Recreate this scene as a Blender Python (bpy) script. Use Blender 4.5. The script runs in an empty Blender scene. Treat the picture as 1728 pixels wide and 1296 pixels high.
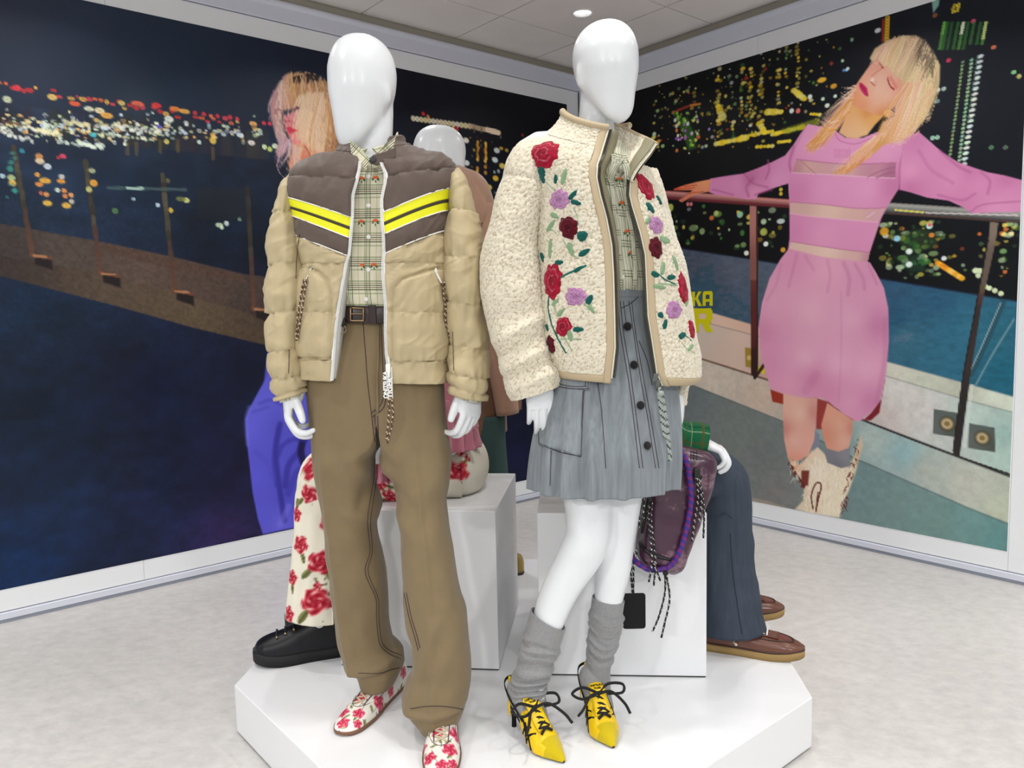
import bpy, bmesh, math, random
import numpy as np
from mathutils import Vector, Matrix, noise
from mathutils.bvhtree import BVHTree
from mathutils.geometry import tessellate_polygon

random.seed(7)
RNG = np.random.default_rng(7)
SC = bpy.context.scene
COL = SC.collection
PI = math.pi

# ------------------------------------------------------------------ camera
F, CX, CY, HC = 1299.4, 864.0, 648.0, 1.27
PITCH, ROLL, TH = 0.09487, -0.02199, 0.69914
_fw = np.array([0, math.cos(PITCH), -math.sin(PITCH)])
_up = np.array([0, math.sin(PITCH), math.cos(PITCH)])
_rt = np.array([1.0, 0, 0])
_r2 = math.cos(ROLL) * _rt + math.sin(ROLL) * _up
_u2 = -math.sin(ROLL) * _rt + math.cos(ROLL) * _up
CAMM = np.array([_r2, -_u2, _fw]).T
EYE = np.array([0, 0, HC])
cam_data = bpy.data.cameras.new('camera')
cam_data.sensor_width = 36.0
cam_data.lens = F / 1728.0 * 36.0
cam_data.clip_start = 0.05
cam = bpy.data.objects.new('camera', cam_data)
COL.objects.link(cam)
cam.matrix_world = Matrix(((_r2[0], _u2[0], -_fw[0], 0), (_r2[1], _u2[1], -_fw[1], 0), (_r2[2], _u2[2], -_fw[2], HC), (0, 0, 0, 1)))
SC.camera = cam

# ------------------------------------------------------------------ world, lamps, exposure
SC.view_settings.view_transform = 'Standard'
SC.view_settings.look = 'None'
SC.view_settings.gamma = 1.0
SC.view_settings.use_curve_mapping = False
SC.view_settings.exposure = 0.0
world = bpy.data.worlds.new('world')
SC.world = world
world.use_nodes = True
world.node_tree.nodes['Background'].inputs[0].default_value = (0.90, 0.955, 1.0, 1)
world.node_tree.nodes['Background'].inputs[1].default_value = WORLD_STRENGTH = 0.52

DL = np.array([math.cos(TH), math.sin(TH), 0]); NL = np.array([-math.sin(TH), math.cos(TH), 0])
DR = np.array([math.sin(TH), -math.cos(TH), 0]); NR = np.array([math.cos(TH), math.sin(TH), 0])
OL, OR_ = 3.8185, 3.878
CORNER = NL * OL + NR * OR_
ZC = 2.895                      # ceiling height
LAMPS = [  # ceiling downlights of the shop, then three unseen added fill lamps: distance along left wall from corner, distance along right wall, watts, size
    (-0.703, 0.717, 14, 0.05), (-1.97, 0.72, 26, 0.12), (-3.24, 0.72, 26, 0.12), (-4.5, 0.72, 26, 0.12), (-0.703, 1.98, 26, 0.12), (-0.703, 3.24, 26, 0.12), (-0.703, 4.5, 26, 0.12),
    (-2.6, 2.6, 26, 0.16), (-1.97, 3.9, 30, 0.2), (-3.9, 1.98, 30, 0.2), (-4.0, 4.0, 36, 0.2),
    (-6.4, 6.3, 520, 0.4), (-7.6, 3.6, 520, 0.4), (-3.6, 7.6, 520, 0.4)]  # added fill lamps behind the camera, brighten upper walls and figure fronts
for i, (u, v, w, s) in enumerate(LAMPS):
    p = CORNER + DL * u + DR * v
    ld = bpy.data.lights.new('downlight_and_fill_beam', 'AREA')
    ld.shape = 'DISK'; ld.size = s; ld.energy = w * 0.26; ld.color = (1.0, 0.99, 0.975)
    ld.spread = math.radians(172 if w > 100 else 130)
    lo = bpy.data.objects.new('downlight_and_fill_beam', ld); COL.objects.link(lo)
    lo.location = (p[0], p[1], ZC - 0.012)

# ------------------------------------------------------------------ helpers
def ray(px, py): return CAMM @ np.array([px - CX, py - CY, F])
def at(px, py, y):
    d = ray(px, py); return EYE + d * (y / d[1])
def onz(px, py, z=0.0):
    d = ray(px, py); return EYE + d * ((z - HC) / d[2])
def onplane(px, py, n, o):
    d = ray(px, py); return EYE + d * (o / (d @ n))
def on_left(px, py):
    q = onplane(px, py, NL, OL); return np.array([(q - CORNER) @ DL, q[2]])
def on_right(px, py):
    q = onplane(px, py, NR, OR_); return np.array([(q - CORNER) @ DR, q[2]])
def at_arr(px, py, y):
    px = np.asarray(px, float); py = np.asarray(py, float); y = np.broadcast_to(np.asarray(y, float), px.shape)
    v = np.stack([px - CX, py - CY, np.full_like(px, F)], -1) @ CAMM.T
    return EYE + v * (y / v[..., 1])[..., None]

def proj(p):
    c = CAMM.T @ (np.asarray(p, float) - EYE); return np.array([CX + F * c[0] / c[2], CY + F * c[1] / c[2]])
def fx(px, py, y, dep):
    """girth coordinates, in the plane y, of something seen on the front of a body dep in front of that plane"""
    p = at(px, py, y - dep); p[1] = y; return proj(p)
def fpath(pts, y, dep): return [tuple(fx(a, b, y, dep)) for a, b in pts]
def lin(c):
    c = np.asarray(c, float) / 255.0
    return np.where(c <= 0.04045, c / 12.92, ((c + 0.055) / 1.055) ** 2.4)
def hexc(h): return tuple(int(h[i:i + 2], 16) for i in (0, 2, 4))

def pchip(x, y, xq):
    x = np.asarray(x, float); y = np.asarray(y, float)
    one = y.ndim == 1
    if one: y = y[:, None]
    h = np.diff(x)[:, None]; d = np.diff(y, axis=0) / h
    m = np.zeros_like(y)
    if len(x) > 2:
        w1 = 2 * h[1:] + h[:-1]; w2 = h[1:] + 2 * h[:-1]
        with np.errstate(divide='ignore', invalid='ignore'):
            mm = (w1 + w2) / (w1 / d[:-1] + w2 / d[1:])
        mm = np.where(d[:-1] * d[1:] > 0, mm, 0)
        m[1:-1] = np.nan_to_num(mm)
    m[0] = d[0]; m[-1] = d[-1]
    xq = np.asarray(xq, float)
    i = np.clip(np.searchsorted(x, xq) - 1, 0, len(x) - 2)
    t = np.clip((xq - x[i]) / (x[i + 1] - x[i]), 0, 1)[:, None]
    hh = h[i]
    r = (2 * t**3 - 3 * t**2 + 1) * y[i] + (t**3 - 2 * t**2 + t) * hh * m[i] + (-2 * t**3 + 3 * t**2) * y[i + 1] + (t**3 - t**2) * hh * m[i + 1]
    return r[:, 0] if one else r

def smooth01(x): x = np.clip(x, 0, 1); return x * x * (3 - 2 * x)

# ------------------------------------------------------------------ materials (all node based)
def mat(name, col, rough=0.6, spec=0.5, metal=0.0, var=0.0, vscale=8.0, bump=0.0, bscale=60.0, bdetail=3.0, coat=0.0, sheen=0.0, attr=None, emit=None, trans=0.0, voronoi=False, stretch=None, bdist=0.004):
    m = bpy.data.materials.new(name); m.use_nodes = True
    nt = m.node_tree; b = nt.nodes['Principled BSDF']
    c = (*lin(col), 1)
    b.inputs['Base Color'].default_value = c
    b.inputs['Roughness'].default_value = rough
    b.inputs['Specular IOR Level'].default_value = spec
    b.inputs['Metallic'].default_value = metal
    b.inputs['Coat Weight'].default_value = coat
    b.inputs['Coat Roughness'].default_value = 0.15
    b.inputs['Sheen Weight'].default_value = sheen
    b.inputs['Transmission Weight'].default_value = trans
    tc = nt.nodes.new('ShaderNodeTexCoord')
    vec = tc.outputs['Object']
    if stretch:
        mp = nt.nodes.new('ShaderNodeMapping'); mp.inputs['Scale'].default_value = stretch
        nt.links.new(vec, mp.inputs['Vector']); vec = mp.outputs['Vector']
    src = None
    if attr:
        a = nt.nodes.new('ShaderNodeAttribute'); a.attribute_name = attr; src = a.outputs['Color']
        nt.links.new(src, b.inputs['Base Color'])
    if var:
        n = nt.nodes.new('ShaderNodeTexNoise'); n.inputs['Scale'].default_value = vscale; n.inputs['Detail'].default_value = 4
        nt.links.new(vec, n.inputs['Vector'])
        r = nt.nodes.new('ShaderNodeMapRange'); r.inputs[1].default_value = 0.3; r.inputs[2].default_value = 0.7
        r.inputs[3].default_value = 1 - var; r.inputs[4].default_value = 1 + var
        nt.links.new(n.outputs['Fac'], r.inputs[0])
        mx = nt.nodes.new('ShaderNodeMix'); mx.data_type = 'RGBA'; mx.blend_type = 'MULTIPLY'; mx.inputs[0].default_value = 1
        mx.inputs[6].default_value = c
        if src: nt.links.new(src, mx.inputs[6])
        nt.links.new(r.outputs[0], mx.inputs[7]); nt.links.new(mx.outputs[2], b.inputs['Base Color'])
    if bump:
        if voronoi:
            n2 = nt.nodes.new('ShaderNodeTexVoronoi'); n2.feature = 'SMOOTH_F1'; n2.inputs['Scale'].default_value = bscale; o = n2.outputs['Distance']
        else:
            n2 = nt.nodes.new('ShaderNodeTexNoise'); n2.inputs['Scale'].default_value = bscale; n2.inputs['Detail'].default_value = bdetail; o = n2.outputs['Fac']
        nt.links.new(vec, n2.inputs['Vector'])
        bp = nt.nodes.new('ShaderNodeBump'); bp.inputs['Strength'].default_value = bump; bp.inputs['Distance'].default_value = bdist
        if voronoi: bp.invert = True
        nt.links.new(o, bp.inputs['Height']); nt.links.new(bp.outputs[0], b.inputs['Normal'])
    if emit:
        b.inputs['Emission Color'].default_value = (*emit[:3], 1); b.inputs['Emission Strength'].default_value = emit[3]
    return m

def nodes_of(m): return m.node_tree.nodes, m.node_tree.links, m.node_tree.nodes['Principled BSDF']

# ------------------------------------------------------------------ objects
def tag(o, label=None, cat=None, group=None, kind=None):
    if label: o['label'] = label
    if cat: o['category'] = cat
    if group: o['group'] = group
    if kind: o['kind'] = kind
    return o
def empty(name, loc, label=None, cat=None, group=None):
    o = bpy.data.objects.new(name, None); COL.objects.link(o); o.location = loc; o.empty_display_size = 0.1
    WM[o.name] = np.array(loc, float)
    return tag(o, label, cat, group)
WM = {}
def link(name, me, m=None, parent=None, kind=None, label=None, smooth=True):
    """one mesh object; vertices are given in world space and stored relative to the parent's base"""
    if m is not None:
        for k in (m if isinstance(m, (list, tuple)) else [m]): me.materials.append(k)
    if smooth and len(me.polygons): me.polygons.foreach_set('use_smooth', np.ones(len(me.polygons), bool))
    o = bpy.data.objects.new(name, me); COL.objects.link(o)
    base = np.zeros(3)
    if parent is not None:
        base = WM[parent.name]; o.parent = parent
    n = len(me.vertices)
    if parent is not None and n:
        co = np.empty(n * 3); me.vertices.foreach_get('co', co); co = co.reshape(-1, 3) - base
        me.vertices.foreach_set('co', co.ravel())
    WM[o.name] = base
    return tag(o, label, None, None, kind)

def mesh_raw(verts, faces, name='mesh'):
    me = bpy.data.meshes.new(name)
    me.from_pydata([tuple(v) for v in verts], [], [tuple(int(i) for i in f) for f in faces])
    me.update(); return me

def mesh_grid(P, close=False, uv=None, cap0=False, cap1=False, flip=False, colors=None):
    """P (nv, na, 3) -> quad mesh; close joins the last column with the first"""
    nv, na = P.shape[:2]
    verts = P.reshape(-1, 3)
    ii = np.arange(nv - 1)[:, None]; jj = np.arange(na if close else na - 1)[None, :]
    a = ii * na + jj; b = ii * na + (jj + 1) % na; c = (ii + 1) * na + (jj + 1) % na; d = (ii + 1) * na + jj
    q = np.stack([a, d, c, b] if flip else [a, b, c, d], -1).reshape(-1, 4)
    loops = q.ravel(); ntot = [4] * len(q)
    extra = []
    if cap0: extra.append(list(range(na)) if flip else list(range(na))[::-1])
    if cap1:
        r = list(range((nv - 1) * na, nv * na)); extra.append(r[::-1] if flip else r)
    if extra:
        loops = np.concatenate([loops] + [np.array(e) for e in extra]); ntot += [len(e) for e in extra]
    ntot = np.array(ntot)
    me = bpy.data.meshes.new('grid')
    me.vertices.add(len(verts)); me.vertices.foreach_set('co', verts.ravel().astype(np.float32))
    me.loops.add(len(loops)); me.loops.foreach_set('vertex_index', loops.astype(np.int32))
    me.polygons.add(len(ntot))
    st = np.concatenate([[0], np.cumsum(ntot)[:-1]])
    me.polygons.foreach_set('loop_start', st.astype(np.int32))
    if uv is not None:
        ul = me.uv_layers.new(name='UVMap')
        ul.data.foreach_set('uv', uv.reshape(-1, 2)[loops].astype(np.float32).ravel())
    if colors is not None:
        ca = me.color_attributes.new('paint', 'FLOAT_COLOR', 'POINT')
        cc = np.ones((len(verts), 4), np.float32); cc[:, :3] = colors.reshape(-1, 3)
        ca.data.foreach_set('color', cc.ravel())
    me.update(calc_edges=True); me.validate()
    return me

def grid_normals(P, close=False):
    if close:
        Q = np.concatenate([P[:, -1:], P, P[:, :1]], 1); dv = np.gradient(Q, axis=0)[:, 1:-1]; da = np.gradient(Q, axis=1)[:, 1:-1]
    else:
        dv = np.gradient(P, axis=0); da = np.gradient(P, axis=1)
    n = np.cross(dv, da); l = np.linalg.norm(n, axis=-1, keepdims=True)
    return n / np.maximum(l, 1e-9)

def frames(pts):
    pts = np.asarray(pts, float); n = len(pts)
    T = np.gradient(pts, axis=0); T /= np.maximum(np.linalg.norm(T, axis=1, keepdims=True), 1e-9)
    u = np.cross(T[0], [0, 0, 1.0]); 
    if np.linalg.norm(u) < 0.1: u = np.cross(T[0], [0, 1.0, 0])
    u /= np.linalg.norm(u); U = [u]
    for i in range(1, n):
        u = U[-1] - T[i] * (U[-1] @ T[i]); u /= max(np.linalg.norm(u), 1e-9); U.append(u)
    U = np.array(U); return T, U, np.cross(T, U)

def tube_grid(pts, r, nseg=8, twist=0.0):
    pts = np.asarray(pts, float); T, U, V = frames(pts)
    r = np.broadcast_to(np.asarray(r, float), (len(pts),))
    a = np.linspace(0, 2 * PI, nseg, endpoint=False)
    return pts[:, None] + r[:, None, None] * (np.cos(a)[None, :, None] * U[:, None] + np.sin(a)[None, :, None] * V[:, None])

def tube(pts, r, nseg=8): return mesh_grid(tube_grid(pts, r, nseg), close=True, cap0=True, cap1=True)

def spline(pts, n):
    pts = np.asarray(pts, float)
    t = np.concatenate([[0], np.cumsum(np.linalg.norm(np.diff(pts, axis=0), axis=1))])
    q = np.linspace(0, t[-1], n)
    # Catmull-Rom
    P = np.vstack([2 * pts[0] - pts[1], pts, 2 * pts[-1] - pts[-2]])
    i = np.clip(np.searchsorted(t, q, side='right') - 1, 0, len(pts) - 2)
    s = ((q - t[i]) / np.maximum(t[i + 1] - t[i], 1e-9))[:, None]
    p0, p1, p2, p3 = P[i], P[i + 1], P[i + 2], P[i + 3]
    return 0.5 * (2 * p1 + (p2 - p0) * s + (2 * p0 - 5 * p1 + 4 * p2 - p3) * s**2 + (-p0 + 3 * p1 - 3 * p2 + p3) * s**3)

class MB:
    """collects pieces into one mesh"""
    def __init__(s): s.v = []; s.f = []; s.n = 0; s.mi = []
    def add(s, verts, faces, mi=0):
        verts = np.asarray(verts, float).reshape(-1, 3)
        s.v.append(verts); s.f += [[int(i) + s.n for i in f] for f in faces]; s.mi += [mi] * len(faces); s.n += len(verts)
    def grid(s, P, close=False, cap0=False, cap1=False, mi=0):
        nv, na = P.shape[:2]; fs = []
        for i in range(nv - 1):
            for j in range(na if close else na - 1):
                fs.append((i * na + j, i * na + (j + 1) % na, (i + 1) * na + (j + 1) % na, (i + 1) * na + j))
        if cap0: fs.append(tuple(range(na))[::-1])
        if cap1: fs.append(tuple(range((nv - 1) * na, nv * na)))
        s.add(P, fs, mi)
    def tube(s, pts, r, nseg=8, mi=0): s.grid(tube_grid(pts, r, nseg), True, True, True, mi)
    def box(s, c, ax, ay, az, mi=0):
        c = np.asarray(c, float); ax, ay, az = (np.asarray(k, float) for k in (ax, ay, az))
        v = [c + i * ax + j * ay + k * az for k in (-1, 1) for j in (-1, 1) for i in (-1, 1)]
        s.add(v, [(0, 2, 3, 1), (4, 5, 7, 6), (0, 1, 5, 4), (2, 6, 7, 3), (0, 4, 6, 2), (1, 3, 7, 5)], mi)
    def prism(s, poly, z0, z1, mi=0):
        n = len(poly); v = [(*p, z0) for p in poly] + [(*p, z1) for p in poly]
        s.add(v, [tuple(range(n))[::-1], tuple(range(n, 2 * n))] + [(i, (i + 1) % n, n + (i + 1) % n, n + i) for i in range(n)], mi)
    def mesh(s):
        me = mesh_raw(np.concatenate(s.v), s.f)
        if any(s.mi): me.polygons.foreach_set('material_index', np.array(s.mi, np.int32))
        return me
    def build(s, name, m, parent=None, kind=None, label=None, smooth=False):
        return link(name, s.mesh(), m, parent, kind, label, smooth)

def bevel(o, w=0.003, seg=2, ang=0.6):
    b = o.modifiers.new('bevel', 'BEVEL'); b.width = w; b.segments = seg; b.limit_method = 'ANGLE'; b.angle_limit = ang
    return o
def solidify(o, t, off=-1.0):
    m = o.modifiers.new('solid', 'SOLIDIFY'); m.thickness = t; m.offset = off; return o
def subsurf(o, n=1):
    m = o.modifiers.new('sub', 'SUBSURF'); m.levels = n; m.render_levels = n; return o

# --------------------------------------------------------------- garment surface built from measured girths
class Surf:
    """rows: (py, xl, xr, Y, depth_front, depth_back, power, tilt) - each row is a closed girth at its own height.
    half: 'L'/'R' with d rows -> trouser halves that share a centre seam"""
    def __init__(s, rows, half=None):
        R = []
        for r in rows:
            r = list(r) + [None] * (9 - len(r))
            py, xl, xr, Y, f, b, p, tl, d = r
            b = f if b is None else b; p = 2.2 if p is None else p; tl = 0 if tl is None else tl; d = 1.0 if d is None else d
            R.append((py, *at(xl, py - tl / 2, Y), *at(xr, py + tl / 2, Y), f, b, p, xl, xr, d))
        R = np.array(R, float); s.v = R[:, 0]; s.R = R[:, 1:]; s.half = half
    def rows(s, v): return pchip(s.v, s.R, v)
    def ang_x(s, v, x):
        """front angle at which the girth of row v passes measured x"""
        r = s.rows(np.atleast_1d(v)); xl, xr, p = r[:, 9], r[:, 10], r[:, 8]
        t = np.clip((np.atleast_1d(x) - (xl + xr) / 2) / ((xr - xl) / 2), -0.999, 0.999)
        c = np.sign(t) * np.abs(t) ** (p / 2)
        return np.arccos(np.clip(c, -1, 1))
    def pts(s, v, a):
        """v (nv,), a (nv,na): angle 0 = right, pi/2 = front, pi = left"""
        r = s.rows(v); a = np.broadcast_to(a, (len(v), np.shape(a)[-1]))
        l, rr = r[:, None, 0:3], r[:, None, 3:6]; f, b, p = r[:, 6:7], r[:, 7:8], r[:, 8:9]; d = r[:, 11:12]
        c, sn = np.cos(a), np.sin(a); e = 2 / p
        x = np.sign(c) * np.abs(c) ** e; y = np.sign(sn) * np.abs(sn) ** e
        if s.half:
            sg = 1 if s.half == 'R' else -1
            xd = np.where(x * sg >= 0, x * sg * 2 - 1, -1) * sg   # D shaped: flat on the centre seam
            x = d * x + (1 - d) * xd
        P = (l + rr) / 2 + (rr - l) / 2 * x[..., None]
        P = P + np.array([0, -1, 0]) * (np.where(sn > 0, f, b) * y)[..., None]
        X = (r[:, 9:10] + r[:, 10:11]) / 2 + (r[:, 10:11] - r[:, 9:10]) / 2 * x
        return P, X, np.broadcast_to(np.asarray(v)[:, None], X.shape), sn
    def panel(s, v0, v1, nv, na, a0=None, a1=None, disp=None, shift=None):
        """a0, a1: None for a closed girth or functions/values of v; returns P, uv, closed"""
        v = np.linspace(v0, v1, nv)
        if a0 is None:
            a = np.broadcast_to(np.linspace(-PI / 2, 1.5 * PI, na, endpoint=False), (nv, na)); closed = True
        else:
            A0, A1 = (np.broadcast_to(k(v) if callable(k) else k, (nv,)) for k in (a0, a1))
            a = A0[:, None] + (A1 - A0)[:, None] * np.linspace(0, 1, na)[None]; closed = False
        P, X, V, sn = s.pts(v, a)
        if shift is not None: P = P + shift(X, V, sn, a)[..., None] * np.array([0, 0, 1.0])
        N = grid_normals(P, closed)
        out = np.array([0, -1, 0]); ctr = P.mean(axis=1, keepdims=True)
        sg = np.sign(((P - ctr) * N).sum(-1)).mean(); N = N * (1 if sg >= 0 else -1)
        du = np.concatenate([np.zeros((nv, 1)), np.cumsum(np.linalg.norm(np.diff(P, axis=1), axis=-1), 1)], 1)
        m = na // 2; du = du - du[:, m:m + 1]
        dv = np.concatenate([[0], np.cumsum(np.linalg.norm(np.diff(P[:, m], axis=0), axis=-1))])
        uv = np.stack([du, np.broadcast_to(-dv[:, None], du.shape)], -1)
        if disp is not None: P = P + N * disp(X, V, sn, P)[..., None]
        return P, uv, closed, N
    def build(s, name, m, parent, v0, v1, nv, na, a0=None, a1=None, disp=None, shift=None, thick=0.0, label=None, colors=None, kind=None, cap0=False, cap1=False):
        P, uv, closed, N = s.panel(v0, v1, nv, na, a0, a1, disp, shift)
        me = mesh_grid(P, closed, uv, cap0=cap0, cap1=cap1, colors=None if colors is None else colors(P), flip=False)
        # make normals point outwards
        c = P.mean(axis=(0, 1)); k = len(me.polygons) // 2
        dots = sum((np.array(me.polygons[i].center) - P[min(i // max(P.shape[1] - (0 if closed else 1), 1), P.shape[0] - 1)].mean(0)) @ np.array(me.polygons[i].normal) for i in range(0, len(me.polygons), max(1, len(me.polygons) // 60)))
        if dots < 0: me.flip_normals()
        o = link(name, me, m, parent, kind, label)
        if thick: solidify(o, thick)
        return o

def fold(X, V, p0, p1, w, amp):
    """a ridge (amp > 0) or crease (amp < 0) along a straight line on the garment"""
    d = np.array(p1, float) - np.array(p0, float); L2 = d @ d
    t = np.clip(((X - p0[0]) * d[0] + (V - p0[1]) * d[1]) / L2, 0, 1)
    q = (X - p0[0] - t * d[0]) ** 2 + (V - p0[1] - t * d[1]) ** 2
    return amp * np.exp(-q / (w * w)) * np.sqrt(np.clip(np.sin(PI * np.clip(t * 0.9 + 0.05, 0, 1)), 0, 1))
def crease(X, V, path, w, amp):
    q = None
    for p0, p1 in zip(path[:-1], path[1:]):
        d = np.array(p1, float) - np.array(p0, float); L2 = d @ d
        t = np.clip(((X - p0[0]) * d[0] + (V - p0[1]) * d[1]) / L2, 0, 1)
        k = (X - p0[0] - t * d[0]) ** 2 + (V - p0[1] - t * d[1]) ** 2
        q = k if q is None else np.minimum(q, k)
    return amp * np.exp(-q / (w * w))
_NT = RNG.random((64, 64))
def vnoise(x, y):
    xi = np.floor(x).astype(int); yi = np.floor(y).astype(int); fx = smooth01(x - xi); fy = smooth01(y - yi)
    g = lambda i, j: _NT[i % 64, j % 64]
    return (g(xi, yi) * (1 - fx) * (1 - fy) + g(xi + 1, yi) * fx * (1 - fy) + g(xi, yi + 1) * (1 - fx) * fy + g(xi + 1, yi + 1) * fx * fy) * 2 - 1

def bvh_of(objs):
    """closest-hit tree over meshes, in world space"""
    vs, fs, n = [], [], 0
    for o in objs:
        me = o.data; k = len(me.vertices); co = np.empty(k * 3); me.vertices.foreach_get('co', co)
        vs += [tuple(c) for c in (co.reshape(-1, 3) + WM[o.name])]
        fs += [tuple(i + n for i in p.vertices) for p in me.polygons]; n += k
    return BVHTree.FromPolygons(vs, fs)
def hit(bvh, px, py):
    d = Vector(ray(px, py)).normalized(); r = bvh.ray_cast(Vector(EYE), d)
    if r[0] is None: return None, None
    n = r[1].normalized()
    if n.dot(d) > 0: n = -n
    return np.array(r[0]), np.array(n)
def lay(bvh, P, n, lift=0.0, reach=0.08):
    """drop points onto a surface along -n"""
    out = np.array(P, float); sh = out.shape; out = out.reshape(-1, 3)
    nn = Vector(n)
    for i, p in enumerate(out):
        r = bvh.ray_cast(Vector(p) + nn * reach, -nn, reach * 2.5)
        if r[0] is not None: out[i] = np.array(r[0])
    return (out + np.asarray(n) * lift).reshape(sh)
def cord_on(bvh, path_px, n=40, lift=0.002):
    q = spline(np.array([(*p, 0) for p in path_px], float), n)
    o = []
    for x, y, _ in q:
        p, nn = hit(bvh, x, y)
        if p is not None: o.append(p + nn * lift)
    return np.array(o)

def text_mesh(s, size, M4, extrude=0.002, align='CENTER', space=1.0, bold=0.0):
    cu = bpy.data.curves.new('txt', 'FONT'); cu.body = s; cu.size = size; cu.extrude = extrude; cu.align_x = align; cu.space_character = space; cu.offset = bold
    o = bpy.data.objects.new('txt', cu); COL.objects.link(o); bpy.context.view_layer.update()
    me = bpy.data.meshes.new_from_object(o.evaluated_get(bpy.context.evaluated_depsgraph_get()))
    bpy.data.objects.remove(o); bpy.data.curves.remove(cu); me.transform(M4); return me
def basis(o, x, y, z):
    return Matrix(((x[0], y[0], z[0], o[0]), (x[1], y[1], z[1], o[1]), (x[2], y[2], z[2], o[2]), (0, 0, 0, 1)))

# =================================================================== ROOM
M_wall = mat('white_panel', (236, 238, 240), 0.45, 0.4, bump=0.02, bscale=300)
M_trim = mat('pale_metal_trim', (218, 222, 234), 0.35, 0.5, metal=0.15)
M_toe = mat('toe_grey', (150, 155, 168), 0.5)
M_soffit = mat('beige_soffit', (176, 170, 155), 0.7)
M_gap = mat('dark_joint', (40, 42, 46), 0.8)
M_tile = mat('ceiling_tile', (244, 239, 234), 0.9, 0.2, var=0.03, vscale=3, bump=0.25, bscale=220, bdist=0.002)
def W(u, v, z): return CORNER + DL * u + DR * v + np.array([0, 0, z])
UX, VX = -6.6, 6.6

# floor: mottled pale vinyl
M_floor = mat('vinyl_floor', (214, 211, 207), 0.42, 0.4)
nd, lk, bs = nodes_of(M_floor)
tc = nd.new('ShaderNodeTexCoord')
mp = nd.new('ShaderNodeMapping'); mp.inputs['Rotation'].default_value = (0, 0, 0.9); mp.inputs['Scale'].default_value = (1.0, 1.5, 1)
n1 = nd.new('ShaderNodeTexNoise'); n1.inputs['Scale'].default_value = 16; n1.inputs['Detail'].default_value = 8; n1.inputs['Roughness'].default_value = 0.72
n2 = nd.new('ShaderNodeTexNoise'); n2.inputs['Scale'].default_value = 1.6; n2.inputs['Detail'].default_value = 3
cr = nd.new('ShaderNodeValToRGB'); cr.color_ramp.elements[0].position = 0.3; cr.color_ramp.elements[1].position = 0.68
cr.color_ramp.elements[0].color = (*lin((186, 183, 180)), 1); cr.color_ramp.elements[1].color = (*lin((216, 213, 209)), 1)
mx = nd.new('ShaderNodeMath'); mx.operation = 'MULTIPLY_ADD'; mx.inputs[1].default_value = 0.75
m3 = nd.new('ShaderNodeMath'); m3.operation = 'MULTIPLY'; m3.inputs[1].default_value = 0.25
lk.new(tc.outputs['Object'], mp.inputs[0]); lk.new(mp.outputs[0], n1.inputs['Vector']); lk.new(tc.outputs['Object'], n2.inputs['Vector'])
lk.new(n2.outputs['Fac'], m3.inputs[0]); lk.new(n1.outputs['Fac'], mx.inputs[0]); lk.new(m3.outputs[0], mx.inputs[2])
lk.new(mx.outputs[0], cr.inputs[0]); lk.new(cr.outputs[0], bs.inputs['Base Color'])
b = MB()
q = [W(0.1, -0.1, 0), W(0.1, VX, 0), W(UX, VX, 0), W(UX, -0.1, 0)]
b.prism([p[:2] for p in q][::-1], -0.05, 0.0)
b.build('floor', M_floor, kind='structure')

# walls: white panels, pale metal trims above and below, beige strip under the ceiling
def wall(name, D, N, o, s, length):
    """D runs away from the corner (s = sign), N points away from the room"""
    def P(t, d, z): return CORNER + D * t * s + N * d + np.array([0, 0, z])
    w = MB()
    w.box(P(length / 2 + 0.0, 0.075, 1.45), D * (length / 2 + 0.1), N * 0.05, (0, 0, 1.45))
    wo = w.build('wall_' + name, M_soffit, kind='structure')
    edges = [0.024] + list(np.arange(1.36 if name == 'right' else 1.5, length, 1.3 if name == 'right' else 1.45)) + [length]
    for a, c in zip(edges[:-1], edges[1:]):
        k = MB(); k.box(P((a + c) / 2, 0.0125, (0.049 + 2.739) / 2), D * ((c - a) / 2 - 0.0006), N * 0.0125, (0, 0, (2.739 - 0.049) / 2))
        k.build('wall_panel', M_wall, wo)
    for z in (0.047, 2.7405):
        k = MB(); k.box(P(length / 2, 0.016, z), D * length / 2, N * 0.009, (0, 0, 0.0018)); k.build('joint', M_gap, wo)
    t = MB()   # upper trim: flat face with a rounded lip on top
    prof = [(0.02, 2.7425), (-0.012, 2.7425), (-0.012, 2.812), (-0.02, 2.82), (-0.022, 2.832), (-0.016, 2.843), (0.02, 2.845)]
    G = np.array([[P(x, d, z) for d, z in prof] for x in (0.0, length)])
    t.grid(G, close=True, cap0=True, cap1=True)
    bevel(t.build('trim_' + ('1' if name == 'left' else '2'), M_trim, kind='structure'), 0.002)
    t = MB()
    prof = [(0.02, 0.0455), (-0.010, 0.0455), (-0.012, 0.043), (-0.012, 0.017), (0.0, 0.0135), (0.02, 0.0135)]
    G = np.array([[P(x, d, z) for d, z in prof] for x in (0.0, length)])
    t.grid(G, close=True, cap0=True, cap1=True)
    bo = t.build('baseboard_' + name, M_trim, kind='structure')
    k = MB(); k.box(P(length / 2, 0.008, 0.0067), D * length / 2, N * 0.012, (0, 0, 0.0067)); k.build('toe_strip', M_toe, bo)
    return P
PL = wall('left', DL, NL, OL, -1, 6.4)
PR = wall('right', DR, NR, OR_, 1, 6.4)
k = MB(); k.box(W(-0.012, 0.012, 1.37), DL * 0.011, DR * 0.011, (0, 0, 1.37)); k.build('trim_3', M_trim, kind='structure')
k = MB(); k.box(W(-0.0235, 0.004, 1.39), DL * 0.0012, DR * 0.006, (0, 0, 1.345)); k.build('trim_4', M_gap, kind='structure')

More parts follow.
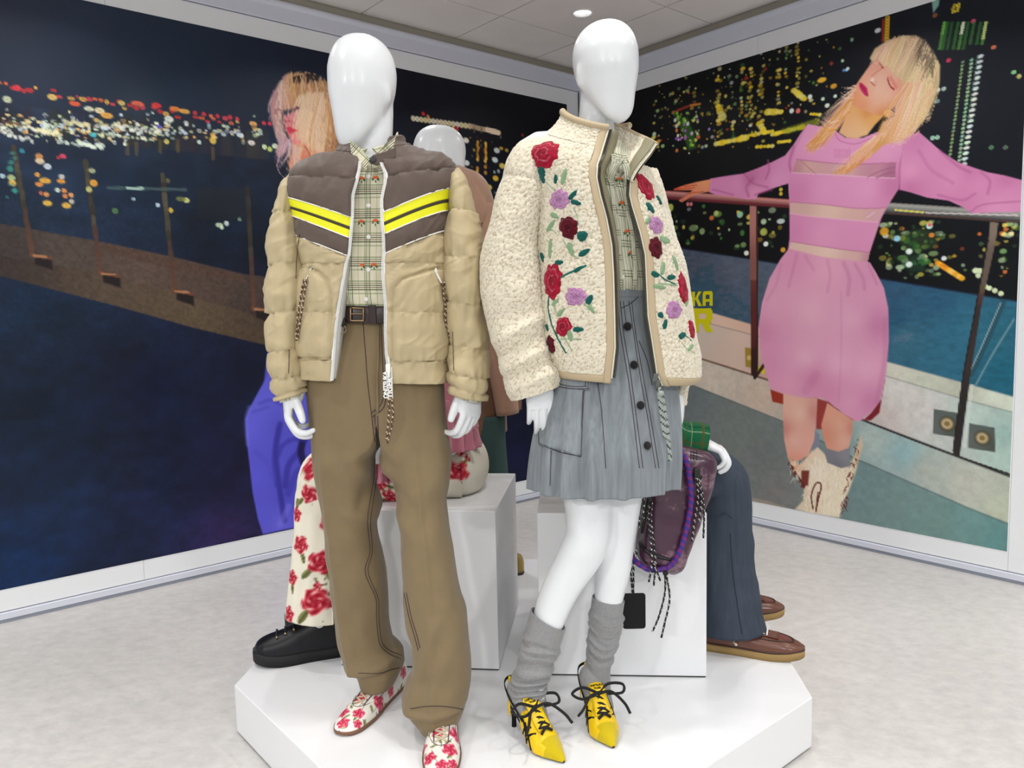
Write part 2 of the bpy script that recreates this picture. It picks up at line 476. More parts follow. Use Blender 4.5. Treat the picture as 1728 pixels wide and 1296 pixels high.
# ceiling: tiles on a grid with open joints
c = MB(); c.prism([p[:2] for p in q][::-1], ZC + 0.012, ZC + 0.06)
ceil = c.build('ceiling', M_gap, kind='structure')
us = [0.02] + [-0.40 - 0.633 * i for i in range(10)]
vs = [-0.02] + [0.412 + 0.638 * i for i in range(10)]
for i in range(len(us) - 1):
    for j in range(len(vs) - 1):
        uc, vc = (us[i] + us[i + 1]) / 2, (vs[j] + vs[j + 1]) / 2
        hu, hv = abs(us[i + 1] - us[i]) / 2 - 0.0042, abs(vs[j + 1] - vs[j]) / 2 - 0.0042
        k = MB()
        if i == 1 and j == 1:      # the tile that holds the downlight has a round hole
            ctr = np.array([-0.703, 0.717]); n = 32
            ring = [(ctr[0] + 0.052 * math.cos(t), ctr[1] + 0.052 * math.sin(t)) for t in np.linspace(0, 2 * PI, n, endpoint=False)]
            sq = []
            for (x, y) in ring:
                dx, dy = x - ctr[0], y - ctr[1]
                tt = min((uc + hu - ctr[0]) / dx if dx > 1e-6 else 1e9, (uc - hu - ctr[0]) / dx if dx < -1e-6 else 1e9,
                         (vc + hv - ctr[1]) / dy if dy > 1e-6 else 1e9, (vc - hv - ctr[1]) / dy if dy < -1e-6 else 1e9)
                sq.append((ctr[0] + dx * tt, ctr[1] + dy * tt))
            # square corners
            for cu in (uc - hu, uc + hu):
                for cv in (vc - hv, vc + hv):
                    m_ = min(range(n), key=lambda a: (sq[a][0] - cu) ** 2 + (sq[a][1] - cv) ** 2); sq[m_] = (cu, cv)
            G = np.array([[W(u_, v_, ZC) for u_, v_ in ring], [W(u_, v_, ZC) for u_, v_ in sq], [W(u_, v_, ZC + 0.011) for u_, v_ in sq], [W(u_, v_, ZC + 0.011) for u_, v_ in ring]])
            k.grid(np.concatenate([G, G[:1]]), close=True)
        else:
            k.box(W(uc, vc, ZC + 0.0055), DL * hu, DR * hv, (0, 0, 0.0055))
        k.build('ceiling_tile', M_tile, ceil)

# recessed downlight
M_lamp = mat('lamp_white', (245, 245, 243), 0.35)
M_glow = mat('lamp_glow', (255, 255, 255), 0.4, emit=(1, 0.99, 0.97, 1.6))
M_refl = mat('lamp_reflector', (225, 225, 228), 0.18, metal=0.7)
cd = W(-0.703, 0.717, ZC)
dl = empty('ceiling_downlight', cd, 'small round white recessed downlight in a grey ceiling tile', 'light')
def lathe(ctr, prof, n=40, axis=(0, 0, 1)):
    a = np.linspace(0, 2 * PI, n, endpoint=False)
    return np.array([[ctr + np.array([r * math.cos(t), r * math.sin(t), z]) for t in a] for r, z in prof])
k = MB(); k.grid(lathe(cd, [(0.051, 0.004), (0.060, -0.001), (0.061, -0.004), (0.056, -0.006), (0.050, -0.003), (0.049, 0.004)]), close=True); k.build('rim', M_lamp, dl, smooth=True)
k = MB(); k.grid(lathe(cd, [(0.050, 0.001), (0.049, 0.006), (0.047, 0.009)]), close=True); k.build('reflector', M_refl, dl, smooth=True)
k = MB(); k.grid(lathe(cd, [(0.0002, -0.004), (0.016, -0.003), (0.034, 0.001), (0.0475, 0.007)]) + np.array([0, 0, .0]), close=True); k.build('lens', M_glow, dl, smooth=True)
for i in range(10):
    t = i * PI / 5; k = MB(); p = [cd + np.array([r * math.cos(t), r * math.sin(t), z]) for r, z in ((.014, -.0052), (.034, -.0008), (.046, .005))]; k.tube(p, .0012, 5); k.build('lens_rib', M_refl, dl)

# =================================================================== PLATFORM AND BOXES
M_plat = mat('white_laminate', (232, 233, 235), 0.32, 0.45, bump=0.012, bscale=500)
ZP = 0.155
A_, B_ = np.array([-0.8645, 2.247]), np.array([0.836, 2.0975])
wd = np.linalg.norm(B_ - A_); sd = wd * math.tan(PI / 8)
ex = (B_ - A_) / wd; ey = np.array([-ex[1], ex[0]])
Cc = (A_ + B_) / 2 + ey * sd / 2
octa = [Cc + wd / 2 / math.cos(PI / 8) * (math.cos(t) * ex + math.sin(t) * ey) for t in (PI / 8 + PI / 4 * np.arange(8))]
plat = empty('display_platform', (Cc[0], Cc[1], 0), 'large low white octagonal display platform under all the mannequins', 'platform')
k = MB(); k.prism(octa, 0.008, ZP); bevel(k.build('deck', M_plat, plat), 0.0025)
k = MB(); k.prism([Cc + (p - Cc) * 0.985 for p in octa], 0.0, 0.008); k.build('base_strip', M_gap, plat)
def display_box(fl, fr, depth, label):
    fl, fr = np.array(fl), np.array(fr); e = fr - fl; n = np.array([-e[1], e[0]]) / np.linalg.norm(e)
    c0 = (fl + fr) / 2 + n * depth / 2
    t = empty('display_box', (c0[0], c0[1], ZP), label, 'plinth', None)
    poly = [fl, fr, fr + n * depth, fl + n * depth]
    k = MB(); k.prism(poly, ZP + 0.004, 0.663); bevel(k.build('box', M_plat, t), 0.003)
    k = MB(); k.prism([c0 + (p - c0) * 0.992 for p in poly], ZP, ZP + 0.004); k.build('base_strip', M_gap, t)
    return c0, e / np.linalg.norm(e), n
display_box((-0.565, 2.3635), (-0.060, 2.302), 0.545, 'white display box under the mannequin in floral trousers')
display_box((0.066, 2.2665), (0.567, 2.227), 0.545, 'white display box under the mannequin in navy trousers')

# =================================================================== PRINTED WALL PICTURES
# each picture is a flat print on its wall; the print is computed as a fine colour mesh in wall metres
class Canvas:
    def __init__(s, u0, u1, z0, z1, step, f):
        s.nu, s.nz = int((u1 - u0) / step), int((z1 - z0) / step)
        s.u = np.linspace(u0, u1, s.nu); s.z = np.linspace(z1, z0, s.nz); s.f = f
        s.img = np.zeros((s.nz, s.nu, 3)); s.U, s.Z = np.meshgrid(s.u, s.z)
    def m(s, pts): return np.array([s.f(*p) for p in pts])
    def scale(s, p):
        a = s.f(*p); return (np.linalg.norm(s.f(p[0] + 4, p[1]) - a) + np.linalg.norm(s.f(p[0], p[1] + 4) - a)) / 8
    def box(s, q, pad):
        i0, i1 = np.searchsorted(s.u, [q[:, 0].min() - pad, q[:, 0].max() + pad])
        j0, j1 = np.searchsorted(-s.z, [-(q[:, 1].max() + pad), -(q[:, 1].min() - pad)])
        return slice(max(j0, 0), max(j1, 0)), slice(max(i0, 0), max(i1, 0))
    def mix(s, sl, a, c):
        if a.size: s.img[sl] = s.img[sl] * (1 - a[..., None]) + np.asarray(c, float) * a[..., None]
    def idw(s, sl, samples, pw=2.0):
        q = s.m([(x, y) for x, y, *_ in samples]); c = np.array([k[2] for k in samples], float)
        U, Z = s.U[sl], s.Z[sl]; W_ = 0; A = 0
        for (a, b), k in zip(q, c):
            w = 1 / (((U - a) ** 2 + (Z - b) ** 2) ** (pw / 2) + 9e-4); W_ = W_ + w; A = A + w[..., None] * k
        return A / W_[..., None]
    def back(s, samples): s.img[:] = s.idw((slice(None), slice(None)), samples)
    def fill(s, poly, col, soft=1.2, alpha=1.0, pw=2.0):
        """col: one colour or a list of (x, y, colour) samples blended across the shape"""
        q = s.m(poly); sc = s.scale(poly[0]) * soft; sl = s.box(q, sc * 2)
        U, Z = s.U[sl], s.Z[sl]
        if U.size == 0: return
        ins = np.zeros(U.shape, bool); d2 = np.full(U.shape, 1e9)
        for a, b in zip(q, np.roll(q, -1, 0)):
            if a[1] != b[1]:
                k = (Z > min(a[1], b[1])) & (Z <= max(a[1], b[1]))
                ins ^= k & (U < a[0] + (Z - a[1]) * (b[0] - a[0]) / (b[1] - a[1]))
            e = b - a; L = e @ e + 1e-12; t = np.clip(((U - a[0]) * e[0] + (Z - a[1]) * e[1]) / L, 0, 1)
            d2 = np.minimum(d2, (U - a[0] - t * e[0]) ** 2 + (Z - a[1] - t * e[1]) ** 2)
        d = np.sqrt(d2) * np.where(ins, 1, -1)
        m = smooth01(0.5 + d / (2 * sc)) * alpha
        s.mix(sl, m, s.idw(sl, col, pw) if isinstance(col, list) else col)
    def stroke(s, path, w, col, alpha=1.0, w1=None, soft=1.0, n=None):
        q = spline([(*p, 0) for p in path], n or max(6, 5 * len(path)))[:, :2] if len(path) > 2 else np.array(path, float)
        sc = s.scale(path[len(path) // 2]); q = s.m(q); sl = s.box(q, sc * max(w, w1 or 0))
        U, Z = s.U[sl], s.Z[sl]
        if U.size == 0: return
        w1 = w if w1 is None else w1; best = np.full(U.shape, 1e9); N = len(q) - 1
        for i in range(N):
            a, b = q[i], q[i + 1]; e = b - a; L = e @ e + 1e-12
            t = np.clip(((U - a[0]) * e[0] + (Z - a[1]) * e[1]) / L, 0, 1)
            d = np.sqrt((U - a[0] - t * e[0]) ** 2 + (Z - a[1] - t * e[1]) ** 2)
            best = np.minimum(best, d - sc * (w + (w1 - w) * (i + t) / N) / 2)
        s.mix(sl, smooth01(0.5 - best / (sc * soft)) * alpha, col)
    def dot(s, x, y, r, col, alpha=1.0, ex=1.0, ring=0.0, lean=0.0):
        sc = s.scale((x, y)); q = s.m([(x, y)]); sl = s.box(q, sc * r * 2.2 * max(1, ex))
        U, Z = s.U[sl], s.Z[sl]
        if U.size == 0: return
        a, b = q[0]; d = np.sqrt((((U - a) - lean * (Z - b)) / ex) ** 2 + (Z - b) ** 2) / (sc * r)
        m = smooth01((1.25 - d) / 0.5)
        if ring: m = m * (1 - ring * smooth01((0.75 - d) / 0.4))
        s.mix(sl, m * alpha, col)
    def noise(s, poly, amp, fu=90., fz=90.):
        q = s.m(poly); sl = s.box(q, 0)
        n = vnoise(s.U[sl] * fu, s.Z[sl] * fz) * 0.6 + vnoise(s.U[sl] * fu * 3.1, s.Z[sl] * fz * 3.1) * 0.4
        s.img[sl] *= (1 + amp * n)[..., None]
    def build(s, name, D, N, o, parent):
        P = CORNER[None, None] + s.U[..., None] * D + s.Z[..., None] * np.array([0, 0, 1.0]) - N * o
        col = lin(np.clip(s.img, 0, 255))
        me = mesh_grid(P, colors=col, flip=False)
        if me.polygons[0].normal.dot(Vector(N)) > 0: me.flip_normals()
        return link(name, me, M_print, parent)
M_print = mat('printed_fabric', (128, 128, 128), 0.55, 0.25, attr='paint')
R_ = random.Random(11)
def jit(c, k): return tuple(max(0, min(255, v + R_.uniform(-k, k))) for v in c)
def hairs(cv, roots, tips, n, cols, w=(2.2, 0.4), bend=8, alpha=0.75, jr=4, jt=8):
    """n locks of hair running between two guide lines"""
    ra, ta = spline([(*p, 0) for p in roots], 60)[:, :2], spline([(*p, 0) for p in tips], 60)[:, :2]
    for _ in range(n):
        t = R_.random(); i = int(t * 59)
        a = ra[i] + [R_.uniform(-jr, jr), R_.uniform(-jr, jr)]; b = ta[i] + [R_.uniform(-jt, jt), R_.uniform(-jt, jt)]
        m_ = (a + b) / 2 + [R_.uniform(-bend, bend), R_.uniform(-bend, bend) * 0.6]
        c = cols[int(min(max(t * len(cols) + R_.gauss(0, .35), 0), len(cols) - .01))]; c = c[R_.randrange(len(c))] if isinstance(c, list) else c
        cv.stroke([tuple(a), tuple(m_), tuple(b)], w[0] * R_.uniform(0.6, 1.3), jit(c, 10), alpha * R_.uniform(0.6, 1), w[1])

# ------------------------------------------------------------------ left picture
cv = Canvas(-4.05, -0.1345, 0.1435, 2.642, 0.0058, on_left)
cv.back([(10, 20, (37, 43, 58)), (120, 60, (36, 45, 62)), (60, 130, (38, 46, 62)), (300, 130, (27, 40, 57)), (230, 180, (40, 50, 62)), (450, 140, (20, 30, 46)), (520, 110, (16, 24, 40)), (620, 130, (8, 14, 28)),
         (700, 160, (4, 8, 18)), (850, 200, (2, 3, 8)), (940, 240, (2, 2, 6)), (60, 340, (24, 38, 56)), (220, 330, (20, 34, 52)), (400, 300, (18, 30, 48)), (380, 380, (10, 22, 38)), (440, 420, (8, 14, 26)),
         (60, 520, (10, 26, 44)), (60, 700, (6, 20, 38)), (250, 650, (8, 14, 34)), (420, 620, (10, 14, 32)), (100, 850, (14, 30, 56)), (40, 950, (8, 30, 60)), (250, 850, (18, 26, 54)), (400, 800, (18, 18, 44)), (380, 900, (36, 26, 62)),
         (600, 700, (12, 14, 36)), (700, 500, (10, 14, 30)), (860, 700, (14, 16, 38)), (860, 780, (12, 14, 40))])
k1 = lambda x, y: (x / 2.787, y / 2.787)
k2 = lambda x, y: (x / 1.963, 400 + y / 1.963)
cv.noise([(-60, 300), (960, 300), (960, 1010), (-60, 1010)], 0.30, 5, 7); cv.noise([(-60, 440), (960, 440), (960, 1010), (-60, 1010)], 0.12, 40, 40)
cv.img *= 1.25
# parapet with its ledge and rail line
cv.fill([(-420, 300), k2(0, -45), k1(440, 1130), k1(800, 1205), k1(1150, 1290), (460, 468), (560, 490), (560, 640), k2(890, 360), k2(640, 300), k2(400, 232), k2(0, 128), (-420, 352)],
        [(10, 410, (62, 55, 52)), (100, 430, (80, 69, 63)), (230, 470, (92, 76, 68)), (330, 500, (84, 68, 62)), (430, 540, (62, 50, 50)), (10, 450, (58, 50, 50)), (300, 530, (86, 72, 58)), (430, 575, (84, 70, 54)), (540, 600, (60, 50, 46))], 2)
cv.fill([(-420, 336), k2(0, 62), k2(200, 95), k2(400, 135), k2(640, 200), k2(890, 272), (560, 560), (560, 640), k2(890, 360), k2(640, 300), k2(400, 232), k2(0, 128), (-420, 352)],
        [(10, 445, (58, 48, 44)), (200, 490, (86, 72, 58)), (330, 525, (96, 82, 62)), (430, 560, (80, 66, 50)), (540, 600, (66, 54, 44))], 2, 0.8)
cv.fill([k1(480, 1140), k1(800, 1215), k1(1150, 1295), k1(1150, 1330), k1(800, 1262), k1(480, 1180)], (84, 64, 54), 2, 0.8)
cv.noise([(-420, 290), (460, 380), (460, 600), (-60, 600)], 0.16)
for px, py, x1, y1 in [(23, 248, 55, 432), (144, 272, 170, 462), (274, 295, 294, 492), (417, 318, 428, 522)]:
    n = 12
    for i in range(n):
        a, b = i / n, (i + 1) / n
        c = np.array((46, 44, 42)) * (1 - a) + np.array((98, 66, 52)) * a if a > 0.55 else np.array((72, 66, 52)) * (0.7 + 0.6 * R_.random())
        cv.stroke([(px + (x1 - px) * a, py + (y1 - py) * a), (px + (x1 - px) * b, py + (y1 - py) * b)], 8, c, 0.9)
    cv.fill([(x1 + 3, y1 - 4), (x1 + 32, y1 + 3), (x1 + 34, y1 + 24), (x1 + 4, y1 + 14)], (34, 26, 28), 2)
    cv.stroke([(x1 - 2, y1 - 2), (x1 + 30, y1 + 4)], 6, (112, 72, 52), 0.9)
    cv.stroke([(x1 + 2, y1), (x1 + 24, y1 + 1)], 3, (190, 140, 100), 0.8)
# far shore: towers, red beacons, rows of lamps
for i in range(120):
    x = R_.uniform(-330, 440); y = 170 + x * 0.1; h = R_.uniform(10, 45)
    cv.fill([(x, y + 40 - h), (x + R_.uniform(6, 16), y + 41 - h), (x + 14, y + 55), (x, y + 55)], jit((52, 50, 52), 12), 2, 0.35)
for i in range(600):
    x = R_.uniform(-330, 440); base = 213 + x * 0.035
    y = base + R_.gauss(0, 9) - (10 if R_.random() < .3 else 0)
    c = R_.choice([(250, 252, 236), (236, 255, 236), (255, 236, 170), (214, 236, 190), (255, 206, 120), (222, 240, 255)])
    if x > 285: 
        if R_.random() < 0.65: continue
    cv.dot(x, y, R_.uniform(1.6, 3.4), c, R_.uniform(0.5, 1), ex=R_.uniform(1, 1.6), ring=R_.choice([0, 0, 0.4]))
for x0, y0, x1, y1, w, c in [(2, 222, 55, 238, 9, (252, 255, 240)), (100, 240, 172, 246, 9, (242, 255, 236)), (110, 206, 150, 212, 10, (232, 226, 180)), (190, 212, 262, 222, 9, (250, 255, 240)), (40, 216, 100, 226, 9, (244, 250, 230)), (135, 240, 172, 250, 9, (240, 255, 236)), (60, 218, 100, 228, 8, (255, 246, 190)), (0, 206, 40, 210, 6, (120, 92, 70)), (160, 225, 260, 236, 7, (226, 240, 200))]:
    for t in np.linspace(0, 1, 15): cv.dot(x0 + (x1 - x0) * t + R_.uniform(-2, 2), y0 + (y1 - y0) * t + R_.uniform(-3, 3), w / 2.7 * R_.uniform(.7, 1.1), c, 0.8, ring=.2)
for i in range(-26, 46):
    t = i / 45; x = -20 + 450 * t; y = 135 + 78 * (abs(t) ** 0.85 if t > 0 else t) + R_.uniform(-6, 5)
    if R_.random() < .8: cv.dot(x, y, R_.uniform(2, 4), R_.choice([(240, 60, 60), (250, 80, 90), (255, 120, 70), (230, 60, 70), (255, 196, 90)]), 0.9, ex=R_.uniform(1, 1.8), ring=0.3)
for x, y, r, c, ex in [(28, 149, 5, (236, 70, 76), 1.4), (88, 164, 5, (255, 214, 120), 1.5), (12, 168, 6, (222, 232, 190), 1.1), (126, 175, 4, (255, 110, 70), 2.2), (150, 184, 4, (244, 246, 214), 2), (168, 187, 5, (255, 240, 190), 1.6), (232, 175, 4, (255, 120, 90), 2.6), (264, 178, 4, (255, 70, 70), 2), (295, 184, 4, (255, 150, 70), 2.2), (311, 188, 4, (255, 190, 90), 2.2), (329, 191, 3.4, (240, 60, 70), 1), (344, 193, 3.6, (240, 60, 80), 1), (356, 196, 3.2, (255, 120, 80), 1), (367, 196, 3, (240, 60, 80), 1.1), (388, 198, 3.4, (240, 60, 80), 1.2), (400, 201, 3, (240, 70, 80), 1), (285, 201, 5, (246, 250, 236), 1.5), (405, 228, 4, (236, 250, 255), 1.5), (359, 237, 6, (255, 214, 90), .9), (359, 228, 4, (255, 200, 90), 1), (281, 239, 4, (240, 220, 110), 1), (336, 240, 3.4, (226, 255, 236), 1), (205, 174, 4, (240, 214, 120), 1.4), (180, 195, 5, (255, 190, 90), 2), (427, 209, 4, (255, 190, 110), 1.6), (445, 208, 3, (255, 60, 90), 1.2), (455, 209, 3, (255, 60, 90), 1), (424, 241, 4, (250, 240, 230), 1.5), (446, 248, 4, (230, 255, 200), 1), (455, 252, 4, (220, 240, 120), 1), (464, 247, 4, (240, 255, 220), 1.3), (428, 214, 3, (150, 110, 70), 1.4), (269, 214, 3, (120, 110, 250), 1), (157, 228, 4, (90, 220, 230), 1.3)]:
    cv.dot(x, y, r, c, 0.95, ex=ex, ring=0.15)
for x, y in [(230, 250), (359, 258), (215, 250), (270, 246), (300, 245)]: cv.stroke([(x, y - 8), (x, y + 10)], 6, (150, 116, 60), 0.4)
for x, y, r, c, ex in [(67, 272, 5, (255, 230, 190), 1.4), (80, 281, 5, (226, 238, 250), 1.2), (66, 264, 5, (230, 160, 90), 1.2), (76, 305, 5, (255, 190, 70), 1.8), (66, 311, 4, (255, 160, 70), 1.5), (63, 295, 4, (255, 180, 70), 1), (103, 306, 4, (255, 170, 70), 1.6), (104, 298, 4, (220, 220, 210), 1.2), (80, 343, 5, (255, 206, 80), 1.4), (78, 328, 4, (255, 170, 90), 1.2), (69, 326, 3, (236, 120, 80), 1), (97, 321, 4, (226, 240, 220), 1), (112, 347, 5, (255, 200, 80), 1.4), (108, 322, 4, (255, 160, 80), 1), (110, 331, 4, (240, 150, 80), 1), (120, 329, 4, (255, 180, 110), 1), (121, 340, 4, (230, 220, 200), 1), (106, 264, 4, (240, 80, 110), 1.3), (98, 266, 3, (200, 60, 60), 1), (17, 285, 5, (60, 150, 130), 1), (18, 275, 4, (60, 130, 120), 1), (19, 300, 5, (200, 220, 150), 1.2), (21, 309, 5, (255, 200, 90), 1.2), (4, 297, 4, (200, 226, 240), 1), (25, 322, 4, (60, 170, 160), 1), (37, 255, 4, (60, 150, 170), 1), (158, 309, 6, (255, 180, 70), 1), (155, 288, 4, (190, 200, 150), 1.4), (150, 320, 5, (220, 220, 140), .9), (225, 336, 3, (180, 210, 220), 1), (266, 346, 3.4, (214, 240, 255), 1), (288, 355, 4, (255, 214, 80), .9), (194, 356, 5, (90, 130, 80), 1), (314, 338, 4, (240, 240, 150), 1.4), (305, 336, 4, (120, 130, 70), 2), (382, 377, 4, (236, 250, 240), 1), (370, 380, 4, (210, 230, 190), 1.6), (374, 384, 3, (230, 250, 220), 1), (404, 370, 3, (180, 220, 170), 1), (283, 305, 4, (110, 110, 70), .8)]:
    cv.dot(x, y, r, c, 0.92, ex=ex, ring=0.12)
cv.stroke([(183, 317), (313, 320)], 5, (96, 124, 116), 0.55); cv.stroke([(215, 318), (240, 318)], 5, (190, 226, 210), 0.8)
cv.fill([(330, 315), (420, 318), (424, 372), (334, 368)], (36, 38, 42), 3, 0.5)
for i in range(14): cv.dot(18 + R_.uniform(-6, 10), R_.uniform(258, 340), R_.uniform(1.6, 3), (70, 150, 140), 0.5)
# buildings at the right end
for t in np.linspace(0, 1, 15): cv.dot(697 + 95 * t, 200 + 13 * t, 4.2, R_.choice([(255, 250, 226), (250, 236, 180), (255, 240, 200)]), 0.95, ring=0.15)
cv.stroke([(793, 213), (842, 224)], 7, (196, 172, 140), 0.9); cv.stroke([(822, 219), (840, 224)], 8, (236, 214, 186), 0.9)
for x in (800, 812): cv.stroke([(x, 216), (x, 223)], 3, (120, 90, 60), 0.8)
for x, y, c in [(714, 192, (240, 40, 60)), (771, 217, (220, 40, 50)), (764, 217, (250, 206, 90)), (722, 197, (220, 150, 80))]: cv.dot(x, y, 3, c)
for x in (806, 819, 866, 876):
    for i in range(11):
        if R_.random() < .8: cv.dot(x + R_.uniform(-1, 1), 240 + i * 4.9 + (x - 806) * .2, R_.uniform(2, 3), R_.choice([(240, 180, 40), (255, 206, 70), (220, 150, 40)]), 0.9, ring=.1)
for i in range(80):
    x, y = R_.uniform(780, 900), R_.uniform(228, 400)
    cv.dot(x, y, R_.uniform(1.2, 3), R_.choice([(220, 170, 50), (190, 210, 200), (150, 50, 40), (240, 200, 80), (120, 90, 40), (110, 110, 90)]), R_.uniform(.3, .9), ex=R_.uniform(.9, 1.5))
for x, y, c in [(787, 275, (230, 240, 235)), (835, 270, (214, 230, 230)), (786, 237, (250, 244, 220)), (838, 254, (206, 216, 210)), (836, 301, (230, 190, 60)), (825, 316, (225, 200, 90)), (847, 280, (225, 200, 90))]: cv.dot(x, y, 4, c, .95, ex=1.4)
for i in range(120): cv.dot(R_.uniform(640, 950), R_.uniform(300, 560), R_.uniform(1, 2.4), R_.choice([(220, 170, 50), (150, 150, 120), (120, 50, 40), (200, 180, 90)]), R_.uniform(.2, .7))
cv.fill([(820, 520), (950, 530), (950, 640), (820, 630)], (44, 40, 40), 4, .6)
cv.fill([(858, 650), (880, 646), (880, 690), (862, 700)], (140, 104, 80), 1.5, .9)
# the woman at the rail: blue suit, blond hair blown across her face
k6 = lambda x, y: (440 + x / 6.171, 110 + y / 6.171)
k7 = lambda x, y: (400 + x / 3.456, 600 + y / 3.456)
cv.fill([(500, 290), (590, 280), (640, 300), (660, 480), (650, 640), (560, 700), (440, 690), (455, 560), (470, 420)], [(500, 400, (84, 82, 200)), (560, 330, (96, 94, 216)), (620, 400, (62, 62, 168)), (570, 470, (80, 78, 196)), (480, 560, (92, 90, 212)), (600, 560, (66, 64, 176)), (540, 640, (88, 86, 206))], 2)
for a in ([(520, 320), (535, 420), (505, 520)], [(620, 330), (590, 430), (610, 540)], [(560, 300), (566, 420), (556, 560)], [(470, 560), (540, 600), (620, 580)]): cv.stroke(a, 6, (54, 50, 156), .5, soft=6)
cv.fill([k7(190, 90), k7(130, 200), k7(70, 310), k7(48, 370), k7(52, 470), k7(70, 620), k7(90, 800), k7(120, 950), k7(150, 1042), k7(300, 1010), k7(420, 990), k7(470, 860), k7(520, 600), k7(520, 100)],
        [(*k7(120, 300), (104, 104, 224)), (*k7(75, 420), (104, 102, 232)), (*k7(110, 700), (98, 94, 226)), (*k7(170, 950), (94, 92, 220)), (*k7(190, 620), (92, 90, 218)), (*k7(250, 420), (86, 84, 206)), (*k7(300, 330), (100, 98, 222)), (*k7(330, 560), (88, 86, 210)), (*k7(290, 820), (80, 76, 200)), (*k7(250, 970), (108, 104, 226)), (*k7(380, 760), (92, 88, 206)), (*k7(420, 560), (84, 80, 196))], 1.4)
for a, w, c, al in [([k7(250, 400), k7(225, 560), k7(240, 720), k7(260, 860), k7(275, 960)], 7, (44, 40, 140), .75), ([k7(235, 420), k7(210, 600), k7(225, 760)], 4, (58, 54, 168), .6),
                    ([k7(400, 480), k7(360, 560), k7(300, 640), k7(280, 760)], 8, (50, 44, 150), .7), ([k7(380, 500), k7(372, 560), k7(385, 620)], 9, (14, 12, 50), .9), ([k7(400, 490), k7(320, 490), k7(260, 530), k7(240, 580)], 6, (58, 54, 166), .7),
                    ([k7(130, 280), k7(200, 260), k7(280, 300)], 4, (70, 66, 186), .6), ([k7(90, 330), k7(180, 300)], 4, (76, 72, 190), .5), ([k7(110, 560), k7(170, 620), k7(210, 720)], 6, (84, 80, 204), .5), ([k7(420, 640), k7(350, 680), k7(300, 800)], 9, (60, 56, 170), .6), ([k7(70, 300), k7(52, 380), k7(60, 520)], 5, (130, 130, 240), .5), ([k7(300, 880), k7(250, 985)], 8, (126, 122, 236), .6)]:
    cv.stroke(a, w * 1.3, c, al * .85, soft=6)
cv.fill([k6(230, 540), k6(420, 440), k6(600, 520), k6(620, 760), k6(480, 860), k6(330, 840), k6(300, 760), k6(250, 660)], [(*k6(260, 580), (206, 92, 110)), (*k6(350, 560), (214, 130, 140)), (*k6(420, 680), (226, 150, 130)), (*k6(360, 810), (236, 130, 130)), (*k6(560, 700), (226, 170, 120))], 3)
cv.fill([k6(330, 830), k6(560, 780), k6(700, 900), k6(620, 1010), k6(320, 1150), k6(285, 1040)], [(*k6(380, 900), (226, 150, 116)), (*k6(460, 960), (210, 120, 96)), (*k6(600, 920), (232, 170, 130))], 3)
hm = [k6(*p) for p in [(90, 400), (110, 320), (170, 215), (250, 120), (350, 88), (460, 90), (580, 110), (660, 170), (710, 260), (760, 400), (820, 580), (870, 700), (885, 790), (830, 860), (780, 920), (640, 900), (660, 700), (600, 560), (440, 440), (230, 470), (200, 560), (240, 680), (300, 800), (270, 900), (180, 960), (150, 900), (180, 820), (130, 650), (100, 520)]]
cv.fill(hm, [(*k6(120, 420), (196, 150, 152)), (*k6(200, 260), (206, 156, 140)), (*k6(300, 300), (206, 150, 116)), (*k6(420, 220), (196, 146, 96)), (*k6(560, 300), (190, 140, 92)), (*k6(660, 420), (196, 150, 104)), (*k6(760, 640), (186, 136, 90)), (*k6(190, 760), (188, 156, 166)), (*k6(850, 780), (120, 84, 60)), (*k6(400, 110), (60, 46, 46)), (*k6(640, 200), (120, 84, 66))], 3)
cv.fill([k6(*p) for p in [(430, 430), (600, 520), (680, 700), (660, 910), (520, 880), (400, 760), (380, 600)]], (232, 196, 156), 3, .9)
L_ = [(206, 172, 178), (214, 180, 188), (176, 130, 140)]; O_ = [(226, 184, 140), (206, 156, 104), (188, 132, 80)]; C_ = [(240, 214, 186), (232, 200, 164), (222, 186, 150)]
hairs(cv, [k6(360, 95), k6(300, 110), k6(250, 130)], [k6(330, 440), k6(230, 440), k6(130, 480)], 70, [O_, O_, L_], jr=5)
hairs(cv, [k6(300, 100), k6(220, 180), k6(130, 300)], [k6(300, 820), k6(200, 760), k6(130, 600)], 34, [O_ + C_, L_ + C_, L_], bend=12)
hairs(cv, [k6(380, 95), k6(480, 95), k6(600, 130), k6(680, 210)], [k6(400, 420), k6(520, 400), k6(640, 440), k6(740, 520)], 90, [O_, O_ + C_, O_], jr=4)
hairs(cv, [k6(420, 330), k6(560, 300), k6(660, 360)], [k6(330, 720), k6(400, 860), k6(560, 940)], 90, [C_, C_, C_ + O_], bend=8, alpha=.6)
hairs(cv, [k6(600, 300), k6(700, 330), k6(760, 450)], [k6(560, 960), k6(700, 930), k6(870, 800)], 80, [C_, O_, O_], bend=8)
hairs(cv, [k6(300, 800), k6(420, 880)], [k6(290, 1180), k6(380, 1060)], 30, [C_ + L_], bend=6)
hairs(cv, [k6(310, 780), k6(250, 800)], [k6(190, 1060), k6(170, 930)], 26, [L_], bend=6)
cv.stroke([k6(200, 940), k6(170, 1040), k6(200, 1130), k6(262, 1190)], 2.2, (206, 170, 180), .9, .6)
for _ in range(40):
    x = R_.uniform(340, 650); cv.stroke([k6(x, 92 + abs(x - 480) * .25), k6(x + R_.uniform(-30, 40), 150 + R_.uniform(0, 60))], 2.2, jit((38, 32, 40), 10), .8, .4)
cv.stroke([k6(150, 510), k6(160, 460), k6(210, 470), k6(215, 510)], 2.2, (150, 96, 100), .8)
cv.fill([k6(265, 650), k6(300, 640), k6(330, 660), k6(385, 680), k6(340, 700), k6(300, 715)], (206, 40, 70), 1.5, .85)
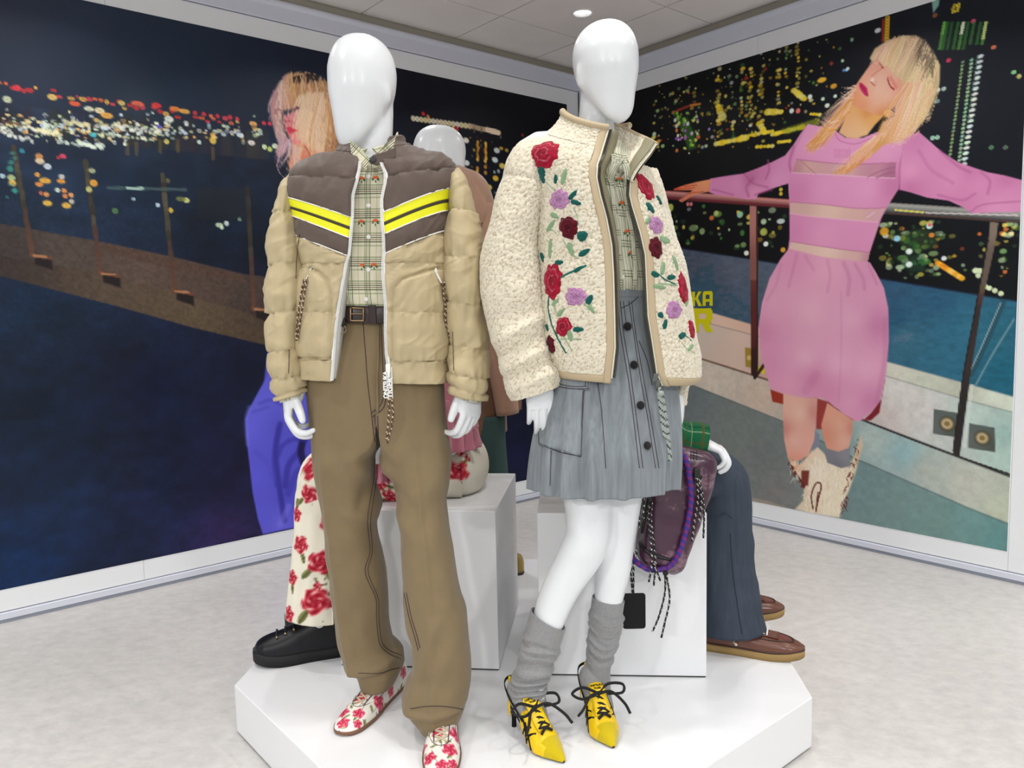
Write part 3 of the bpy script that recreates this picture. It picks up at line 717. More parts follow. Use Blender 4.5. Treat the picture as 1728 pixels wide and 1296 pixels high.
cv.dot(*k6(378, 446), 2.6, (70, 40, 60), .8); cv.stroke([k6(300, 470), k6(345, 455), k6(400, 440)], 2.5, (150, 90, 100), .6)
cv.stroke([k6(250, 590), k6(300, 575)], 2, (150, 50, 70), .6)
cv.stroke([k6(460, 850), k6(490, 890), k6(530, 1000)], 2, (150, 70, 60), .7)
cv.dot(*k6(660, 632), 1.6, (236, 200, 130)); cv.dot(*k6(505, 830), 1.6, (236, 200, 130), .7)
pic = empty('wall_picture', W(-2.0, 0.0, 0.1435), 'dark printed night harbour mural covering the left wall', 'mural')
cv.build('print', DL, NL, 0.0022, pic)
k = MB(); k.box(CORNER + DL * (-2.09225) - NL * 0.001 + np.array([0, 0, 1.39275]), DL * 1.95775, NL * 0.001, (0, 0, 1.24925)); k.build('backing', M_wall, pic)

# ------------------------------------------------------------------ right picture
cv = Canvas(0.12, 2.655, 0.139, 2.640, 0.0050, on_right)
k3 = lambda x, y: (1100 + x / 2.7516, y / 2.7516)
k4 = lambda x, y: (1100 + x / 2.159, 400 + y / 2.159)
k5 = lambda x, y: (1360 + x / 4.629, 40 + y / 4.629)
cv.back([(1120, 200, (3, 4, 8)), (1300, 150, (6, 8, 12)), (1420, 60, (12, 16, 26)), (1600, 30, (16, 22, 34)), (1700, 120, (18, 24, 36)), (1700, 260, (14, 19, 30)), (1620, 200, (18, 24, 36)), (1150, 320, (3, 3, 5)), (1220, 380, (6, 6, 6)), (1500, 420, (8, 10, 12)), (1690, 400, (8, 12, 18))])
Y_ = [(236, 196, 50), (255, 224, 90), (214, 160, 40), (206, 200, 80), (240, 226, 150)]; G_ = [(120, 170, 90), (160, 200, 120), (70, 120, 60), (190, 220, 170)]
for x0, x1, y0, y1, n in [(1110, 1290, 125, 250, 170), (1200, 1290, 75, 235, 130), (1290, 1400, 120, 220, 60), (1102, 1180, 150, 260, 90), (1290, 1400, 60, 150, 40), (1310, 1420, 30, 100, 16)]:
    for _ in range(int(n * .6)):
        cv.dot(R_.uniform(x0, x1), R_.uniform(y0, y1), R_.choice((1.0, 1.4, 1.9, 2.6)), R_.choice(Y_ * 2 + G_ + [(200, 60, 40), (220, 236, 226)]), R_.uniform(.25, .9), ex=R_.uniform(.9, 1.6))
for x, y0, y1, c in [(310, 320, 580, 0), (312, 440, 560, 0), (420, 285, 540, 1), (460, 320, 590, 0), (512, 315, 480, 0), (515, 560, 620, 0), (588, 240, 480, 1), (680, 200, 440, 0), (378, 550, 640, 1), (625, 220, 420, 1), (12, 470, 650, 1)]:
    for y in np.arange(y0, y1, 17):
        if R_.random() < .8: cv.dot(*k3(x + R_.uniform(-6, 6), y), R_.uniform(1.8, 3.2), R_.choice(Y_ if c == 0 else Y_ + G_), R_.uniform(.5, 1), ex=R_.uniform(1, 1.7))
for a, b, n, r in [((300, 668), (440, 640), 14, 4.5), ((420, 635), (560, 610), 10, 3.5), ((560, 625), (700, 590), 12, 4), ((500, 575), (525, 615), 4, 5), ((490, 682), (560, 678), 5, 3), ((590, 660), (640, 655), 5, 3), ((540, 520), (600, 520), 5, 5), ((660, 420), (710, 460), 7, 4.5), ((310, 495), (330, 545), 4, 5), ((740, 530), (780, 532), 4, 3)]:
    for t in np.linspace(0, 1, n): cv.dot(*k3(a[0] + (b[0] - a[0]) * t, a[1] + (b[1] - a[1]) * t), r * R_.uniform(.7, 1.1), R_.choice([(255, 222, 60), (240, 200, 40), (236, 226, 110)]), .9, ex=1.3)
cv.fill([k3(600, 600), k3(780, 545), k3(780, 580), k3(620, 625)], (140, 150, 30), 3, .6)
cv.stroke([k3(105, 520), k3(180, 490), k3(225, 483)], 4, (170, 60, 30), .7); cv.stroke([k3(180, 490), k3(225, 483)], 3, (220, 140, 60), .7)
cv.fill([k3(115, 560), k3(165, 540), k3(200, 620), k3(210, 690), k3(170, 700), k3(150, 640)], (60, 96, 40), 3, .7)
for _ in range(40): cv.dot(*k3(R_.uniform(105, 215), R_.uniform(520, 700)), R_.uniform(1.4, 3), R_.choice([(120, 200, 60), (220, 230, 90), (236, 120, 60), (180, 80, 220), (230, 240, 220), (80, 160, 60)]), .85)
for x, y, r, c, ex in [(905, 325, 2.6, (110, 180, 250), 1), (892, 327, 2.2, (90, 150, 240), 1), (910, 320, 2.6, (220, 236, 220), 1.2), (886, 283, 2.6, (180, 220, 170), 1), (790, 372, 4, (250, 190, 60), 2), (845, 400, 4, (220, 150, 50), 1.4), (795, 460, 3, (220, 240, 210), 1), (852, 447, 3, (220, 240, 210), 1), (680, 515, 4, (240, 110, 100), 1), (650, 515, 4, (236, 244, 230), 1), (735, 450, 4, (235, 245, 230), 1), (815, 490, 3.5, (225, 240, 215), 1.2), (267, 600, 2.4, (160, 120, 220), 1), (218, 637, 2.6, (240, 80, 50), 1.2), (122, 630, 2.6, (235, 240, 235), .8), (1050, 142, 4, (226, 230, 230), 1.3), (930, 185, 3, (130, 180, 140), 1), (835, 295, 3, (150, 60, 50), 1)]:
    cv.dot(*k3(x, y), r, c, .95, ex=ex)
cv.stroke([k3(1075, 95), k3(1072, 190)], 4, (150, 40, 30), .95)
for i in range(8): cv.dot(*k3(1095 - i * .6, 85 + i * 14), 4, (232, 176, 40), .95, ring=.4)
cv.fill([(1573, 2), (1586, 0), (1584, 10), (1575, 22)], (130, 190, 170), 1.5, .9)
for x, y in [(1609, 20), (1608.5, 15), (1611, 10), (1616, 18), (1617, 13), (1618, 8)]: cv.dot(x, y, 3, (250, 214, 50), 1, ring=.5)
for x, y, c in [(1643, 36, (246, 70, 110)), (1677, 80, (250, 120, 80)), (1601, 102, (246, 60, 90)), (1578, 26, (150, 80, 60)), (1711, 122, (150, 236, 150)), (1720, 129, (230, 220, 120)), (1583, 152, (240, 250, 240)), (1593, 150, (190, 220, 200)), (1574, 233, (170, 220, 190)), (1582, 232, (170, 220, 190)), (1582, 171, (120, 160, 160)), (1673, 249, (80, 130, 90)), (1697, 249, (90, 110, 90))]: cv.dot(x, y, 3.6, c, .95, ex=1.1, ring=.15)
for j, (x, hi, dim) in enumerate([(1594, 1.0, 0), (1599, .5, 1), (1607, .35, 1), (1617, .55, 1), (1626, 1.6, 0), (1634, .5, 1), (1644, .55, 1), (1655, .5, 1), (1664, 1.3, 0)]):
    for i in range(11):
        y = 39 + i * 4.3; xx = x - i * .8
        if j > 5 and i > 8: continue
        c = np.array((64, 120, 60)) * (.9 if dim else 1)
        if hi == 1.0 and i < 5: c = np.array((96, 170, 66))
        if hi == 1.6 and i < 5: c = np.array((226, 240, 196))
        if hi == 1.3 and i < 7: c = np.array((190, 220, 120))
        cv.dot(xx, y, 2.6, c, min(1, hi + .2), ex=1.15)
for (x0, y0), (x1, y1), n, r, c, ex in [(k3(1445, 288), k3(1383, 735), 26, 2.4, (134, 170, 104), 1), (k3(1486, 278), k3(1428, 745), 26, 2.5, (150, 200, 150), 1.2), (k3(1527, 262), k3(1450, 762), 21, 3.0, (226, 244, 226), 1.7), (k3(1512, 262), k3(1470, 560), 18, 1.6, (80, 110, 90), 1)]:
    for i in range(n):
        t = i / (n - 1); cv.dot(x0 + (x1 - x0) * t, y0 + (y1 - y0) * t, r, jit(c, 14), .98, ex=ex, lean=.25)
# town below the rail
for x0, x1, y0, y1, n in [(1060, 1340, 1020, 1290, 90), (1640, 1720, 1030, 1100, 10), (660, 700, 960, 1000, 0), (60, 640, 950, 1150, 60), (1340, 1700, 1080, 1290, 26)]:
    for _ in range(n): cv.dot(*k3(R_.uniform(x0, x1), R_.uniform(y0, y1)), R_.uniform(1.6, 5), R_.choice(G_ * 3 + Y_ + [(220, 240, 230), (240, 120, 60), (40, 70, 40), (40, 70, 40)]), R_.uniform(.3, .85), ex=R_.uniform(.9, 1.8))
cv.fill([k3(1130, 1090), k3(1250, 1060), k3(1340, 1080), k3(1320, 1150), k3(1180, 1180)], (54, 80, 44), 4, .6)
cv.fill([k3(1120, 1190), k3(1270, 1180), k3(1270, 1260), k3(1200, 1265)], (40, 76, 50), 4, .6)
for x, y, r, c in [(1140, 1108, 5, (150, 220, 250)), (1195, 1168, 5, (225, 245, 235)), (1195, 1228, 5, (230, 250, 240)), (1290, 1050, 5, (180, 250, 230)), (1292, 1045, 3, (250, 80, 90)), (1300, 1092, 4, (240, 130, 60)), (1357, 1200, 4, (235, 245, 245)), (1522, 1087, 3, (210, 100, 50)), (1505, 1257, 5, (236, 248, 226)), (1530, 1262, 4, (226, 236, 200)), (1080, 1075, 7, (214, 150, 40)), (530, 1133, 4, (240, 245, 240)), (520, 1077, 6, (170, 180, 70)), (410, 997, 5, (150, 200, 160)), (300, 990, 4, (170, 190, 90)), (85, 965, 6, (170, 180, 70)), (440, 1175, 4, (230, 236, 220)), (610, 1160, 4, (230, 160, 60)), (1636, 1088, 4, (250, 230, 120)), (1670, 1085, 4, (250, 236, 160)), (1640, 1046, 4, (236, 200, 80)), (600, 880, 3, (220, 190, 60)), (600, 900, 3, (220, 180, 60))]: cv.dot(*k3(x, y), r, c, .95, ex=1.1)
for t in np.linspace(0, 1, 12): cv.dot(*k3(1330 + 110 * t, 1222 + 70 * t), 4.5, R_.choice([(250, 170, 40), (255, 200, 90), (236, 140, 40)]), .95, ex=1.2)
for x, y in [(1180, 122), (1195, 122), (1190, 140), (1215, 180), (1230, 186), (1250, 195), (1272, 206)]: cv.dot(*k4(x, y), 4.5, (226, 244, 190), .95)
# roof beyond the rail, coping, parapet, floor
cv.fill([k4(-260, -12), k4(100, 40), k4(370, 82), k4(480, 100), k4(700, 130), k4(870, 158), k4(1340, 236), k4(1340, 620), k4(850, 480), k4(400, 330), k4(-260, 172)],
        [(*k4(150, 80), (62, 66, 82)), (*k4(300, 120), (74, 80, 96)), (*k4(200, 200), (54, 66, 84)), (*k4(320, 260), (58, 72, 90)), (*k4(440, 160), (70, 80, 96)), (*k4(900, 200), (50, 70, 100)), (*k4(1050, 220), (44, 74, 106)), (*k4(1150, 330), (50, 96, 122)), (*k4(920, 360), (66, 100, 122)), (*k4(1050, 450), (50, 92, 118)), (*k4(1280, 350), (40, 88, 110)), (*k4(1290, 500), (28, 84, 108)), (*k4(900, 300), (38, 66, 96))], 2)
cv.noise([k4(-260, -12), k4(1340, 18), k4(1340, 620), k4(-260, 620)], 0.12, 30, 60)
cv.fill([k4(-260, 150), k4(220, 276), k4(370, 320), k4(430, 340), k4(860, 455), k4(1140, 532), k4(1340, 588), k4(1340, 645), k4(1140, 592), k4(860, 508), k4(430, 372), k4(220, 318), k4(-260, 194)],
        [(*k4(230, 295), (228, 186, 160)), (*k4(360, 335), (214, 170, 146)), (*k4(880, 480), (206, 204, 186)), (*k4(1000, 520), (190, 196, 176)), (*k4(1120, 560), (176, 178, 160)), (*k4(1250, 600), (206, 216, 196))], 1.2)
cv.fill([k4(-260, 194), k4(220, 318), k4(430, 372), k4(860, 508), k4(1140, 592), k4(1340, 645), k4(1340, 880), k4(1100, 790), k4(790, 672), k4(430, 520), k4(170, 438), k4(-260, 310)],
        [(*k4(190, 360), (206, 186, 168)), (*k4(300, 420), (212, 180, 160)), (*k4(420, 480), (196, 150, 136)), (*k4(900, 580), (210, 206, 200)), (*k4(850, 650), (196, 180, 176)), (*k4(1000, 650), (206, 200, 196)), (*k4(1150, 650), (176, 200, 190)), (*k4(1280, 720), (140, 176, 168)), (*k4(1280, 820), (166, 194, 182)), (*k4(1080, 730), (186, 190, 186))], 1.2)
cv.fill([k4(-260, 314), k4(170, 442), k4(430, 525), k4(790, 678), k4(1100, 797), k4(1340, 888), k4(1340, 1060), k4(1150, 985), k4(740, 805), k4(480, 672), k4(120, 528), k4(-260, 390)],
        [(*k4(200, 500), (206, 190, 172)), (*k4(400, 590), (196, 172, 152)), (*k4(800, 740), (168, 184, 178)), (*k4(920, 790), (130, 170, 176)), (*k4(1000, 850), (164, 170, 160)), (*k4(1150, 900), (182, 184, 170)), (*k4(1280, 1000), (176, 184, 160)), (*k4(700, 740), (110, 140, 140))], 1.4)
cv.stroke([k4(-260, 312), k4(170, 440), k4(300, 480), k4(430, 522)], 1.6, (130, 74, 56), .8); cv.stroke([k4(785, 672), k4(950, 738), k4(1100, 793), k4(1310, 865)], 2.6, (44, 40, 36), .95)
cv.fill([k4(-260, 390), k4(120, 528), k4(480, 672), k4(740, 805), k4(1150, 985), k4(1340, 1060), k4(1340, 1200), k4(-260, 1200)],
        [(*k4(130, 560), (92, 102, 104)), (*k4(300, 680), (104, 112, 108)), (*k4(400, 800), (98, 104, 102)), (*k4(300, 850), (106, 112, 108)), (*k4(450, 930), (112, 110, 108)), (*k4(780, 900), (100, 128, 130)), (*k4(900, 960), (108, 136, 132)), (*k4(1050, 1050), (98, 130, 124)), (*k4(1150, 1050), (96, 136, 134)), (*k4(1270, 1110), (80, 128, 126)), (*k4(1000, 900), (104, 134, 132))], 1.6)
cv.noise([k4(-260, 440), k4(1340, 520), k4(1340, 1200), k4(-260, 1200)], 0.07, 40, 40)
cv.fill([k4(330, 942), k4(420, 960), k4(520, 995), k4(520, 1010), k4(330, 975)], (170, 150, 130), 2, .6)
# plates, bolts, glass edges, posts, rail
cv.fill([k4(340, 402), k4(385, 408), k4(385, 480), k4(342, 472)], (150, 116, 50), 1); cv.dot(*k4(355, 440), 4, (206, 170, 90)); cv.fill([k4(385, 470), k4(415, 480), k4(412, 500), k4(385, 490)], (216, 186, 40), 1)
for x, y in [(1076, 680), (1204, 732)]:
    cv.fill([k4(x - 48, y - 54), k4(x + 46, y - 38), k4(x + 48, y + 52), k4(x - 52, y + 36)], [(*k4(x - 40, y), (84, 90, 88)), (*k4(x + 40, y + 20), (60, 66, 60)), (*k4(x, y - 40), (74, 84, 80))], 1)
    for r, c in [(12.5, (52, 44, 34)), (10.5, (140, 124, 96)), (7.5, (196, 176, 130)), (5, (120, 96, 60))]: cv.dot(*k4(x, y), r, c, 1)
cv.fill([k4(360, 0), k4(386, 0), k4(388, 480), k4(376, 512), k4(362, 500)], [(*k4(372, 60), (110, 66, 58)), (*k4(376, 300), (76, 40, 36)), (*k4(374, 480), (50, 28, 24))], 1)
cv.stroke([k4(384, 0), k4(386, 460)], 2, (30, 18, 18), .9); cv.stroke([k4(376, 512), k4(408, 468)], 6, (40, 26, 22), .9)
cv.fill([k3(455, 955), k3(492, 958), k3(494, 1300), k3(456, 1300)], [(*k3(465, 1000), (168, 104, 96)), (*k3(470, 1250), (120, 70, 62))], 1)
cv.stroke([k3(489, 958), k3(490, 1300)], 3, (50, 28, 28), .9)
cv.stroke([k4(1282, 235), k4(1230, 360), k4(1165, 500)], 9, (40, 62, 74), .8); cv.stroke([k4(1272, 240), k4(1215, 370), k4(1165, 480)], 2, (150, 176, 176), .8); cv.stroke([k4(1320, 300), k4(1240, 430), k4(1180, 540)], 3, (120, 160, 166), .6)
cv.stroke([k4(1168, 540), k4(1160, 600), k4(1140, 760)], 5, (206, 216, 206), .6)
cv.fill([k3(1572, 1030), k3(1610, 1034), k4(1253, 20), k4(1200, 260), k4(1162, 500), k4(1122, 800), k4(1098, 790), k4(1140, 480), k4(1185, 230), k4(1228, 0)], [(*k3(1590, 1060), (122, 106, 92)), (*k4(1225, 80), (88, 74, 64)), (*k4(1180, 300), (54, 44, 42)), (*k4(1130, 650), (42, 38, 38))], 1)
cv.stroke([k4(1226, 10), k4(1180, 260), k4(1136, 500), k4(1098, 780)], 2.4, (30, 26, 28), .9)
for (a, b, wd_, cs) in [((-60, 896), (700, 950), 13, [(226, 150, 140), (156, 84, 80), (90, 40, 44)]), ((1060, 965), (1760, 1012), 18, [(176, 178, 170), (126, 124, 116), (58, 60, 60)])]:
    p, q = k3(*a), k3(*b)
    for j, o in enumerate(np.linspace(-.42, .42, 7)):
        t = (o + .42) / .84; c = np.array(cs[0]) * (1 - t) + np.array(cs[2]) * t if t > .25 else np.array(cs[1]) * (1 - 4 * t) + np.array(cs[0]) * 4 * t
        cv.stroke([(p[0], p[1] + o * wd_), (q[0], q[1] + o * wd_)], wd_ / 3.2, c, 1, soft=2.2)
cv.stroke([k3(1130, 975), k3(1260, 986)], 3, (236, 226, 90), .9); cv.stroke([k3(1270, 988), k3(1700, 1000)], 2.4, (240, 226, 226), .8); cv.stroke([k3(1100, 990), k3(1700, 1030)], 2, (90, 60, 50), .7)
# the woman in the pink dress
P1, P2, P3 = (226, 146, 188), (204, 112, 160), (236, 166, 200)
arm = [(725, 576), (690, 622), (660, 670), (620, 722), (560, 752), (500, 778), (430, 805), (330, 820), (272, 830), (265, 892), (300, 906), (380, 914), (440, 926), (486, 924), (496, 900), (560, 876), (640, 850), (690, 800), (760, 700), (780, 600)]
cv.fill([k3(*p) for p in arm], [(*k3(700, 640), (206, 126, 172)), (*k3(620, 760), (212, 130, 178)), (*k3(520, 800), (200, 110, 160)), (*k3(400, 850), (222, 132, 180)), (*k3(300, 870), (214, 122, 176)), (*k3(480, 890), (226, 140, 184)), (*k3(580, 830), (222, 140, 190)), (*k3(460, 830), (176, 84, 130))], 1)
for a, w, al in [([(660, 680), (640, 760), (660, 830)], 5, .5), ([(540, 745), (545, 790), (530, 830)], 4, .55), ([(470, 830), (440, 870), (450, 910)], 5, .5), ([(430, 808), (470, 850), (540, 870)], 3.5, .5), ([(560, 880), (480, 905)], 4, .5), ([(285, 880), (380, 905)], 3, .5)]: cv.stroke([k3(*p) for p in a], w, (164, 74, 122), al, soft=2.5)
cv.fill([k3(*p) for p in [(275, 832), (205, 846), (150, 860), (103, 877), (103, 884), (190, 884), (162, 905), (125, 932), (140, 940), (178, 916), (220, 898), (266, 890)]], [(*k3(240, 850), (232, 150, 96)), (*k3(150, 870), (236, 110, 70)), (*k3(110, 880), (220, 60, 50)), (*k3(230, 880), (222, 130, 90)), (*k3(150, 920), (214, 120, 90))], 1)
for a in [[(200, 872), (110, 880)], [(240, 890), (170, 900), (140, 932)], [(210, 860), (150, 866)]]: cv.stroke([k3(*p) for p in a], 1.4, (150, 60, 44), .7)
for x in (168, 183): cv.dot(*k3(x, 948), 3, (220, 110, 120), .9)
ra = [(1160, 640), (1240, 612), (1290, 655), (1350, 708), (1420, 752), (1500, 780), (1560, 800), (1640, 815), (1725, 838), (1725, 985), (1600, 986), (1490, 992), (1440, 960), (1380, 932), (1280, 918), (1200, 893), (1148, 880), (1140, 760)]
cv.fill([k3(*p) for p in ra], [(*k3(1230, 660), (206, 118, 170)), (*k3(1300, 720), (216, 130, 180)), (*k3(1200, 800), (230, 148, 190)), (*k3(1400, 830), (226, 140, 188)), (*k3(1520, 860), (222, 134, 184)), (*k3(1650, 900), (222, 136, 186)), (*k3(1650, 840), (196, 104, 156)), (*k3(1450, 950), (206, 116, 166)), (*k3(1200, 870), (196, 104, 156)), (*k3(1600, 960), (228, 144, 190)), (*k3(1480, 800), (204, 112, 164))], 1)
for a, w, al in [([(1160, 690), (1150, 780), (1150, 880)], 4, .6), ([(1340, 700), (1420, 770), (1480, 800)], 5, .4), ([(1480, 985), (1540, 950), (1712, 935)], 3, .5), ([(1330, 905), (1440, 930), (1500, 900)], 5, .35), ([(1530, 800), (1570, 840), (1560, 900)], 5, .35), ([(1240, 700), (1300, 790), (1400, 850)], 6, .22)]: cv.stroke([k3(*p) for p in a], w, (164, 74, 128), al, soft=2.5)
tor = [(725, 576), (800, 590), (850, 605), (900, 640), (980, 640), (1080, 600), (1160, 635), (1165, 700), (1150, 760), (1145, 880), (1100, 950), (1068, 1010), (1040, 1090), (1012, 1175), (1000, 1228), (630, 1180), (640, 1110), (640, 960), (634, 850), (650, 790), (670, 690)]
cv.fill([k3(*p) for p in tor], [(*k3(760, 640), P1), (*k3(900, 700), (222, 142, 186)), (*k3(1080, 700), (224, 146, 188)), (*k3(800, 880), (222, 140, 186)), (*k3(1000, 880), (226, 146, 190)), (*k3(680, 900), (204, 116, 164)), (*k3(1120, 860), (196, 108, 156)), (*k3(800, 1090), (224, 142, 182)), (*k3(980, 1090), (218, 134, 178)), (*k3(660, 1080), (210, 122, 168))], 1)
for band, cs in [([(672, 740), (900, 762), (1135, 756), (1130, 828), (1000, 822), (840, 812), (650, 802)], [(720, 770, (214, 162, 156)), (900, 790, (206, 156, 158)), (1050, 790, (196, 130, 150)), (1110, 800, (160, 90, 124)), (680, 780, (180, 116, 130))]),
                 ([(644, 938), (800, 950), (960, 968), (1085, 965), (1050, 1032), (900, 1020), (750, 1006), (642, 992)], [(700, 970, (206, 160, 152)), (820, 985, (226, 186, 166)), (950, 1000, (214, 166, 156)), (1030, 995, (206, 150, 160))]),
                 ([(648, 1122), (760, 1140), (900, 1160), (1012, 1172), (1000, 1228), (860, 1214), (740, 1200), (632, 1176)], [(680, 1155, (222, 182, 166)), (820, 1175, (232, 194, 176)), (950, 1200, (222, 176, 164)), (1000, 1200, (186, 120, 140))])]:
    cv.fill([k3(*p) for p in band], [(*k3(x, y), c) for x, y, c in cs], .8)
for a, c in [([(672, 740), (900, 762), (1135, 756)], (170, 90, 132)), ([(650, 802), (840, 812), (1000, 822), (1130, 828)], (240, 180, 210)), ([(644, 938), (800, 950), (960, 968), (1085, 965)], (176, 98, 138)), ([(642, 992), (750, 1006), (900, 1020), (1050, 1032)], (238, 172, 204)), ([(648, 1122), (760, 1140), (900, 1160), (1012, 1172)], (180, 100, 138)), ([(632, 1176), (740, 1200), (860, 1214), (1000, 1228)], (176, 100, 140)), ([(1000, 825), (1060, 795), (1130, 775)], (150, 80, 116)), ([(1040, 828), (1090, 806), (1128, 800)], (140, 70, 110)), ([(690, 745), (730, 780), (760, 805)], (170, 110, 120)), ([(850, 610), (870, 650), (930, 668), (990, 655), (1080, 612)], (186, 96, 146)), ([(1000, 1010), (1035, 985)], (240, 210, 226))]:
    cv.stroke([k3(*p) for p in a], 1.6, c, .8)
sk = [(500, 42), (620, 72), (795, 92), (818, 130), (846, 185), (862, 260), (864, 380), (852, 510), (832, 600), (800, 636), (756, 673), (720, 662), (680, 628), (620, 586), (560, 586), (480, 571), (435, 556), (412, 480), (394, 400), (390, 320), (402, 240), (430, 150), (470, 80)]
cv.fill([k4(*p) for p in sk], [(*k4(520, 90), (216, 134, 172)), (*k4(650, 120), (228, 156, 184)), (*k4(770, 150), (214, 138, 176)), (*k4(450, 240), (222, 150, 178)), (*k4(580, 280), (228, 164, 186)), (*k4(720, 300), (224, 158, 186)), (*k4(830, 320), (192, 112, 156)), (*k4(430, 450), (212, 132, 170)), (*k4(560, 440), (232, 166, 192)), (*k4(590, 520), (204, 116, 156)), (*k4(680, 460), (232, 166, 196)), (*k4(780, 480), (230, 160, 190)), (*k4(720, 600), (222, 146, 180)), (*k4(800, 600), (200, 116, 160)), (*k4(500, 540), (224, 146, 176)), (*k4(410, 350), (206, 124, 160)), (*k4(650, 560), (210, 126, 164))], 1)
for a, w, al in [([(530, 60), (515, 120), (500, 180)], 3, .4), ([(640, 85), (650, 140), (640, 200)], 3, .35), ([(700, 95), (720, 150), (715, 210)], 4, .45), ([(740, 98), (770, 150), (775, 190)], 3, .5), ([(790, 100), (820, 170)], 3, .5), ([(600, 500), (560, 560)], 9, .25), ([(690, 200), (690, 420), (680, 600)], 2, .25), ([(560, 70), (590, 120)], 3, .35), ([(850, 300), (850, 450), (820, 600)], 6, .4), ([(470, 100), (455, 170), (420, 230)], 3, .3)]: cv.stroke([k4(*p) for p in a], w * 1.6, (176, 92, 136), al * .7, soft=5)
cv.fill([k4(*p) for p in [(432, 555), (480, 572), (482, 610), (440, 600)]], (146, 52, 34), 1.2); cv.fill([k4(*p) for p in [(800, 640), (838, 590), (850, 520), (830, 640), (800, 668), (770, 668)]], (110, 30, 40), 1.2)
cv.fill([k4(*p) for p in [(595, 585), (645, 600), (690, 640), (735, 665), (700, 700), (600, 700)]], (140, 60, 56), 1.4)
cv.fill([k4(*p) for p in [(495, 800), (540, 830), (600, 760), (640, 800), (720, 840), (765, 720), (770, 760), (745, 850), (720, 920), (698, 970), (684, 1022), (600, 1010), (522, 992), (552, 960), (560, 900), (520, 860)]], [(*k4(600, 850), (244, 232, 208)), (*k4(690, 880), (236, 222, 190)), (*k4(560, 980), (222, 200, 168)), (*k4(640, 970), (242, 228, 198)), (*k4(740, 800), (196, 170, 140)), (*k4(520, 820), (214, 150, 110))], 2)
for _ in range(520):
    x, y = R_.uniform(505, 760), R_.uniform(800, 1010)
    if x > 760 - (y - 780) * .35 or x < 500 + (y > 880) * 50: continue
    cv.stroke([k4(x, y), k4(x + R_.uniform(-12, 12), y + R_.uniform(8, 26))], 1.6, jit(R_.choice([(250, 240, 218), (250, 240, 218), (236, 214, 180), (214, 186, 148), (250, 244, 226), (244, 230, 200)]), 8), .7, .5)
for _ in range(70):
    t = R_.random(); x, y = (745 + 20 * R_.random() - 60 * t, 730 + 270 * t) if R_.random() < .6 else (500 + 60 * t, 820 + 90 * t)
    cv.stroke([k4(x, y), k4(x + R_.uniform(-14, 14), y + R_.uniform(6, 20))], 2, jit((84, 30, 24), 14), .85, .5)
for a in [[(588, 990), (582, 940), (600, 896), (618, 905), (606, 960), (598, 1000)], [(600, 990), (606, 930)]]: cv.stroke([k4(*p) for p in a], 2.6, (84, 36, 26), .95)
cv.fill([k4(*p) for p in [(545, 850), (575, 850), (570, 905), (545, 910)]], (90, 36, 30), 1.5, .9)
cv.fill([k4(*p) for p in [(626, 770), (680, 782), (724, 760), (718, 836), (690, 842), (640, 822)]], [(*k4(640, 790), (110, 112, 122)), (*k4(700, 800), (132, 130, 136)), (*k4(680, 830), (100, 100, 108))], 1.2)
cv.fill([k4(*p) for p in [(590, 700), (612, 720), (610, 760), (588, 780)]], (116, 122, 140), 1.2)
cv.fill([k4(*p) for p in [(480, 571), (560, 586), (604, 586), (600, 660), (592, 740), (572, 794), (530, 818), (496, 802), (483, 740), (478, 650)]], [(*k4(500, 620), (226, 170, 150)), (*k4(540, 640), (236, 190, 168)), (*k4(590, 640), (196, 120, 110)), (*k4(520, 740), (232, 180, 162)), (*k4(570, 760), (226, 160, 144)), (*k4(530, 810), (226, 140, 116)), (*k4(485, 700), (196, 110, 100))], 1)
cv.fill([k4(*p) for p in [(640, 605), (690, 638), (735, 668), (730, 720), (718, 768), (680, 782), (638, 770), (624, 725), (618, 685)]], [(*k4(650, 640), (222, 150, 122)), (*k4(690, 690), (226, 166, 140)), (*k4(634, 720), (214, 120, 90)), (*k4(700, 740), (226, 172, 150)), (*k4(728, 700), (190, 112, 98)), (*k4(660, 715), (206, 140, 118))], 1)
# head
cv.fill([k5(*p) for p in [(350, 630), (320, 700), (290, 780), (258, 850), (320, 892), (400, 896), (480, 870), (540, 790), (610, 720), (660, 680), (500, 640)]], [(*k5(340, 720), (226, 160, 96)), (*k5(400, 780), (232, 178, 128)), (*k5(480, 700), (206, 116, 50)), (*k5(540, 740), (226, 160, 76)), (*k5(350, 860), (222, 170, 130)), (*k5(440, 850), (230, 184, 130))], 1.5)
cv.fill([k5(*p) for p in [(560, 260), (505, 320), (440, 410), (395, 475), (352, 550), (345, 600), (372, 640), (430, 668), (500, 695), (580, 722), (650, 690), (720, 620), (770, 540), (770, 420), (730, 340), (640, 280)]], [(*k5(540, 330), (226, 130, 110)), (*k5(480, 400), (232, 160, 136)), (*k5(400, 520), (228, 140, 100)), (*k5(370, 600), (226, 130, 80)), (*k5(450, 640), (216, 130, 76)), (*k5(560, 600), (232, 176, 150)), (*k5(560, 520), (236, 196, 176)), (*k5(640, 560), (238, 196, 176)), (*k5(640, 400), (226, 150, 126)), (*k5(720, 480), (222, 130, 110)), (*k5(600, 700), (206, 110, 40)), (*k5(680, 630), (220, 140, 96)), (*k5(500, 460), (230, 170, 140)), (*k5(580, 430), (236, 200, 182))], 1.3)
cv.fill([k5(*p) for p in [(418, 458), (440, 464), (462, 486), (482, 505), (490, 572), (462, 562), (436, 530), (416, 490)]], [(*k5(430, 480), (206, 50, 90)), (*k5(470, 550), (216, 64, 106)), (*k5(470, 500), (160, 20, 60))], .7)
cv.stroke([k5(422, 470), k5(452, 510), k5(486, 566)], 1.3, (120, 10, 44), .8)
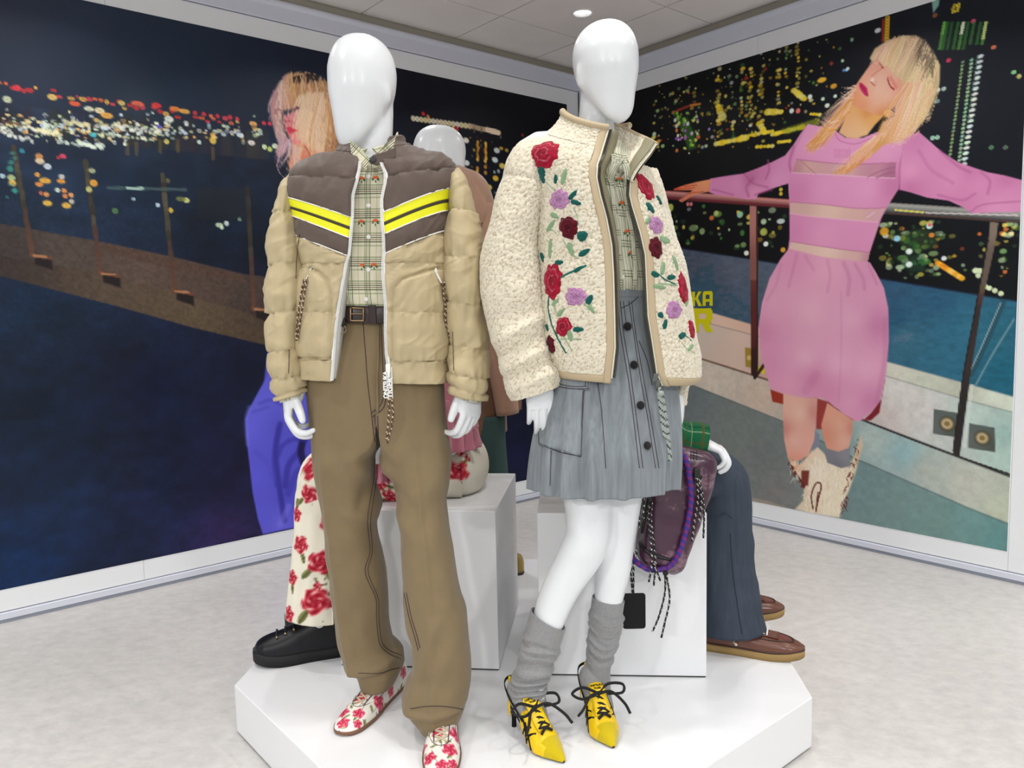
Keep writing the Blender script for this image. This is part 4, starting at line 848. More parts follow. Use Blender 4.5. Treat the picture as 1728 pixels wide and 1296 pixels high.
cv.stroke([k5(508, 452), k5(522, 470), k5(540, 484)], 2, (170, 70, 56), .85); cv.stroke([k5(600, 345), k5(560, 375), k5(515, 410)], 2.4, (196, 110, 90), .6); cv.dot(*k5(520, 440), 3.4, (250, 226, 214), .7); cv.stroke([k5(550, 440), k5(545, 480)], 2, (216, 150, 130), .6)
cv.stroke([k5(640, 425), k5(648, 460), k5(664, 492), k5(690, 514)], 2, (130, 26, 40), .95); cv.stroke([k5(660, 420), k5(690, 470), k5(705, 500)], 5, (214, 110, 100), .6, soft=3)
cv.stroke([k5(565, 288), k5(582, 316), k5(604, 345)], 2.4, (140, 30, 46), .9); cv.dot(*k5(580, 300), 4, (216, 80, 90), .5)
cv.fill([k5(*p) for p in [(610, 690), (640, 670), (680, 682), (690, 712), (650, 740), (618, 728)]], [(*k5(640, 690), (250, 200, 130)), (*k5(670, 720), (206, 120, 50))], 1)
hair = [(560, 262), (520, 300), (500, 270), (540, 195), (640, 130), (760, 95), (860, 90), (940, 130), (1000, 220), (1052, 330), (1036, 480), (1004, 600), (950, 720), (880, 815), (800, 890), (700, 925), (600, 950), (540, 1010), (520, 960), (560, 860), (600, 770), (690, 720), (700, 640), (760, 540), (740, 420), (700, 420), (640, 330), (600, 330)]
cv.fill([k5(*p) for p in hair], [(*k5(600, 210), (230, 190, 140)), (*k5(720, 170), (222, 186, 140)), (*k5(640, 300), (238, 200, 150)), (*k5(760, 330), (236, 200, 150)), (*k5(880, 420), (236, 206, 150)), (*k5(980, 420), (206, 190, 130)), (*k5(840, 640), (238, 196, 140)), (*k5(940, 640), (216, 190, 126)), (*k5(700, 840), (226, 160, 116)), (*k5(800, 800), (236, 170, 120)), (*k5(560, 940), (206, 140, 70)), (*k5(930, 170), (56, 48, 44)), (*k5(945, 230), (74, 62, 52)), (*k5(970, 290), (110, 94, 74)), (*k5(1030, 340), (170, 160, 116))], 2)
BL = [(246, 222, 170), (238, 206, 150), (226, 180, 130)]; GO = [(222, 150, 70), (206, 128, 50), (236, 176, 100)]; PK = [(240, 190, 160), (230, 160, 140), (246, 210, 176)]
hairs(cv, [k5(900, 130), k5(800, 110), k5(680, 130), k5(580, 200)], [k5(740, 430), k5(680, 380), k5(600, 320), k5(500, 330)], 110, [BL + PK, BL, PK], jr=4, jt=6, bend=6)
hairs(cv, [k5(930, 160), k5(980, 250), k5(1030, 330)], [k5(760, 560), k5(840, 700), k5(940, 740)], 120, [BL, BL + PK, BL], bend=8)
hairs(cv, [k5(780, 460), k5(900, 480), k5(1000, 520)], [k5(560, 900), k5(700, 930), k5(880, 810)], 110, [PK + GO, BL + PK, BL], bend=9)
hairs(cv, [k5(360, 590), k5(330, 680)], [k5(20, 960), k5(60, 1010)], 46, [GO, PK + GO], bend=7, jt=10)
hairs(cv, [k5(380, 500), k5(330, 620)], [k5(120, 760), k5(120, 880)], 26, [PK], bend=7, jt=14)
cv.fill([k5(*p) for p in [(340, 600), (270, 650), (190, 760), (80, 880), (10, 960), (40, 985), (140, 950), (220, 860), (290, 770), (340, 680)]], [(*k5(300, 660), (222, 160, 100)), (*k5(160, 840), (210, 140, 80)), (*k5(60, 950), (196, 100, 60))], 4, .75)
hairs(cv, [k5(360, 590), k5(320, 700)], [k5(10, 970), k5(110, 960)], 50, [GO + PK], bend=6, jt=8)
cv.fill([k5(*p) for p in [(560, 880), (500, 940), (430, 1040), (320, 1130), (240, 1175), (330, 1165), (440, 1090), (540, 1005), (600, 940)]], [(*k5(500, 970), (214, 150, 80)), (*k5(360, 1110), (216, 120, 70))], 3, .8)
hairs(cv, [k5(600, 860), k5(480, 940)], [k5(240, 1180), k5(330, 1150)], 40, [GO + PK], bend=6, jt=10)
for _ in range(36):
    x, y = R_.uniform(880, 1000), R_.uniform(120, 300)
    if (x - 900) * 1.6 > (y - 60): continue
    cv.stroke([k5(x, y), k5(x - R_.uniform(10, 60), y + R_.uniform(50, 110))], 2.6, jit((84, 70, 58), 12), .5, .4)
for _ in range(30): cv.stroke([k5(R_.uniform(940, 1010), R_.uniform(250, 330)), k5(R_.uniform(900, 1000), R_.uniform(380, 470))], 2, jit((110, 96, 70), 14), .5, .4)
for x0, y0, dx, dy, c in [(380, 500, -80, 20, PK), (350, 560, -60, -10, PK), (230, 800, -110, 10, GO), (120, 900, -100, 60, GO), (60, 950, -50, 40, GO), (300, 1130, -90, 40, GO), (400, 1090, -70, 70, GO), (880, 820, -60, 80, PK), (760, 900, -90, 40, PK), (950, 720, -30, 60, BL), (240, 780, -130, -30, PK), (500, 1010, -60, 50, GO)]:
    for _ in range(5):
        a, b = x0 + R_.uniform(-25, 25), y0 + R_.uniform(-25, 25); cv.stroke([k5(a, b), k5(a + dx * .5, b + dy * .2 + 14), k5(a + dx * R_.uniform(.8, 1.2), b + dy * R_.uniform(.7, 1.3))], 1.6, jit(R_.choice(c), 10), .8, .4)
# small tonal embroidery on the chest
for j in range(2):
    for i in range(8): cv.stroke([k3(850 + i * 10, 693 + j * 22), k3(851 + i * 10, 710 + j * 22)], 1.6, (190, 96, 142), .55)
cv.img = 255 * (np.clip(cv.img, 0, 255) / 255) ** np.where(cv.img > 60, .84, 1.0)
pic = empty('wall_picture', W(0.0, 1.39, 0.139), 'printed mural of a woman in a pink dress at a night rail', 'mural')
cv.build('print', DR, NR, 0.0022, pic)
k = MB(); k.box(CORNER + DR * 1.3875 - NR * 0.001 + np.array([0, 0, 1.3895]), DR * 1.2675, NR * 0.001, (0, 0, 1.2505)); k.build('backing', M_wall, pic)
# yellow lettering, built as flat strokes (bold square capitals)
M_yel = mat('yellow_print', (214, 206, 8), 0.5, 0.3)
GL = {'O': [(0, 0, 1, .24), (0, .76, 1, 1), (0, .1, .3, .9), (.7, .1, 1, .9)], 'N': [(0, 0, .3, 1), (.7, 0, 1, 1), (0, .76, 1, 1)], 'I': [(0, 0, .34, 1)], 'T': [(0, .76, 1, 1), (.34, 0, .66, 1)],
      'S': [(0, 0, 1, .22), (0, .39, 1, .61), (0, .78, 1, 1), (0, .5, .3, .9), (.7, .1, 1, .5)], 'U': [(0, 0, 1, .24), (0, .1, .3, 1), (.7, .1, 1, 1)], 'G': [(0, 0, 1, .24), (0, .76, 1, 1), (0, .1, .3, .9), (.7, .1, 1, .5), (.5, .38, 1, .52)],
      'E': [(0, 0, .3, 1), (0, 0, .95, .22), (0, .39, .85, .61), (0, .78, .95, 1)], 'K': [(0, 0, .32, 1)], 'A': [(0, 0, .3, .9), (.7, 0, 1, .9), (.08, .76, .92, 1), (.2, .28, .8, .46)], 'R': [(0, 0, .32, 1), (0, .78, .94, 1), (.68, .5, 1, .92), (.2, .36, .94, .56)]}
GP = {'K': [[(.28, .42), (.66, 1), (1, 1), (.56, .5)], [(.34, .56), (.68, 0), (1.04, 0), (.6, .6)]], 'R': [[(.42, .42), (.7, 0), (1.04, 0), (.78, .44)]]}
def letters(word, place, width, gap, m, parent):
    x = 0
    for ch in word:
        if ch == ' ': x += .5; continue
        w = .4 if ch == 'I' else 1
        k = MB(); polys = [[(a, b), (c, b), (c, d), (a, d)] for a, b, c, d in GL[ch]] + GP.get(ch, [])
        for n_, p in enumerate(polys):
            h = 0.0008 + n_ * 0.00004
            v = [place(x * width + q[0] * width, q[1], d) for d in (0, h) for q in p]; n = len(p)
            k.add(v, [tuple(range(n)), tuple(range(n, 2 * n))] + [(i, (i + 1) % n, n + (i + 1) % n, n + i) for i in range(n)])
        k.build('letter', m, parent)
        x += w + gap
for word, xr, y0, y1, n in [('ONITSUKA', 1203, 516, 491, 7.4), ('TIGER', 1202.5, 560.5, 520, 4.4)]:
    a, b = on_right(xr, y0), on_right(xr, y1); l = on_right(1168 if n > 6 else 1169.5, y0)
    hgt = b[1] - a[1]; wl = (a[0] - l[0]) / (2.12 if n > 6 else 1.0) if n > 6 else (a[0] - l[0]); tot = sum((.4 if c == 'I' else 1) + .12 for c in word) - .12
    u0 = a[0] - tot * wl
    letters(word, lambda x, y, d, u0=u0, a=a, h=hgt: CORNER + DR * (u0 + x) - NR * (0.0023 + d) + np.array([0, 0, a[1] + y * h]), wl, .12, M_yel, pic)

# =================================================================== FIGURES: shared builders
M_body = mat('mannequin_white', (229, 232, 235), 0.3, 0.5, coat=0.15)
def evaluated(me, mods):
    o = bpy.data.objects.new('work', me); COL.objects.link(o)
    for t, kw in mods:
        m = o.modifiers.new('m', t)
        for k, v in kw.items(): setattr(m, k, v)
    bpy.context.view_layer.update()
    r = bpy.data.meshes.new_from_object(o.evaluated_get(bpy.context.evaluated_depsgraph_get()))
    bpy.data.objects.remove(o); return r
def remesh(mb, voxel, it=6, fac=0.5):
    return evaluated(mb.mesh(), [('REMESH', dict(mode='VOXEL', voxel_size=voxel)), ('SMOOTH', dict(iterations=it, factor=fac))])
def join(meshes):
    vs, fs, n = [], [], 0
    for me in meshes:
        k = len(me.vertices); co = np.empty(k * 3); me.vertices.foreach_get('co', co); vs.append(co.reshape(-1, 3))
        fs += [[i + n for i in p.vertices] for p in me.polygons]; n += k
    return mesh_raw(np.concatenate(vs), fs)
def unit(v): v = np.asarray(v, float); return v / np.linalg.norm(v)
def ball(mb, c, r, axes=None, n=12):
    r = np.broadcast_to(r, (3,)); A = np.eye(3) if axes is None else np.array(axes, float)
    a = np.linspace(0, 2 * PI, n, endpoint=False); b = np.linspace(-PI / 2 + .05, PI / 2 - .05, n // 2 + 2)
    G = np.array([[np.asarray(c) + (math.cos(t) * math.cos(p) * r[0]) * A[0] + (math.sin(t) * math.cos(p) * r[1]) * A[1] + math.sin(p) * r[2] * A[2] for t in a] for p in b])
    mb.grid(G, True, True, True)
def limb(mb, pts, rad, n=None, nseg=14, flat=None):
    """tapered limb through joints; rad may be (across, depth) pairs"""
    pts = np.asarray(pts, float); n = n or 6 * len(pts)
    t = np.concatenate([[0], np.cumsum(np.linalg.norm(np.diff(pts, axis=0), axis=1))])
    q = spline(pts, n); r = pchip(t, np.asarray(rad, float), np.linspace(0, t[-1], n))
    mb.grid(tube_grid(q, r, nseg), True, True, True)
    ball(mb, q[0], r[0] * .98, n=10); ball(mb, q[-1], r[-1] * .98, n=10)
def head(mb, base, fwd, up=(0, 0, 1), hgt=0.30, wid=0.165, dep=0.2, ear=True):
    """featureless egg head with slight ears; base = under the chin on the neck axis"""
    u = unit(up); f = unit(np.asarray(fwd, float) - u * np.dot(fwd, u)); l = np.cross(f, u); b = np.asarray(base, float)
    T = [0, .02, .06, .12, .2, .3, .42, .55, .68, .8, .89, .95, .985, 1.0]
    Wd = [.02, .20, .38, .53, .65, .76, .88, .975, .995, .92, .77, .56, .32, .03]
    Fr = [.52, .62, .70, .76, .82, .88, .94, .99, .99, .91, .77, .56, .32, .03]
    Bk = [-.46, -.42, -.32, -.18, .10, .52, .80, .95, 1, .95, .80, .58, .33, .03]
    tq = np.linspace(0, 1, 34); wq, fq, bq = (pchip(T, np.array(k), tq) for k in (Wd, Fr, Bk))
    a = np.linspace(0, 2 * PI, 36, endpoint=False); G = []
    for t, w, fr, bk in zip(tq, wq, fq, bq):
        c = (fr - bk) / 2 * dep / 2; h = (fr + bk) / 2 * dep / 2
        G.append([b + u * t * hgt + f * (c + h * math.cos(x)) + l * (w * wid / 2 * math.sin(x)) for x in a])
    mb.grid(np.array(G), True, True, True)
    if ear:
        for s in (-1, 1): ball(mb, b + u * hgt * .5 - f * .006 + l * s * wid * .435, (.013, .020, .034), (l, unit(f * .9 - u * .3), unit(u + f * .25)))
def hand(W_, d, n, s, k=1.0, curl=(20, 28, 20), thumb=(.55, .55, .35), fan=0.06, extra=(0, 0, 0, 0), lift=(0, 0, 0, 0)):
    """W_ wrist, d wrist->knuckles, n palm normal, s thumb side; five separate bent fingers; returns a fine mesh"""
    d = unit(d); n = unit(np.asarray(n, float) - d * np.dot(n, d)); s = unit(np.asarray(s, float) - d * np.dot(s, d) - n * np.dot(s, n)); W_ = np.asarray(W_, float)
    mb = MB(); a = np.linspace(0, 2 * PI, 20, endpoint=False)
    G = []
    for x, w, t, o in [(-.05, .027, .021, 0), (-.02, .027, .020, 0), (0, .029, .019, 0), (.02, .034, .0185, .002), (.045, .039, .0165, .003), (.07, .040, .014, .002), (.088, .039, .0125, .001), (.097, .036, .010, 0)]:
        G.append([W_ + k * (d * x + s * (o + w * math.copysign(abs(math.cos(q)) ** .8, math.cos(q))) + n * t * math.copysign(abs(math.sin(q)) ** .8, math.sin(q))) for q in a])
    mb.grid(np.array(G), True, True, True)
    ball(mb, W_ + k * (d * .028 + s * .026 + n * .008), k * np.array((.024, .015, .014)), (unit(d + s * .4), s, n))
    for i, (o, L, r, st) in enumerate([(.0295, (.043, .025, .021), .0100, .090), (.0098, (.047, .028, .022), .0102, .096), (-.0098, (.044, .026, .021), .0098, .092), (-.0285, (.035, .020, .019), .0088, .083)]):
        p = W_ + k * (d * (st - .012) + s * o + n * lift[i]); pts = [p]; ang = 0; rr = [k * r * 1.08]
        side = unit(d + s * fan * (1.5 - i))
        p = p + k * .014 * d; pts.append(p); rr.append(k * r * 1.06)
        for j in range(3):
            ang += math.radians(curl[j] + extra[i])
            p = p + k * L[j] * (side * math.cos(ang) + n * math.sin(ang)); pts.append(p); rr.append(k * r * (1.0, .9, .74)[j])
        limb(mb, pts, rr, 22, 10)
    p = W_ + k * (d * .018 + s * .026 + n * .006); pts = [p]; rr = [k * .0125]
    dr = unit(d * thumb[0] + s * thumb[1] + n * thumb[2])
    for L, r, b in [(.036, .0132, 0), (.031, .0122, .25), (.022, .0100, .2)]:
        dr = unit(dr + d * b); p = p + k * L * dr; pts.append(p); rr.append(k * r)
    limb(mb, pts, rr, 18, 10)
    return remesh(mb, .0024 * k, 5, .5)

# ---- printed flowers, painted on the cloth itself in surface distances
def paint_flowers(P, base, flowers, jitter=0.0):
    """flowers: (centre, normal, radius, kind, turn); kinds: rose, leaf, stem(centre, end)"""
    sh = P.shape; q = P.reshape(-1, 3); col = np.tile(np.asarray(base, float), (len(q), 1))
    for fl in flowers:
        kind = fl[0]; c = np.asarray(fl[1], float)
        if kind == 'stem':
            pts = spline(np.array(fl[1], float), 14); w = fl[2]
            d = np.full(len(q), 1e9)
            for a, b in zip(pts[:-1], pts[1:]):
                e = b - a; t = np.clip(((q - a) @ e) / (e @ e + 1e-12), 0, 1); d = np.minimum(d, np.linalg.norm(q - a - t[:, None] * e, axis=1))
            m = smooth01(1.5 - d / w)[:, None]; col = col * (1 - m) + np.array(fl[3]) * m; continue
        n = unit(fl[2]); r = fl[3]; turn = fl[4]
        e1 = unit(np.cross(n, [0.0, 0.13, 1.0])); e2 = np.cross(n, e1)
        v = q - c; x, y, h = v @ e1, v @ e2, v @ n
        near = np.abs(h) < r * 1.2
        if kind == 'leaf':
            x2 = x * math.cos(turn) + y * math.sin(turn); y2 = -x * math.sin(turn) + y * math.cos(turn)
            wdt = r * .42 * np.sqrt(np.clip(1 - (x2 / r) ** 2, 0, 1)); m = smooth01((wdt - np.abs(y2)) / (r * .15) + .5) * near * (np.abs(x2) < r)
            c1 = np.array(fl[5]) if len(fl) > 5 else np.array((112, 118, 66)); cc = c1 * (1 - .35 * np.exp(-(y2 / (r * .08)) ** 2))[:, None] * (1 + .25 * (y2 > 0))[:, None]
        else:
            rho = np.hypot(x, y) / r; th = np.arctan2(y, x) + turn
            lim = .90 + .08 * np.cos(5 * th) + .04 * np.cos(9 * th + 1)
            m = smooth01((lim - rho) * 7 + .5) * near
            sw = np.sin(rho * 15 + 2.5 * th) * .5 + .5; pe = np.cos(5 * th + rho * 4) * .5 + .5
            deep, midc, pale = fl[5] if len(fl) > 5 else ((150, 22, 42), (206, 66, 84), (240, 176, 176))
            t = np.clip(.10 + .5 * rho ** 1.3 + .55 * (sw - .5) * (rho > .12) + .6 * (pe - .5) * (rho > .3), 0, 1)[:, None]
            cc = np.where(t < .5, np.array(deep) * (1 - 2 * t) + np.array(midc) * 2 * t, np.array(midc) * (2 - 2 * t) + np.array(pale) * (2 * t - 1))
        m = m[:, None]; col = col * (1 - m) + cc * m
    return lin(np.clip(col, 0, 255)).reshape(sh)

# ---- plaid: crossing stripes in cloth metres
def plaid(name, base, ustripes, pu, vstripes, pv, rough=0.85):
    m = mat(name, base, rough, 0.2, bump=.12, bscale=900, bdist=.001); nd, lk, bs = nodes_of(m)
    uv = nd.new('ShaderNodeUVMap'); sp = nd.new('ShaderNodeSeparateXYZ'); lk.new(uv.outputs[0], sp.inputs[0])
    cur = None
    for axis, per, st in ((0, pu, ustripes), (1, pv, vstripes)):
        sc = nd.new('ShaderNodeMath'); sc.operation = 'DIVIDE'; sc.inputs[1].default_value = per; lk.new(sp.outputs[axis], sc.inputs[0])
        ad = nd.new('ShaderNodeMath'); ad.operation = 'ADD'; ad.inputs[1].default_value = 100.0; lk.new(sc.outputs[0], ad.inputs[0])
        fr = nd.new('ShaderNodeMath'); fr.operation = 'FRACT'; lk.new(ad.outputs[0], fr.inputs[0])
        for o, hw, c, al in st:
            a = nd.new('ShaderNodeMath'); a.operation = 'SUBTRACT'; a.inputs[1].default_value = o; lk.new(fr.outputs[0], a.inputs[0])
            b = nd.new('ShaderNodeMath'); b.operation = 'ABSOLUTE'; lk.new(a.outputs[0], b.inputs[0])
            r = nd.new('ShaderNodeMapRange'); r.inputs[1].default_value = hw * 1.25; r.inputs[2].default_value = hw * .75; r.inputs[3].default_value = 0; r.inputs[4].default_value = al; lk.new(b.outputs[0], r.inputs[0])
            x = nd.new('ShaderNodeMix'); x.data_type = 'RGBA'; x.inputs[6].default_value = (*lin(base), 1); x.inputs[7].default_value = (*lin(c), 1)
            if cur: lk.new(cur, x.inputs[6])
            lk.new(r.outputs[0], x.inputs[0]); cur = x.outputs[2]
    lk.new(cur, bs.inputs['Base Color']); return m

# ---- rope and cord
def twist_cord(name, pts, r, mats, parent, turns_per_m=60, step=.004, label=None, frac=.26):
    """round cord whose surface carries two twisted colours as material bands"""
    pts = np.asarray(pts, float); L = np.linalg.norm(np.diff(pts, axis=0), axis=1).sum(); n = max(8, int(L / step)); ns = 8
    q = spline(pts, n); G = tube_grid(q, r, ns); s = np.linspace(0, L, n)
    a = np.linspace(0, 2 * PI, ns, endpoint=False)
    bulge = 1 + .12 * np.cos(2 * (a[None] + 2 * PI * turns_per_m * .25 * s[:, None]))
    G = q[:, None] + (G - q[:, None]) * bulge[..., None]
    me = mesh_grid(G, close=True, cap0=True, cap1=True)
    mi = np.zeros(len(me.polygons), np.int32)
    ii, jj = np.meshgrid(np.arange(n - 1), np.arange(ns), indexing='ij')
    ph = (jj / ns + turns_per_m * s[ii]) % 1
    mi[:(n - 1) * ns] = (ph < frac).ravel()
    o = link(name, me, mats, parent, None, label); o.data.polygons.foreach_set('material_index', mi); return o

# ---- shoes, in a local frame heel -> toe
class Shoe:
    def __init__(s, heel, toe, z=ZP):
        s.h = np.array([heel[0], heel[1], z]); v = np.array([toe[0] - heel[0], toe[1] - heel[1], 0.0]); s.L = np.linalg.norm(v); s.x = v / s.L; s.y = np.array([-s.x[1], s.x[0], 0]); s.z = np.array([0, 0, 1.0])
    def P(s, a, b, c): return s.h + s.x * (a * s.L) + s.y * b + s.z * c
    def upper(s, keys, n=48, na=32):
        """keys: (t, half width left, half width right, bottom z, top z, power)"""
        K = np.array(keys, float); t = np.linspace(0, 1, n); t = .5 - .5 * np.cos(PI * t); R = pchip(K[:, 0], K[:, 1:], t); a = np.linspace(0, PI, na)
        c, sn = np.cos(a), np.sin(a); G = []
        for ti, (l, r, z0, z1, p) in zip(t, R):
            x = np.sign(c) * np.abs(c) ** (2 / p); y = np.abs(sn) ** (2 / p)
            G.append([s.P(ti, -r * xi if xi > 0 else -l * xi, z0 + (z1 - z0) * yi) for xi, yi in zip(x, y)])
        return np.array(G)
    def sole(s, keys, grow=.003, n=40):
        """keys: (t, left, right, bottom z, top z)"""
        K = np.array(keys, float); t = .5 - .5 * np.cos(PI * np.linspace(0, 1, n)); R = pchip(K[:, 0], K[:, 1:], t); G = []
        for ti, (l, r, z0, z1) in zip(t, R):
            G.append([s.P(ti, l + grow, z1), s.P(ti, l + grow * 1.15, (z0 + z1) / 2), s.P(ti, l + grow * .6, z0), s.P(ti, -r - grow * .6, z0), s.P(ti, -r - grow * 1.15, (z0 + z1) / 2), s.P(ti, -r - grow, z1)])
        return np.array(G)
def disc(mb, c, n, r, h, seg=16, prof=((1, 0), (1, .7), (.85, 1), (.0, 1))):
    n = unit(n); e1 = unit(np.cross(n, [0.1, .2, 1.0])); e2 = np.cross(n, e1); a = np.linspace(0, 2 * PI, seg, endpoint=False)
    mb.grid(np.array([[np.asarray(c) + (e1 * math.cos(t) + e2 * math.sin(t)) * r * max(k, .01) + n * h * z for t in a] for k, z in prof]), True, False, True)

# =================================================================== MANNEQUIN 1: puffer jacket, khaki trousers, floral shoes
YM = 2.08
man = empty('mannequin', (-0.33, 2.08, ZP), 'standing white mannequin in a tan puffer jacket with yellow chest stripes', 'mannequin')
mb = MB()
hb = at(622, 252, YM)
head(mb, at(614, 261, YM) + np.array([0, 0, -.004]), (-.5, -.86, 0), (0.02, 0, 1), .309, .165, .20)
limb(mb, [at(632, 150, YM + .02), at(630, 205, YM + .02), at(628, 250, YM + .01), at(628, 290, YM + .01)], [.05, .053, .054, .066])
limb(mb, [at(630, 300, YM), at(632, 380, YM), at(632, 460, YM), at(633, 540, YM), at(634, 620, YM)], [.07, .085, .08, .08, .085], nseg=18)
for xs, sl, el, wr in [(505, 325, (488, 480), (498, 668)), (757, 315, (783, 470), (783, 668))]:
    limb(mb, [at(632, 315, YM), at(xs, sl, YM), at(*el, YM - .02), at(wr[0], wr[1], YM - .05)], [.05, .045, .036, .026])
for pts in ([(592, 610, YM), (585, 800, YM + .03), (612, 1000, YM + .05), (640, 1150, YM + .08)], [(690, 610, YM), (705, 800, YM - .04), (722, 1000, YM - .09), (738, 1205, YM - .10)]):
    limb(mb, [at(*p) for p in pts], [.075, .06, .045, .034])
body = remesh(mb, .0068, 6, .5)
hl = hand(at(487, 648, YM - .045), (-.02, -.1, -1), (1, .25, -.05), (.25, -1, 0), .96, (32, 44, 34), (.95, .25, .45), .05)
hr = hand(at(796, 646, YM - .045), (-.06, -.06, -1), (-.75, .66, 0), (-.66, -.75, 0), .96, (26, 38, 30), (.95, .4, .2), .05, (0, 2, 4, 6))
link('body', join([body, hl, hr]), M_body, man)

# ---- trousers: two halves that share the centre seam
M_khaki = mat('khaki_twill', (125, 108, 80), 0.75, 0.25, var=.03, vscale=30, bump=.1, bscale=600, bdist=.001, sheen=.15)
M_navystitch = mat('dark_stitch', (58, 42, 52), 0.8)
M_khlight = mat('pale_crease_stitch', (158, 138, 104), 0.8)
trous = empty('trousers', (-0.33, 2.08, ZP)); trous.parent = man; trous.location = (0, 0, 0); WM[trous.name] = WM[man.name]
LG = Surf([(524, 556, 648, YM, .092, .10, 2.3, 0, 0), (545, 550, 648, YM, .098, .105, 2.3, 0, 0), (590, 530, 648, YM, .108, .115, 2.3, 0, 0), (632, 514, 648, YM, .112, .12, 2.3, 0, 0), (700, 522, 648, YM, .11, .12, 2.3, 0, .0), (745, 528, 646, YM, .105, .115, 2.3, 0, .25), (775, 530, 632, YM, .10, .11, 2.2, 0, .8), (817, 537, 635, YM + .01, .098, .10, 2.2, 0, 1), (850, 543, 645, YM + .015, .097, .10, 2.2, 0, 1), (889, 548, 636, YM + .02, .094, .097, 2.2, 0, 1), (933, 552, 644, YM + .03, .094, .095, 2.2, 0, 1), (975, 557, 652, YM + .04, .095, .095, 2.2, 0, 1), (1047, 568, 656, YM + .06, .095, .095, 2.2, 0, 1), (1080, 572, 662, YM + .065, .096, .096, 2.2, 0, 1), (1100, 577, 682, YM + .07, .105, .10, 2.1, 0, 1), (1115, 583, 683, YM + .07, .107, .10, 2.1, 0, 1), (1132, 602, 676, YM + .065, .092, .095, 2.1, 0, 1), (1148, 608, 667, YM + .06, .085, .09, 2.1, 0, 1)], 'L')
RG = Surf([(524, 648, 716, YM, .092, .10, 2.3, 0, 0), (545, 648, 722, YM, .098, .105, 2.3, 0, 0), (590, 648, 738, YM, .108, .115, 2.3, 0, 0), (632, 648, 747, YM, .112, .12, 2.3, 0, 0), (700, 648, 753, YM - .005, .11, .12, 2.3, 0, .0), (745, 646, 758, YM - .01, .107, .115, 2.3, 0, .25), (775, 648, 762, YM - .015, .105, .11, 2.2, 0, .8), (817, 664, 759, YM - .03, .10, .10, 2.2, 0, 1), (850, 672, 754, YM - .04, .096, .10, 2.2, 0, 1), (904, 677, 762, YM - .06, .095, .098, 2.2, 0, 1), (975, 682, 773, YM - .08, .096, .096, 2.2, 0, 1), (1037, 686, 787, YM - .09, .10, .097, 2.2, 0, 1), (1085, 697, 791, YM - .10, .098, .097, 2.2, 0, 1), (1120, 698, 794, YM - .10, .10, .097, 2.2, 0, 1), (1150, 685, 794, YM - .10, .11, .10, 2.1, 0, 1), (1176, 681, 790, YM - .10, .112, .10, 2.1, 0, 1), (1193, 690, 783, YM - .105, .102, .095, 2.1, 0, 1), (1218, 708, 772, YM - .11, .088, .085, 2.1, 0, 1)], 'R')
def dL(X, V, sn, P):
    f = (sn > 0)
    d = crease(X, V, [(566, 640), (556, 800), (575, 960), (590, 1060), (604, 1125)], 4, .005) + fold(X, V, (600, 760), (628, 800), 9, .012) + fold(X, V, (585, 850), (640, 870), 10, .006) + fold(X, V, (612, 700), (600, 900), 14, .006)
    d += fold(X, V, (640, 770), (615, 850), 8, -.008) + fold(X, V, (588, 1118), (672, 1098), 6, .008) + fold(X, V, (590, 1126), (668, 1112), 5, -.012) + fold(X, V, (636, 940), (655, 1060), 10, .006) + fold(X, V, (575, 990), (610, 1100), 10, .006) + fold(X, V, (560, 600), (545, 760), 12, .005)
    return np.where(f, d, 0) + .003 * vnoise(X * .05, V * .03)
def dR(X, V, sn, P):
    f = (sn > 0)
    d = crease(X, V, [(700, 640), (708, 760), (722, 900), (732, 1000), (738, 1200)], 4, .005) + fold(X, V, (648, 762), (664, 795), 8, .012) + fold(X, V, (672, 850), (700, 890), 12, .006) + fold(X, V, (690, 1190), (740, 1030), 10, .012) + fold(X, V, (694, 1178), (738, 1176), 6, .008) + fold(X, V, (700, 1188), (740, 1184), 5, -.007)
    d += fold(X, V, (740, 1176), (782, 1170), 6, .006) + fold(X, V, (745, 1184), (785, 1180), 5, -.006) + fold(X, V, (655, 800), (700, 840), 9, -.006) + fold(X, V, (684, 990), (702, 1070), 8, .006) + fold(X, V, (660, 700), (690, 780), 12, .006) + fold(X, V, (760, 1080), (735, 1150), 10, .006)
    return np.where(f, d, 0) + .003 * vnoise(X * .05 + 9, V * .03)
tl = LG.build('leg', M_khaki, trous, 524, 1148, 190, 96, disp=dL)
tr = RG.build('leg', M_khaki, trous, 524, 1218, 190, 96, disp=dR)
for o in (tl, tr): solidify(o, .0035)
bt = bvh_of([tl, tr])
def stitch(path, r=.0011, m=None, parent=None, name='stitching', bv=None, lift=.0006, n=60):
    p = cord_on(bv, path, n, lift)
    if len(p) > 3: return link(name, tube(p, r, 5), m, parent)
for pth in ([(643, 548), (645, 600), (647, 650), (644, 680), (627, 697)], [(648, 548), (650, 600), (651, 650), (648, 686), (629, 703)], [(613, 545), (617, 600), (621, 650), (627, 700), (632, 745)], [(632, 702), (636, 758)], [(637, 702), (640, 752)]): stitch(pth, .0010, M_navystitch, trous, bv=bt)
for pth in ([(632, 775), (631, 805), (625, 840), (620, 880), (624, 930), (616, 965), (634, 1010), (635, 1040), (640, 1085), (655, 1102), (676, 1112)], [(636, 775), (635, 808), (630, 842), (625, 882), (628, 930), (621, 965), (638, 1010), (639, 1040), (644, 1082), (658, 1098), (678, 1106)]): stitch(pth, .0010, M_navystitch, trous, bv=bt)
for pth in ([(682, 1000), (690, 1040), (700, 1075), (706, 1098)], [(686, 1000), (694, 1040), (703, 1070), (709, 1094)], [(605, 1136), (640, 1136), (660, 1130), (674, 1127)], [(693, 1196), (720, 1192), (750, 1192), (781, 1197)]): stitch(pth, .0010, M_navystitch, trous, bv=bt)

